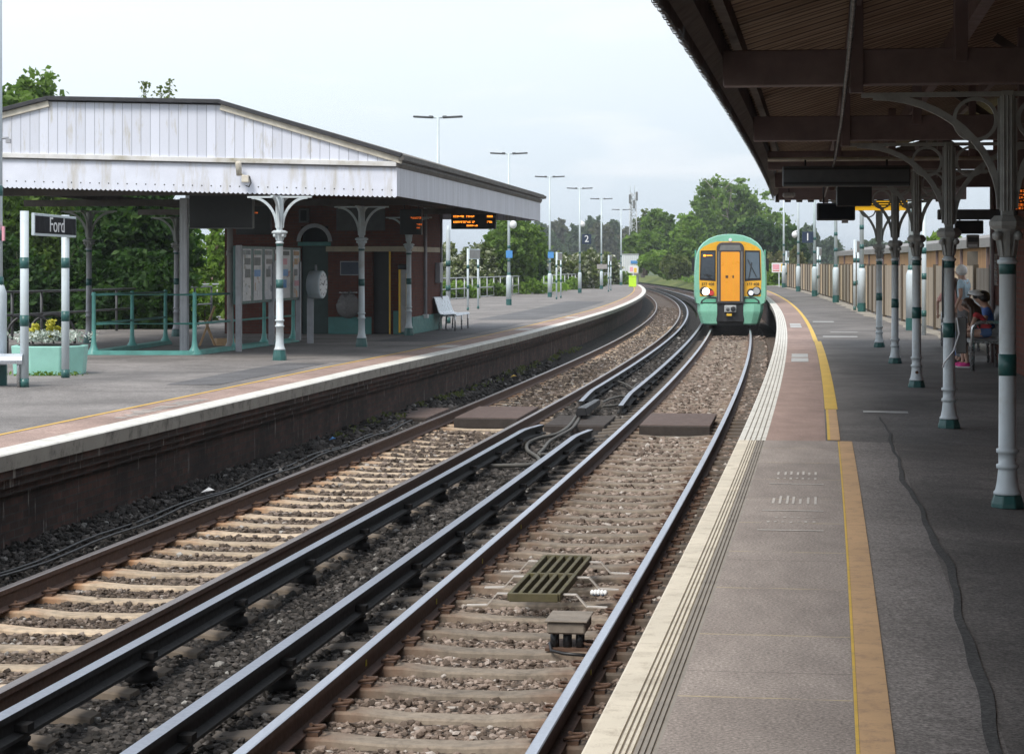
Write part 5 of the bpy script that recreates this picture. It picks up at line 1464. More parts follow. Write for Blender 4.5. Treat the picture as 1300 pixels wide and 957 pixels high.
# brown shed beyond the fence
shed = thing('long_shed', 'long low brown shed with grey roof edge behind the wooden fence', 'shed', P(95, -7.5, 0))
M['shed'] = timber('shed_wall', ((.36, .19, .085), (.42, .23, .105), (.47, .27, .13)))
M['shed_roof'] = boards('shed_roof', (.24, .225, .215), .3, .03, (.14, .13, .12), .6)
ys_ = stations(58, 138, 4)
mb = MB(); sweep(mb, [(-6.0, -.3), (-6.0, 2.02), (-10.5, 2.02), (-10.5, -.3)], ys_, zero, closed=True, caps=True); mb.build('wall', M['shed'], shed, world=True)
mb = MB(); sweep(mb, [(-5.85, 2.0), (-5.85, 2.26), (-8.2, 2.62), (-10.7, 2.26), (-10.7, 2.0)], stations(57.5, 138.5, 4), zero, closed=True, caps=True); mb.build('roof', M['shed_roof'], shed, world=True)
for Y in (62, 70, 79, 88, 97, 106, 115, 124, 133):
    mb = MB(); mb.bar(P(Y, -5.96, -.2), P(Y, -5.96, 2.0), .10, .06, (0, 1, 0)); mb.build('wall_post', M['beam'], shed, world=True)
MB().box((0, 0, 0), (.05, 1.6, 1.0)).build('door_panel', TB[1], shed).location = P(66, -5.94, 1.4) - Vector(shed.location)
t_ = thing('dark_shelter', 'dark brown timber bay standing at the near end of the shed', 'shed', P(54, -6.2, 0), hdg(54))
for x in (-.5, .1, .6): MB().box((x, 0, 1.1), (.1, .1, 2.2)).build('post', M['beam_dk'], t_)
MB().box((.05, .2, 1.1), (1.3, .05, 2.1)).build('back_wall', M['shed'], t_); MB().box((.05, .1, 2.25), (1.6, .8, .12)).build('roof', M['beam_dk'], t_)

# ------------------------------------------------------------------ benches, planter
def metal_bench(label, loc, rz, L, group=None, hoops=True, mat='steel_perf', back=True):
    """seat along local x, sitter faces -y"""
    t_ = thing('metal_bench', label, 'bench', loc, rz, group)
    mb = MB(); prof = [(-.26, .40), (-.24, .435), (-.18, .445), (.05, .425), (.17, .44), (.22, .50), (.29, .72), (.34, .88), (.36, .895), (.38, .885)]
    if not back: prof = [(-.29, .33), (-.31, .37), (-.29, .42), (-.23, .445), (.05, .43), (.20, .435), (.26, .41), (.28, .36)]
    for (y0, z0_), (y1, z1_) in zip(prof[:-1], prof[1:]): mb.bar((-L / 2, (y0 + y1) / 2, (z0_ + z1_) / 2), (L / 2, (y0 + y1) / 2, (z0_ + z1_) / 2), math.hypot(y1 - y0, z1_ - z0_) + .004, .02, (0, (y1 - y0) * 0 - (z1_ - z0_), (y1 - y0)))
    mb.build('seat', M[mat], t_)
    xs = [-L / 2 + .06, L / 2 - .06] + ([0] if L > 2.2 else [])
    for x in xs:
        MB().tube([(x, -.22, 0), (x, -.22, .38), (x, -.17, .42), (x, .12, .41), (x, .20, .36), (x, .22, 0)], .022, 8).build('leg', M['steel'], t_)
    if hoops:
        for x in (-L / 2 - .02, L / 2 + .02):
            MB().tube([(x, -.24, 0), (x, -.24, .58)] + [(x, -.24 + .13 * (1 - math.cos(a * PI / 8)), .58 + .12 * math.sin(a * PI / 8)) for a in range(1, 5)] + [(x, .30, .70)], .025, 8).build('arm', M['steel'], t_)
    return t_
metal_bench('white perforated metal bench against the brick corner of the left station building', P(58.6, LE + 2.45, zLp(58.6)), hdg(58.6) + PI / 2, 2.6, 'perforated metal benches', hoops=False)
t_ = metal_bench('white curved metal bench cut off by the left edge of the picture', (-7.54, 29.6, zLp(29.3)), .08, 1.75, 'perforated metal benches', hoops=False, back=False)
bR = metal_bench('tubular metal bench against the right brick wall where the girl sits', P(32.9, -3.16, 0), hdg(33) - PI / 2, 2.8, 'perforated metal benches', mat='grey_box')
metal_bench('tubular metal bench with hoop arms behind the second right-hand column', P(39.6, -3.35, 0), hdg(39.6) - PI / 2, 2.6, 'perforated metal benches', mat='grey_box')
pp = thing('planter', 'pale green angular planter tub with silver foliage below the name board', 'planter', (-7.08, 33.2, zLp(33)), .06)
MB().lathe([(.56, 0), (.60, .44)], 8, smooth=False).build('tub', M['teal_light'], pp, bevel=.012); MB().lathe([(.5, .445), (.5, .45)], 8, smooth=False).build('soil', M['black'], pp)

# ------------------------------------------------------------------ foliage machinery
def leaf_mat(name, a, b_, c_, trans=.48):
    m, t, b, out = nt(name); p = pos(t)
    at = N(t, 'ShaderNodeAttribute', attribute_name='tint')
    c = ramp(t, at.outputs['Fac'], [(0, a), (.5, b_), (1, c_)])
    c = mixc(t, .7, c, ramp(t, noise(t, p, .9, 4), [(.3, .68), (.7, 1.25)]), 'MULTIPLY')
    t.links.new(c, b.inputs['Base Color']); b.inputs['Roughness'].default_value = .55; b.inputs['Specular IOR Level'].default_value = .25
    tr = t.nodes.new('ShaderNodeBsdfTranslucent'); t.links.new(mixc(t, 1.0, c, (1.0, 1.15, .5), 'MULTIPLY'), tr.inputs[0])
    mx = t.nodes.new('ShaderNodeMixShader'); mx.inputs[0].default_value = trans
    t.links.new(b.outputs[0], mx.inputs[1]); t.links.new(tr.outputs[0], mx.inputs[2]); t.links.new(mx.outputs[0], out.inputs[0]); return m
LM = dict(mid=leaf_mat('leaf_mid', (.08, .145, .028), (.155, .25, .055), (.24, .345, .09)),
          dark=leaf_mat('leaf_dark', (.02, .055, .016), (.045, .105, .026), (.085, .155, .04)),
          bright=leaf_mat('leaf_bright', (.125, .215, .035), (.205, .33, .06), (.30, .42, .10)),
          olive=leaf_mat('leaf_olive', (.075, .11, .035), (.14, .18, .06), (.23, .25, .10)),
          blossom=leaf_mat('leaf_blossom', (.06, .10, .035), (.34, .36, .24), (.68, .68, .58), .15),
          pale=leaf_mat('leaf_pale', (.10, .12, .05), (.20, .20, .10), (.34, .31, .17)),
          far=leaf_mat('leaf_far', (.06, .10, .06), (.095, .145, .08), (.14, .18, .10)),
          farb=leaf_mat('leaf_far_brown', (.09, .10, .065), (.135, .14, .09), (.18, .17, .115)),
          silver=leaf_mat('leaf_silver', (.30, .36, .33), (.48, .54, .50), (.66, .70, .66), .1),
          yel=leaf_mat('leaf_yellow', (.45, .42, .03), (.65, .60, .05), (.75, .72, .2), .2),
          pinkb=leaf_mat('leaf_pink', (.25, .17, .14), (.42, .30, .27), (.55, .42, .40), .15))
BARK = pm('bark', (.12, .095, .075), .85, .3, 6, bump=.3, bscale=20)
BARKP = pm('bark_pale', (.26, .235, .20), .85, .3, 6, bump=.2, bscale=20)
def leaf_quads(C, s, up=.35):
    """C (n,3) centres -> bent leaf clumps (two triangles sharing a spine)"""
    n = len(C); d = rng.normal(size=(n, 3)); d[:, 2] += up; d /= np.linalg.norm(d, axis=1)[:, None]
    a = rng.normal(size=(n, 3)); a -= (a * d).sum(1)[:, None] * d; a /= np.linalg.norm(a, axis=1)[:, None]
    b_ = np.cross(d, a); s = s * (.55 + .9 * rng.random(n))[:, None]
    p0 = C - a * s * .6; p1 = C + b_ * s * .38 + d * s * .14; p2 = C + a * s * .6; p3 = C - b_ * s * .38 + d * s * .14
    V = np.stack([p0, p1, p2, p3], 1).reshape(-1, 3); i = np.arange(n)[:, None] * 4
    F = np.concatenate([i + np.array([[0, 1, 2]]), i + np.array([[0, 2, 3]])], 0)
    return V, F
def crown_points(blobs, n, clump, jag=.35, fill=.34):
    """points bunched in clumps over the outer part of a set of ellipsoids"""
    vol = np.array([b[3] * b[4] * b[5] for b in blobs]); vol = vol ** .75; pr = vol / vol.sum()
    ncl = max(6, int(n / clump)); pick = rng.choice(len(blobs), ncl, p=pr)
    B = np.array(blobs)[pick]; d = rng.normal(size=(ncl, 3)); d /= np.linalg.norm(d, axis=1)[:, None]
    r = (1 - jag * rng.random(ncl) ** 1.6) * (.84 + .28 * rng.random(ncl))
    cen = B[:, :3] + d * r[:, None] * B[:, 3:6]; rad = .16 * B[:, 3:6].mean(1) * (.6 + .9 * rng.random(ncl))
    nu = int(n * fill); n0 = n; n = n - nu
    k = rng.integers(0, ncl, n); off = rng.normal(size=(n, 3)) * .55
    off[:, 2] *= .7
    P_ = cen[k] + off * rad[k][:, None]
    tint = np.clip((rng.random(ncl)[k]) * .6 + rng.random(n) * .4, 0, 1)
    B2 = np.array(blobs)[rng.choice(len(blobs), nu, p=pr)]; d2 = rng.normal(size=(nu, 3)); d2 /= np.linalg.norm(d2, axis=1)[:, None]
    P2 = B2[:, :3] + d2 * (rng.random(nu) ** .4)[:, None] * B2[:, 3:6] * .95
    P_ = np.concatenate([P_, P2]); tint = np.concatenate([tint, np.clip(rng.random(nu) * .8, 0, 1)])
    return P_, tint
def tree(name, label, cat, base, blobs, n, leaf, mat, trunk=.15, bark=None, group=None, limbs=6, clump=26, jag=.4, extra=None, fill=.34):
    t_ = thing(name, label, cat, base, 0, group); bark = bark or BARK
    top = max(b[2] for b in blobs); mb = MB()
    pts = [(0, 0, -.3)]; 
    for i in range(1, 5): pts.append((random.uniform(-.06, .06) * top * .3 * i / 4, random.uniform(-.06, .06) * top * .3 * i / 4, top * i / 4.4))
    mb.tube(pts, [trunk * (1.15 - .2 * i) for i in range(5)], 8)
    for i in range(limbs):
        b_ = blobs[i % len(blobs)]; j = random.randint(1, 3); s = Vector(pts[j]); e = Vector(b_[:3]) + Vector((random.uniform(-.5, .5) * b_[3], random.uniform(-.5, .5) * b_[4], random.uniform(.1, .6) * b_[5]))
        mid = s.lerp(e, .5) + Vector((0, 0, .1 * (e - s).length)); mb.tube([s, mid, e], [trunk * .5, trunk * .33, trunk * .1], 6)
        for q in range(3):
            f = mid.lerp(e, random.uniform(.1, .9)); e2 = f + Vector((random.uniform(-1, 1) * b_[3] * .6, random.uniform(-1, 1) * b_[4] * .6, random.uniform(.1, .8) * b_[5])); mb.tube([f, e2], [trunk * .16, trunk * .05], 5)
    mb.build('trunk', bark, t_)
    P_, tint = crown_points(blobs, n, clump, jag, fill); V, F = leaf_quads(P_, leaf)
    np_mesh('crown', V, F, mat, t_, attr=np.concatenate([tint, tint]))
    if extra:
        (m2, n2, l2) = extra; P_, tint = crown_points(blobs, n2, clump * .7, jag * .5); V, F = leaf_quads(P_, l2); np_mesh('blossom', V, F, m2, t_, attr=np.concatenate([tint, tint]))
    return t_
def G(x, Y, z): return Vector(((x - 650) / 2750 * Y, Y, z))
def mpp(Y): return Y / 2750.0
def px_tree(name, label, cat, x0, x1, ytop, ybase, Y, n, leaf, mat, kind='round', depth=None, **kw):
    """size a crown from how wide and tall it must be at distance Y"""
    w_ = (x1 - x0) * mpp(Y); top = CAMH + (334 - ytop) * mpp(Y); zb_ = CAMH + (334 - ybase) * mpp(Y); H = top - zb_
    base = G((x0 + x1) / 2, Y, zb_); D = depth or w_ * .8; B = []; R = random
    if kind == 'round':
        for i in range(9):
            a = R.uniform(0, 2 * PI); u = R.uniform(.1, .62); k = R.uniform(.42, .62)
            zc_ = H * R.uniform(.38, .74); s = 1 - .5 * max(0, (zc_ / H - .55) / .45)
            B.append((math.cos(a) * w_ / 2 * u * s, math.sin(a) * D / 2 * u, zc_, w_ / 2 * k, D / 2 * k, H * .26))
        B.append((R.uniform(-.1, .1) * w_, 0, H * .76, w_ * .24, D * .24, H * .22))
    elif kind == 'bush':
        for i in range(10):
            k = R.uniform(.3, .5); B.append((R.uniform(-.36, .36) * w_, R.uniform(-.3, .3) * D, H * R.uniform(.2, .62), w_ / 2 * k, D / 2 * k, H * R.uniform(.26, .38)))
    elif kind == 'tall':
        for i in range(8):
            f = i / 7; k = .62 - .34 * f; B.append((R.uniform(-.22, .22) * w_, R.uniform(-.2, .2) * D, H * (.16 + .7 * f), w_ / 2 * k, D / 2 * k, H * .15))
    return tree(name, label, cat, base, B, n, leaf, mat, **kw)
def T_(*a, **k): return px_tree(*a, **k)
# ------------------------------------------------------------------ trees and bushes
# behind the left canopy
T_('leafy_tree', 'broad dark green tree rising above the left end of the canopy roof', 'tree', -150, 62, 66, 452, 66, 30000, .21, LM['mid'], kind='round', trunk=.2, group='trees behind the left canopy')
T_('leafy_tree', 'bright topped tree showing above the canopy roof left of its ridge', 'tree', -20, 122, 88, 452, 72, 24000, .2, LM['mid'], kind='round', trunk=.18, group='trees behind the left canopy')
T_('leafy_tree', 'dense dark tree seen under the canopy behind the rear railing', 'tree', 80, 246, 170, 440, 64, 30000, .22, LM['dark'], kind='round', trunk=.2, group='trees behind the left canopy')
T_('shrub', 'glossy green shrub behind the left name board', 'shrub', -30, 112, 270, 446, 60.5, 15000, .17, LM['dark'], kind='bush', trunk=.05, group='shrubs behind the left canopy')
T_('shrub', 'mid green shrub in the gap between the rear columns', 'shrub', 88, 236, 300, 442, 60.5, 15000, .17, LM['dark'], kind='bush', trunk=.05, group='shrubs behind the left canopy')
T_('shrub', 'sunny green bush with pinkish blossom seen right of the square post', 'shrub', 226, 300, 250, 425, 78, 11000, .18, LM['bright'], kind='bush', trunk=.06, extra=(LM['pinkb'], 500, .2), group='shrubs behind the left canopy')
T_('shrub', 'low bright bush at the foot of the pink flowering one', 'shrub', 228, 292, 345, 424, 70, 3500, .2, LM['bright'], kind='bush', trunk=.04, group='shrubs behind the left canopy')
for k, (x, yt, yb) in enumerate(((188, 104, 200), (204, 110, 200), (211, 101, 200))):
    t_ = thing('bare_sapling', ['thin sapling tip above the canopy ridge, leftmost of three', 'short sapling tip in the middle of three above the ridge', 'tallest sapling tip above the canopy ridge, rightmost of three'][k], 'sapling', G(x, 72, -.3), 0, 'sapling tips above the ridge')
    h = CAMH + (334 - yt) * mpp(72) + .3; MB().tube([(0, 0, 0), (.05, 0, h * .6), (.12 * (k - 1), 0, h)], [.05, .03, .006], 6).build('stem', BARK, t_)
    C = np.stack([rng.normal(size=60) * .10 + .12 * (k - 1), rng.normal(size=60) * .1, h - rng.random(60) * .7], 1); V, F = leaf_quads(C, .11); np_mesh('leaves', V, F, LM['olive'], t_, attr=rng.random(len(F)))
# behind the left platform railing
T_('hawthorn', 'hawthorn covered in white blossom behind the railing by the departure board', 'tree', 556, 632, 292, 384, 134, 8000, .26, LM['olive'], kind='bush', extra=(LM['blossom'], 6500, .17), group='blossoming hawthorns')
T_('leafy_tree', 'dense green tree between the canopy end and the second lamp post', 'tree', 600, 700, 268, 384, 140, 12000, .3, LM['mid'], kind='round', group='trees behind the left railing')
T_('leafy_tree', 'dark green tree standing right beside the second lamp post', 'tree', 652, 698, 296, 382, 146, 5000, .28, LM['dark'], kind='round', group='trees behind the left railing')
T_('hawthorn', 'cream blossoming hawthorn between the third and fourth lamp posts', 'tree', 700, 768, 312, 374, 172, 7000, .3, LM['olive'], kind='bush', extra=(LM['blossom'], 5200, .2), group='blossoming hawthorns')
T_('hawthorn', 'smaller pale hawthorn beside the platform 2 sign', 'tree', 744, 796, 318, 368, 208, 4500, .32, LM['olive'], kind='bush', extra=(LM['blossom'], 2600, .22), group='blossoming hawthorns')
for i, (x0, x1, yt, Y, mt) in enumerate(((552, 606, 350, 122, 'bright'), (598, 652, 351, 130, 'mid'), (640, 692, 349, 140, 'bright'), (686, 737, 346, 164, 'bright'), (726, 774, 345, 186, 'mid'), (764, 803, 343, 214, 'bright'))):
    T_('undergrowth_bush', 'low weedy bush behind the railing ' + ['under the departure board', 'below the blossoming hawthorn', 'left of the second lamp post', 'under the third lamp post', 'below the platform 2 sign', 'by the last lamp post'][i], 'bush', x0, x1, yt, 334 + (1.55 + .75) * 2750 / Y, Y, 2600, .2, LM[mt], kind='bush', trunk=.03, group='low bushes behind the left railing')
# hazy wood on the skyline
sk = [(664, 712, 280), (690, 730, 276), (708, 752, 283), (728, 770, 275), (746, 786, 282), (764, 800, 277), (780, 815, 286), (655, 690, 292), (720, 760, 292), (752, 792, 296), (676, 716, 297)]
pl = ['at its left end', 'second from the left', 'behind the third lamp post', 'in the middle of the skyline', 'right of the platform 2 sign', 'left of the mast', 'close by the mast foot', 'lowest on the left', 'low in the middle', 'low on the right', 'low near the second lamp post']
for i, (x0, x1, yt) in enumerate(sk):
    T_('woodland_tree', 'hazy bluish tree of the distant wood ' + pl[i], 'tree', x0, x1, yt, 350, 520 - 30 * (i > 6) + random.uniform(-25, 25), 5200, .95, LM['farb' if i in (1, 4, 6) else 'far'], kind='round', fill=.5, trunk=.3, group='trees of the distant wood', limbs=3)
# mass of trees beyond the train
ms = [(792, 846, 282, 250, 'mid', 'leftmost bush of the green bank by the white cabinet'), (808, 872, 266, 275, 'mid', 'tall rounded tree of the green bank behind the mast foot'), (846, 900, 270, 262, 'bright', 'bright green tree of the bank left of the train'),
      (812, 868, 318, 232, 'bright', 'low bright bush at the foot of the green bank'), (852, 892, 300, 228, 'mid', 'mid green bush just left of the train'), (842, 880, 322, 214, 'olive', 'grey-green bush low beside the far tracks'), (872, 916, 262, 285, 'mid', 'tree of the bank rising behind the train cab')]
for x0, x1, yt, Y, mt, lab in ms:
    T_('leafy_tree' if yt < 300 else 'bush', lab, 'tree' if yt < 300 else 'bush', x0, x1, yt, 334 + 1.15 * 2750 / Y, Y, 8500, .48, LM[mt], kind='bush' if yt > 280 else 'round', trunk=.25, group='trees of the green bank')
T_('sparse_tree', 'thin feathery tree on the skyline beside the lattice mast', 'tree', 798, 834, 262, 350, 330, 1500, .55, LM['olive'], kind='round', trunk=.3, bark=BARKP, clump=14)
T_('tall_tree', 'big airy tree towering behind the train with pale branches showing', 'tree', 862, 1000, 224, 352, 292, 11000, .54, LM['mid'], kind='round', trunk=.5, bark=BARKP, limbs=18, clump=40, jag=.8, fill=.08)
T_('dense_tree', 'dark rounded tree right behind the train roof', 'tree', 922, 1006, 276, 362, 240, 11000, .48, LM['dark'], kind='round', trunk=.3)
T_('dense_tree', 'dark tree between the far lamp posts by the platform 1 sign', 'tree', 990, 1032, 288, 360, 235, 4500, .46, LM['dark'], kind='round', trunk=.3)
T_('bush', 'pale flowering bush just right of the train', 'bush', 968, 1020, 304, 362, 190, 5500, .36, LM['pale'], kind='bush')
T_('bush', 'vivid green bush beside the small warning sign', 'bush', 972, 1004, 331, 364, 172, 4000, .28, LM['bright'], kind='bush')
for x0, x1, yt, lab in ((1004, 1044, 286, 'hazy blue tree beyond the fence right of the train'), (1030, 1082, 300, 'hazy tree above the near part of the brown shed roof'), (1074, 1128, 304, 'hazy low tree behind the hanging monitor'), (1020, 1060, 316, 'low hazy tree just above the wooden fence'), (1120, 1170, 306, 'faint hazy tree between the far columns')):
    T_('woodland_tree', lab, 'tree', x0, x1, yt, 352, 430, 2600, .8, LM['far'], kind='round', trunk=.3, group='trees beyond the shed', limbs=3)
T_('leafy_tree', 'fresh green tree above the shed between second and third columns', 'tree', 1168, 1236, 290, 350, 120, 5000, .3, LM['bright'], kind='round', trunk=.15)
# planter filling
C = np.stack([rng.normal(size=900) * .24, rng.normal(size=900) * .22, .5 + rng.random(900) * .16], 1); V, F = leaf_quads(C, .055); np_mesh('silver_foliage', V, F, LM['silver'], pp, attr=rng.random(len(F)))
for (x, y, h) in ((-.22, 0, .20), (.02, -.05, .27), (.10, .05, .16), (-.3, .1, .12)):
    C = np.stack([x + rng.normal(size=220) * .028, y + rng.normal(size=220) * .028, .56 + rng.random(220) * h], 1); V, F = leaf_quads(C, .05); np_mesh('yellow_spike', V, F, LM['yel'], pp, attr=rng.random(len(F)))
C = np.stack([rng.normal(size=160) * .3, -.60 + rng.normal(size=160) * .03, rng.random(160) * .06], 1); V, F = leaf_quads(C, .04)
o = np_mesh('weeds', V, F, LM['mid'], None, attr=rng.random(len(F))); o.location = pp.location; tag(o, 'green weeds growing along the foot of the planter', 'weeds', kind='stuff')
# tufts of weeds along the foot of the left wall and on the far verge
C = []
for i in range(34):
    Y = random.uniform(28, 70); p = P(Y, 6.3 + random.uniform(-.1, .2), zLr(Y) - .04)
    for q in range(14): C.append((p.x + random.gauss(0, .06), p.y + random.gauss(0, .12), p.z + random.random() * .10))
V, F = leaf_quads(np.array(C), .07, .8); o = np_mesh('weeds', V, F, LM['pale'], None, attr=rng.random(len(F)) * .4); tag(o, 'dry brown green weeds growing at the foot of the left platform wall', 'weeds', kind='stuff')
C = []
for i in range(9000):
    Y = random.uniform(150, 300); o_ = random.choice((random.uniform(-9, -2.2), random.uniform(12, 18))); p = P(Y, o_, -.75 if o_ < 0 else -.75)
    C.append((p.x, p.y, p.z + random.random() * .5 + (.25 if o_ > 0 else 0)))
V, F = leaf_quads(np.array(C), .5, .9); o = np_mesh('long_grass', V, F, LM['bright'], None, attr=rng.random(len(F))); tag(o, 'long yellow-green grass on the verge beside the far tracks', 'grass', kind='stuff')

# ------------------------------------------------------------------ the train
M['tr_green'] = pm('train_green', (.22, .52, .38), .3, .05, 2, dirt=(.16, .38, .28), dirt_amt=.4, dscale=1.2)
M['tr_green_dk'] = pm('train_green_dark', (.13, .40, .27), .32, .06, 2)
M['tr_yellow'] = pm('train_yellow', (.80, .42, .025), .32, .05, 2, dirt=(.45, .28, .08), dirt_amt=.35, dscale=2)
M['tr_orange'] = pm('train_door_orange', (.83, .34, .025), .35, .05, 2)
M['tr_black'] = pm('train_black', (.02, .02, .022), .4, .2, 4)
M['tr_rubber'] = pm('gangway_rubber', (.055, .05, .055), .6, .2, 6)
m, t, b, out = nt('train_glass'); b.inputs['Base Color'].default_value = (.035, .045, .06, 1); b.inputs['Roughness'].default_value = .06; b.inputs['Specular IOR Level'].default_value = .9; M['tr_glass'] = m
m, t, b, out = nt('train_glass_pale'); b.inputs['Base Color'].default_value = (.11, .15, .19, 1); b.inputs['Roughness'].default_value = .1; b.inputs['Specular IOR Level'].default_value = 1.0; M['tr_glass2'] = m
M['headlight'] = emis('headlight_lit', (1.0, .90, .74), 8.0); M['headlight2'] = emis('headlight_small', (.85, .88, 1.0), 1.2)
TY = 83.0
tc = P(TY, 1.5125, zNr(TY))
train = thing('passenger_train', 'green and yellow passenger train arriving at the right-hand platform with one bright headlight', 'train', tc, hdg(TY) * .95)
def section(s=1.0, dz=0.0):
    half = [(1.20, .98), (1.355, 1.05), (1.40, 1.35), (1.40, 2.05), (1.37, 2.55), (1.30, 2.95), (1.20, 3.18), (1.05, 3.36), (.80, 3.53), (.5, 3.64), (.22, 3.685), (0, 3.69)]
    pts = [(x * s, z) for x, z in half]
    return pts + [(-x, z) for x, z in pts[::-1][1:]]
mb = MB(); ys_ = [(0.0, .955), (.06, .975), (.22, .995), (.6, 1.0), (20.0, 1.0)]; k = len(section()); vs = []
for y, s in ys_: vs += [(x, y, z - (1 - s) * .6 * (z > 3)) for x, z in section(s)]
fs = []
for i in range(len(ys_) - 1):
    for j in range(k - 1): fs.append((i * k + j, i * k + j + 1, (i + 1) * k + j + 1, (i + 1) * k + j))
    fs.append((i * k + k - 1, i * k, (i + 1) * k, (i + 1) * k + k - 1))
mb.add(vs, fs, 0, True); mb.add([vs[i] for i in range(k)], [tuple(range(k))[::-1]]); mb.add([vs[-k + i] for i in range(k)], [tuple(range(k))])
mb.build('body', M['tr_green'], train)
def face(name, poly, mat, y=-.012, th=.014, parent=train, bevel=0):
    mb = MB(); mb.prism(poly, (0, y + th, 0), (1, 0, 0), (0, 0, 1), th); return mb.build(name, mat, parent, bevel=bevel)
def mir(poly): return [(-x, z) for x, z in poly[::-1]]
face('front_mask', [(-1.16, 1.30), (1.16, 1.30), (1.19, 1.9), (1.17, 3.06), (1.02, 3.20), (.75, 3.33), (.5, 3.40), (-.5, 3.40), (-.75, 3.33), (-1.02, 3.20), (-1.17, 3.06), (-1.19, 1.9)], M['tr_yellow'], -.014, .02)
for s in (1, -1):
    po = [(.56, 1.88), (1.17, 1.92), (1.13, 3.05), (.56, 3.06)]; pi_ = [(.60, 1.97), (1.12, 2.0), (1.09, 2.98), (.60, 2.99)]
    w_ = face('windscreen', po if s > 0 else mir(po), M['tr_black'], -.024, .012)
    face('glass', pi_ if s > 0 else mir(pi_), M['tr_glass2'] if s > 0 else M['tr_glass'], -.032, .008, w_)
    mb = MB(); mb.bar((s * .70, -.05, 1.95), ((.70 + .12) * s if s > 0 else -.92, -.05, 2.6 if s > 0 else 2.15), .03, .02, (0, 1, 0)); mb.bar((.66 if s > 0 else -.72, -.055, 2.72 if s > 0 else 2.1), (1.0 if s > 0 else -1.0, -.055, 2.05 if s > 0 else 2.12), .03, .015, (0, 1, 0)); mb.build('wiper', M['tr_black'], train)
    # lamp cluster
    cl_ = MB(); 
    for (x, z, r) in ((.80, 1.44, .16), (1.00, 1.50, .17)):
        cl_.lathe([(r, 0), (r, .03), (r * .8, .045)], 18, M=Matrix.Translation((s * x, -.012, z)) @ Matrix.Rotation(PI / 2, 4, 'X'))
    hl = cl_.build('headlight', M['tr_black'], train)
    lit = s < 0
    if lit:
        MB().lathe([(.135, 0), (.135, .012), (.08, .03)], 20, M=Matrix.Translation((-.93, -.058, 1.48)) @ Matrix.Rotation(PI / 2, 4, 'X')).build('lit_lamp', M['headlight'], hl)
        MB().lathe([(.10, 0), (.10, .01)], 18, M=Matrix.Translation((-.72, -.058, 1.43)) @ Matrix.Rotation(PI / 2, 4, 'X')).build('lens', M['red'], hl)
    else:
        MB().lathe([(.085, 0), (.08, .02)], 18, M=Matrix.Translation((.79, -.058, 1.43)) @ Matrix.Rotation(PI / 2, 4, 'X')).build('lit_lamp', M['headlight2'], hl)
        MB().lathe([(.13, 0), (.12, .01)], 18, M=Matrix.Translation((1.00, -.058, 1.50)) @ Matrix.Rotation(PI / 2, 4, 'X')).build('lens', M['galv'], hl)
    po = [(.53, 1.02), (1.15, 1.02), (1.10, 1.14), (.95, 1.245), (.6, 1.26), (.53, 1.26)]
    face('step_recess', po if s > 0 else mir(po), M['tr_black'], -.018, .012)
    po = [(.55, 1.06), (1.07, 1.06), (1.03, 1.14), (.92, 1.20), (.55, 1.20)]
    face('step_panel', po if s > 0 else mir(po), M['tr_green_dk'], -.028, .008)
    # bumper skirt panels, curving back at the corners
    mb = MB(); out_ = [(.50, -.10), (.9, -.08), (1.14, 0.02), (1.25, .28)]; prof = [(1.00, 1.0, .0), (.72, .985, -.02), (.66, .975, -.015), (.27, .88, .05), (.23, .86, .10)]
    V_ = []
    for z, sx_, dy in prof: V_ += [(s * (x if x < .6 else x * sx_), y + dy, z) for x, y in out_]
    F_ = []
    for i in range(len(prof) - 1):
        for j in range(3): q = (i * 4 + j, i * 4 + j + 1, i * 4 + 5 + j, i * 4 + 4 + j); F_.append(q[::-1] if s > 0 else q)
    F_.append((0, 1, 2, 3) if s < 0 else (3, 2, 1, 0)); mb.add(V_, F_)
    ob = mb.build('bumper_panel', M['tr_green'], train); so = ob.modifiers.new('Solidify', 'SOLIDIFY'); so.thickness = .05; so.offset = 0
    text_mesh('unit_number', '377 408', .15, M['tr_black'], train, Matrix.Translation((s * .86, -.03, 1.76)) @ UPX, .002)
# gangway: black surround with an orange door inside
def rr(x, z0_, z1_, r, n=6):
    pts = [(-x, z0_), (x, z0_)]
    pts += [(x - r + r * math.cos(a * PI / 2 / n), z1_ - r + r * math.sin(a * PI / 2 / n)) for a in range(n + 1)]
    pts += [(-x + r - r * math.sin(a * PI / 2 / n), z1_ - r + r * math.cos(a * PI / 2 / n)) for a in range(n + 1)]
    return pts
g_ = face('gangway', rr(.52, 1.02, 3.36, .22), M['tr_rubber'], -.22, .22, bevel=.03)
face('gangway_door', rr(.36, 1.12, 3.0, .05), M['tr_orange'], -.236, .02, g_)
for x in (-.15, .13): face('door_rib', [(x - .008, 1.14), (x + .008, 1.14), (x + .008, 2.98), (x - .008, 2.98)], M['tr_yellow'], -.242, .007, g_)
for x, w_ in ((-.13, .05), (.11, .03)): face('door_lock', [(x - w_, 2.0), (x + w_, 2.0), (x + w_, 2.1), (x - w_, 2.1)], M['rust'], -.246, .01, g_)
for x in (-.44, .44): face('gangway_rail', [(x - .025, 1.1), (x + .025, 1.1), (x + .025, 3.02), (x - .025, 3.02)], M['grey_box'], -.232, .012, g_)
face('gangway_plate', [(-.42, 3.06), (.42, 3.06), (.36, 3.26), (-.36, 3.26)], M['grey_box'], -.23, .012, g_)
face('coupler_recess', rr(.53, .30, 1.04, .06)[::1], M['tr_black'], -.14, .16, bevel=.04)
cpl = MB().box((0.0, -.22, .82), (.46, .2, .27)).build('coupler', M['galv'], train, bevel=.02)
MB().lathe([(.095, 0), (.095, .03), (.06, .05)], 16, M=Matrix.Translation((.11, -.325, .82)) @ Matrix.Rotation(PI / 2, 4, 'X')).build('coupler_socket', M['tr_black'], cpl)
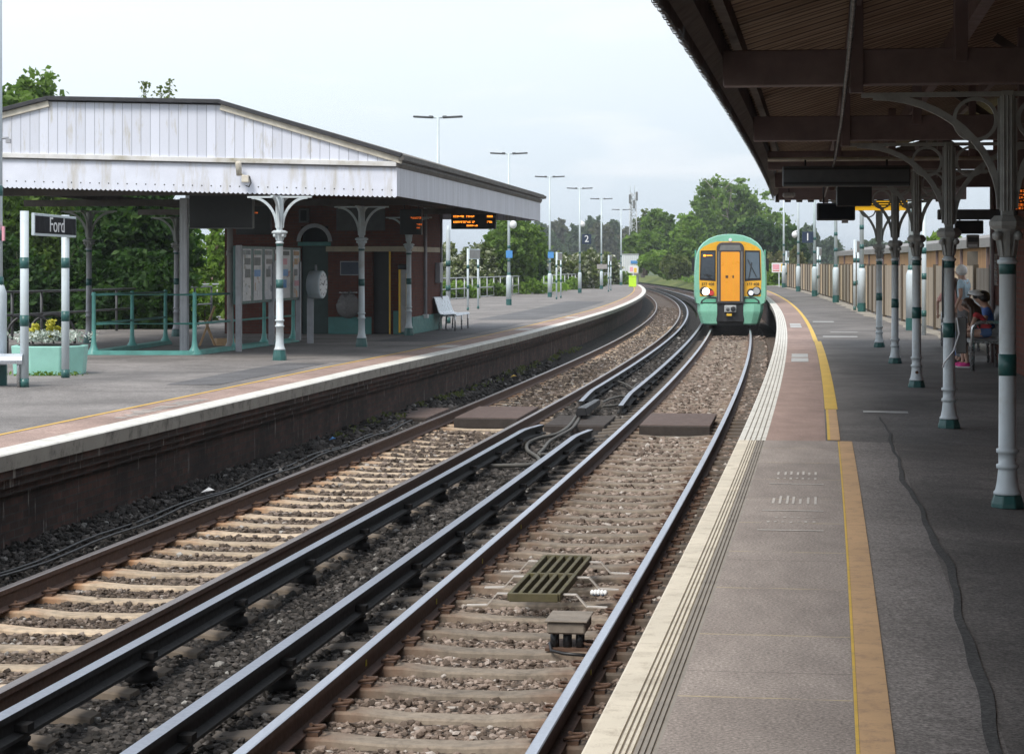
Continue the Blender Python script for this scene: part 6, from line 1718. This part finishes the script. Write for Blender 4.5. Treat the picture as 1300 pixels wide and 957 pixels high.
MB().lathe([(.07, 0), (.03, .05)], 12, M=Matrix.Translation((-.09, -.325, .80)) @ Matrix.Rotation(PI / 2, 4, 'X')).build('coupler_cone', M['grey_dk'], cpl)
MB().box((-.04, -.27, .59), (.2, .06, .09)).build('air_cock', M['sig_yel'], cpl, bevel=.01)
MB().lathe([(.07, 0), (.06, .03)], 14, M=Matrix.Translation((0, -.02, 3.46)) @ Matrix.Rotation(PI / 2, 4, 'X')).build('roof_lamp', M['white'], train)
MB().box((-.86, -.036, 2.86), (.36, .01, .11)).build('destination_display', M['tr_black'], train)
MB().box((-.98, -.043, 2.86), (.09, .006, .07)).build('lit_text', M['amber'], train); MB().box((-.8, -.043, 2.86), (.22, .006, .03)).build('lit_text', M['amber'], train)
MB().box((0, 10.3, .72), (2.3, 19.4, .5)).build('underframe', M['tr_black'], train)
MB().box((0, .35, .42), (2.1, .5, .5)).build('obstacle_deflector', M['tr_black'], train, bevel=.02)
for y in (2.2, 4.8, 15, 17.6):
    for s in (-.75, .75): MB().lathe([(.20, -.07), (.42, -.065), (.43, .05), (.40, .07), (.2, .07)], 24, M=Matrix.Translation((s, y, .43)) @ Matrix.Rotation(PI / 2, 4, 'Y')).build('wheel', M['rust'], train)
for y in (3.5, 16.3):
    MB().box((0, y, .5), (2.2, 3.4, .42)).build('bogie_frame', M['tr_black'], train, bevel=.04)
for s in (-1, 1):
    MB().box((s * 1.392, 1.6, 2.35), (.03, .8, 1.0)).build('cab_window', M['tr_glass'], train, bevel=.01)
    for y in (6.5, 8.6, 10.7, 12.8): MB().box((s * 1.385, y, 2.35), (.05, 1.6, .95)).build('window', M['tr_glass'], train, bevel=.01)
    for y in (4.4, 15.2): MB().box((s * 1.39, y, 2.1), (.05, 1.3, 2.0)).build('door', M['tr_green_dk'], train, bevel=.02)
    MB().box((s * 1.44, 1.0, 2.5), (.10, .10, .5)).build('door_camera', M['tr_black'], train)
# ------------------------------------------------------------------ people
def skin_graph(nodes, edges, root, sub=2):
    names = list(nodes); idx = {n: i for i, n in enumerate(names)}
    me = bpy.data.meshes.new('body'); me.from_pydata([nodes[n][0] for n in names], [(idx[a], idx[b_]) for a, b_ in edges], [])
    o = bpy.data.objects.new('body', me); COL.objects.link(o)
    sk = o.modifiers.new('Skin', 'SKIN'); sk.use_smooth_shade = True; sk.branch_smoothing = .3
    sv = me.skin_vertices[0].data if me.skin_vertices else None
    if sv is None:
        bpy.context.view_layer.objects.active = o
        bpy.context.view_layer.update(); sv = me.skin_vertices[0].data
    for n in names:
        r = nodes[n][1]; r = r if isinstance(r, tuple) else (r, r); sv[idx[n]].radius = r; sv[idx[n]].use_root = (n == root)
    ss = o.modifiers.new('Sub', 'SUBSURF'); ss.levels = sub; ss.render_levels = sub
    dg = bpy.context.evaluated_depsgraph_get(); m2 = bpy.data.meshes.new_from_object(o.evaluated_get(dg))
    COL.objects.unlink(o); bpy.data.objects.remove(o)
    for p in m2.polygons: p.use_smooth = True
    return m2
SK = pm('skin', (.50, .31, .235), .5, .06, 9); SKD = pm('skin_tan', (.42, .25, .18), .5, .06, 9)
HAIR_W = pm('hair_white', (.88, .87, .85), .6, .1, 30); HAIR_B = pm('hair_brown', (.06, .032, .02), .45, .4, 30); HAIR_K = pm('hair_dark', (.018, .014, .012), .45, .3, 30)
CL = dict(blue=pm('cloth_lightblue', (.55, .74, .86), .8, .08, 8), red=pm('cloth_red', (.55, .06, .07), .8, .1, 8), navy=pm('cloth_blue', (.08, .16, .42), .8, .12, 8), denim=pm('cloth_denim', (.10, .17, .34), .85, .15, 10),
          pink=pm('cloth_pink', (.85, .48, .44), .8, .08, 8), patt=pm('cloth_patterned', (.22, .17, .15), .8, .8, 40), grey=pm('cloth_grey', (.2, .2, .21), .8, .1, 8), hot=pm('shoe_pink', (.75, .05, .28), .6, .15, 20), white=M['white'], redshoe=pm('shoe_red', (.55, .04, .06), .5, .1), black=M['black'])
def person(label, loc, rz, J, s, skin, hair, hair_kind, garments, group=None, look=0.0):
    V3 = Vector; J = {k: V3(v) for k, v in J.items()}
    t_ = thing('person', label, 'person', loc, rz, group)
    N_ = {}; E_ = []
    def nd(n, p, r): N_[n] = (tuple(p), r if isinstance(r, tuple) else r)
    nd('pelvis', J['pelvis'], (.13 * s, .10 * s)); nd('spine', J['pelvis'].lerp(J['chest'], .5), (.115 * s, .09 * s)); nd('chest', J['chest'], (.135 * s, .10 * s))
    nd('neck', J['neck'], .05 * s); hd = J['head']; up = (hd - J['neck']).normalized()
    nd('jaw', J['neck'].lerp(hd, .5), .066 * s); nd('skull', hd, (.088 * s, .10 * s)); nd('crown', hd + up * .06 * s, (.066 * s, .078 * s))
    E_ += [('pelvis', 'spine'), ('spine', 'chest'), ('chest', 'neck'), ('neck', 'jaw'), ('jaw', 'skull'), ('skull', 'crown')]
    for q in 'LR':
        sg = -1 if q == 'L' else 1
        nd('sh' + q, J['sh' + q], .052 * s); nd('el' + q, J['el' + q], .037 * s); nd('wr' + q, J['wr' + q], .026 * s)
        d = (J['wr' + q] - J['el' + q]).normalized(); palm = J['wr' + q] + d * .055 * s; nd('pa' + q, palm, (.034 * s, .018 * s))
        E_ += [('chest', 'sh' + q), ('sh' + q, 'el' + q), ('el' + q, 'wr' + q), ('wr' + q, 'pa' + q)]
        side = d.cross(V3((0, 1, 0))); side = side.normalized() if side.length > .1 else V3((1, 0, 0)); curl = d.cross(side)
        for i, L in enumerate((.062, .072, .068, .052)):
            b_ = palm + side * (.022 - .0145 * i) * s + d * .02 * s; k1 = b_ + d * L * .5 * s + curl * .01 * s; k2 = b_ + d * L * .85 * s + curl * .03 * s
            nd('f%s%da' % (q, i), b_, .0095 * s); nd('f%s%db' % (q, i), k1, .0085 * s); nd('f%s%dc' % (q, i), k2, .0075 * s)
            E_ += [('pa' + q, 'f%s%da' % (q, i)), ('f%s%da' % (q, i), 'f%s%db' % (q, i)), ('f%s%db' % (q, i), 'f%s%dc' % (q, i))]
        th = palm + side * .035 * s - d * .015 * s; nd('t%sa' % q, th, .011 * s); nd('t%sb' % q, th + side * .012 * s + d * .04 * s + curl * .015 * s, .009 * s)
        E_ += [('pa' + q, 't%sa' % q), ('t%sa' % q, 't%sb' % q)]
        nd('hi' + q, J['hi' + q], .085 * s); nd('kn' + q, J['kn' + q], .055 * s); nd('ca' + q, J['kn' + q].lerp(J['an' + q], .35), .052 * s); nd('an' + q, J['an' + q], .034 * s); nd('to' + q, J['to' + q], (.036 * s, .022 * s))
        E_ += [('pelvis', 'hi' + q), ('hi' + q, 'kn' + q), ('kn' + q, 'ca' + q), ('ca' + q, 'an' + q), ('an' + q, 'to' + q)]
    me = skin_graph(N_, E_, 'pelvis')
    body = bpy.data.objects.new('body', me); me.name = 'body'; put(body, t_); me.materials.append(skin)
    # face pieces joined into the body mesh
    import bmesh
    bm = bmesh.new(); bm.from_mesh(me)
    fw = V3((math.sin(look), -math.cos(look), 0)); rt = V3((math.cos(look), math.sin(look), 0))
    def blob(c, r):
        q = bmesh.ops.create_icosphere(bm, subdivisions=2, radius=1.0, matrix=Matrix.Translation(c) @ Matrix.Rotation(look, 4, 'Z') @ Matrix.Diagonal((r[0], r[1], r[2], 1)))
        for v in q['verts']:
            for f in v.link_faces: f.smooth = True
    blob(hd + fw * .088 * s - up * .012 * s, (.013 * s, .02 * s, .022 * s))
    for sg in (-1, 1): blob(hd + rt * sg * .078 * s - up * .01 * s, (.01 * s, .02 * s, .03 * s))
    blob(hd + fw * .075 * s - up * .065 * s, (.026 * s, .016 * s, .012 * s))
    bm.to_mesh(me); bm.free()
    q = MB()
    for sg in (-1, 1): q.ell(hd + fw * .083 * s + rt * sg * .032 * s + up * .012 * s, (.011 * s, .008 * s, .008 * s), 8, 6)
    q.build('eye', M['black'], t_)
    h = MB(); c = hd + up * .036 * s - fw * .042 * s
    h.ell(c, (.104 * s, .108 * s, .108 * s), 16, 10)
    if hair_kind == 'long':
        for i in range(9):
            a = look + PI / 2 + (i - 4) * .42; dx = V3((math.cos(a), math.sin(a), 0)); p0 = c + dx * .06 * s + up * .03 * s; p1 = c + dx * .10 * s - up * .10 * s; p2 = p1 + V3((dx.x * .04, dx.y * .04, -.20 * s)) ; p3 = p2 + V3((dx.x * .03, dx.y * .03, -.13 * s))
            h.tube([p0, p1, p2, p3], [.04 * s, .048 * s, .045 * s, .012 * s], 8)
    else:
        for i in range(14):
            a = look + PI / 2 + (i - 6.5) * .3; h.ell(c + V3((math.cos(a), math.sin(a), 0)) * .075 * s - V3((0, 0, .025 * s)), (.032 * s, .032 * s, .045 * s), 8, 6)
    h.build('hair', hair, t_)
    for g in garments:
        kind, mat = g[0], g[1]; n = {}; e = []
        if kind == 'shirt':
            n['a'] = (tuple(J['pelvis'] + (J['chest'] - J['pelvis']) * .1), (.150 * s, .118 * s)); n['b'] = (tuple(J['pelvis'].lerp(J['chest'], .55)), (.140 * s, .112 * s)); n['c'] = (tuple(J['chest']), (.152 * s, .118 * s)); n['d'] = (tuple(J['chest'].lerp(J['neck'], .6)), .075 * s); e += [('a', 'b'), ('b', 'c'), ('c', 'd')]
            for q in 'LR':
                n['s' + q] = (tuple(J['sh' + q]), .068 * s); n['u' + q] = (tuple(J['sh' + q].lerp(J['el' + q], g[2] if len(g) > 2 else .5)), .056 * s); e += [('c', 's' + q), ('s' + q, 'u' + q)]
            rt_ = 'b'
        elif kind == 'legs':
            k = g[2]; n['a'] = (tuple(J['pelvis'] + (J['chest'] - J['pelvis']) * .15), (.140 * s, .112 * s)); n['p'] = (tuple(J['pelvis']), (.148 * s, .118 * s)); e += [('a', 'p')]; rt_ = 'p'
            for q in 'LR':
                n['h' + q] = (tuple(J['hi' + q]), .10 * s); e.append(('p', 'h' + q))
                if k <= 1: n['k' + q] = (tuple(J['hi' + q].lerp(J['kn' + q], k)), .082 * s); e.append(('h' + q, 'k' + q))
                else: n['k' + q] = (tuple(J['kn' + q]), .072 * s); n['c' + q] = (tuple(J['kn' + q].lerp(J['an' + q], .92)), .058 * s); e += [('h' + q, 'k' + q), ('k' + q, 'c' + q)]
        elif kind == 'shoes':
            for q in 'LR':
                mb = MB(); a, b_ = J['an' + q], J['to' + q]; d = (b_ - a); d.z = 0; d.normalize(); g0 = V3((a.x, a.y, 0))
                mb.tube([g0 - d * .035 * s + V3((0, 0, .045 * s)), g0 + d * .05 * s + V3((0, 0, .048 * s)), g0 + d * .13 * s + V3((0, 0, .036 * s)), g0 + d * .17 * s + V3((0, 0, .03 * s))], [.044 * s, .048 * s, .04 * s, .02 * s], 10); mb.build('shoe', mat, t_)
                mb = MB(); mb.bar(g0 - d * .06 * s + V3((0, 0, .01)), g0 + d * .175 * s + V3((0, 0, .01)), .085 * s, .02); mb.build('sole', M['white'], t_)
            continue
        elif kind == 'brim':
            mb = MB(); mb.lathe([(.02 * s, .01), (.14 * s, .0), (.145 * s, .012), (.02 * s, .03)], 20, M=Matrix.Translation(hd + up * .105 * s + fw * .04 * s) @ Matrix.Rotation(g[2], 4, 'Y')); mb.build('hat', mat, t_); continue
        elif kind == 'cap':
            mb = MB(); mb.ell(hd + up * .06 * s - fw * .01 * s, (.103 * s, .106 * s, .085 * s), 16, 10); mb.bar(hd + up * .075 * s + fw * .07 * s, hd + up * .06 * s + fw * .18 * s, .14 * s, .015); mb.build('cap', mat, t_); continue
        m2 = skin_graph(n, e, rt_); m2.name = kind; o = bpy.data.objects.new('top' if kind == 'shirt' else 'trousers', m2); m2.materials.append(mat); put(o, t_)
    return t_
sit = dict(pelvis=(0, 0, .54), chest=(0, -.17, .80), neck=(0, -.22, .92), head=(0, -.29, 1.03), shL=(-.15, -.18, .87), shR=(.15, -.18, .87), elL=(-.20, -.22, .62), elR=(.20, -.22, .62), wrL=(-.08, -.40, .56), wrR=(.08, -.40, .56),
           hiL=(-.08, -.02, .52), hiR=(.08, -.02, .52), knL=(-.09, -.40, .49), knR=(.09, -.40, .49), anL=(-.09, -.38, .08), anR=(.08, -.33, .08), toL=(-.09, -.50, .03), toR=(.08, -.45, .03))
def lean(J, **k): d = dict(J); d.update(k); return d
rs = hdg(33) - PI / 2
girl = lean(sit, pelvis=(0, 0, .53), chest=(0, -.19, .74), neck=(0, -.26, .83), head=(0, -.33, .92), shL=(-.13, -.21, .79), shR=(.13, -.21, .79), elL=(-.17, -.28, .57), elR=(.17, -.28, .57))
person('girl with long brown hair in red top leaning forward, bare legs and pink shoes', (7.09, 32.15, 0), rs, girl, .88, SK, HAIR_B, 'long', [('shirt', CL['red'], .35), ('legs', CL['denim'], .45), ('shoes', CL['hot'])], 'people waiting on the right-hand platform')
s2 = lean(sit, pelvis=(0, .06, .53), chest=(0, .03, .80), neck=(0, .0, .91), head=(0, -.05, 1.01), shL=(-.16, .02, .86), shR=(.16, .02, .86), elL=(-.21, -.05, .62), elR=(.21, -.05, .62), wrL=(-.08, -.35, .58), wrR=(.1, -.36, .58))
person('dark-haired person in blue top under a white sun hat, seated behind the girl', (7.16, 32.75, 0), rs, s2, .9, SKD, HAIR_K, 'short', [('shirt', CL['navy'], .5), ('legs', CL['grey'], 1.5), ('shoes', CL['black']), ('brim', CL['white'], .30)], 'people waiting on the right-hand platform')
s3 = lean(s2, elR=(.18, -.16, .62), wrR=(.06, -.14, .86))
person('seated person in a dark cap and blue shirt with hand raised to the face', (7.24, 33.3, 0), rs, s3, .9, SK, HAIR_K, 'short', [('shirt', CL['denim'], .5), ('legs', CL['navy'], 1.5), ('shoes', CL['black']), ('cap', CL['black'])], 'people waiting on the right-hand platform')
def stand(h, **k):
    s = h / 1.7
    J = dict(pelvis=(0, 0, .92), chest=(0, -.01, 1.26), neck=(0, -.02, 1.43), head=(0, -.065, 1.52), shL=(-.17, 0, 1.36), shR=(.17, 0, 1.36), elL=(-.23, .03, 1.09), elR=(.23, .03, 1.09), wrL=(-.22, -.08, .86), wrR=(.22, -.08, .86),
             hiL=(-.09, 0, .88), hiR=(.09, 0, .88), knL=(-.10, -.02, .48), knR=(.10, .0, .48), anL=(-.10, .02, .09), anR=(.10, .04, .09), toL=(-.11, -.10, .03), toR=(.11, -.08, .03)); J.update(k)
    return {n: tuple(c * s for c in v) for n, v in J.items()}, s
J, s = stand(1.56)
person('white-haired person in a light blue T-shirt standing by the fence, facing the track', (7.63, 36.6, 0), -PI / 2 - .55, J, s, SK, HAIR_W, 'short', [('shirt', CL['blue'], .6), ('legs', CL['grey'], 1.5), ('shoes', CL['white'])], 'people waiting on the right-hand platform')
J, s = stand(1.33, elL=(-.34, -.05, 1.12), wrL=(-.33, -.16, .88))
person('child with long brown hair in pink top and patterned trousers behind the second column', (7.60, 37.3, 0), -.25, J, s, SK, HAIR_B, 'long', [('shirt', CL['pink'], .95), ('legs', CL['patt'], 1.5), ('shoes', CL['redshoe'])], 'people waiting on the right-hand platform', look=-.9)

# ------------------------------------------------------------------ sky, sun, air, camera
wd = bpy.data.worlds.new('World'); SC.world = wd; wd.use_nodes = True
t = wd.node_tree; t.nodes.clear()
EL, AZ = math.radians(52), math.radians(SUN_AZ)       # azimuth: clockwise from +y (away from camera)
out = t.nodes.new('ShaderNodeOutputWorld'); bg = t.nodes.new('ShaderNodeBackground'); t.links.new(bg.outputs[0], out.inputs[0])
sky = t.nodes.new('ShaderNodeTexSky'); sky.sky_type = 'NISHITA'; sky.sun_disc = False; sky.sun_elevation = EL; sky.sun_rotation = AZ
sky.air_density = 1.0; sky.dust_density = 3.5; sky.ozone_density = 1.0
tc_ = t.nodes.new('ShaderNodeTexCoord').outputs['Generated']
sx = t.nodes.new('ShaderNodeSeparateXYZ'); t.links.new(tc_, sx.inputs[0])
veil = ramp(t, sx.outputs[2], [(0.0, (5.5, 6.3, 7.15)), (.05, (6.1, 6.85, 7.55)), (.11, (6.9, 7.5, 8.1)), (.3, (7.2, 7.8, 8.4)), (.8, (6.0, 6.6, 7.4))])
bright = ramp(t, math_(t, 'ADD', math_(t, 'MULTIPLY', sx.outputs[0], -1.0), .5), [(.25, .94), (.72, 1.10)])
veil = mixc(t, 1.0, veil, bright, 'MULTIPLY')
cln = noise(t, stretch(t, tc_, (1.0, 1.0, 4.0)), 9, 5, .55, .4)
veil = mixc(t, ramp(t, cln, [(.54, 0.0), (.74, .6)]), veil, (7.9, 8.1, 8.4))
c = mixc(t, .86, sky.outputs[0], veil); t.links.new(c, bg.inputs[0]); bg.inputs[1].default_value = .10
sd = bpy.data.lights.new('sun', 'SUN'); sd.energy = SUN_E; sd.angle = math.radians(22); sd.color = (1.0, .95, .87)
so = bpy.data.objects.new('sun', sd); put(so)
sv = Vector((math.sin(AZ) * math.cos(EL), math.cos(AZ) * math.cos(EL), math.sin(EL)))
so.rotation_euler = sv.to_track_quat('Z', 'Y').to_euler(); so.location = (0, 0, 30)
if HAZE > 0:
    hm = bpy.data.materials.new('haze_air'); hm.use_nodes = True; ht = hm.node_tree; ht.nodes.clear()
    ho = ht.nodes.new('ShaderNodeOutputMaterial'); pv = ht.nodes.new('ShaderNodeVolumePrincipled'); ht.links.new(pv.outputs[0], ho.inputs['Volume'])
    pv.inputs['Color'].default_value = (.86, .92, .98, 1); pv.inputs['Density'].default_value = HAZE; pv.inputs['Anisotropy'].default_value = .2
    MB().box((0, 4100, 11.5), (10400, 10200, 29)).build('haze', hm)['kind'] = 'stuff'
cd = bpy.data.cameras.new('camera'); cam = bpy.data.objects.new('camera', cd); put(cam)
cam.location = (0, 0, CAMH); cam.rotation_euler = (PI / 2, 0, 0); cd.sensor_fit = 'HORIZONTAL'; cd.sensor_width = 36; cd.lens = 2750 / 1300 * 36
cd.shift_y = -(478.5 - 334) / 1300; cd.clip_end = 20000; cd.clip_start = .05
SC.camera = cam
vs_ = SC.view_settings; vs_.view_transform = 'Standard'; vs_.look = 'None'; vs_.exposure = EXPO; vs_.gamma = 1.0; vs_.use_curve_mapping = False
SC.cycles.volume_bounces = 0; SC.cycles.max_bounces = 6; SC.cycles.transparent_max_bounces = 6
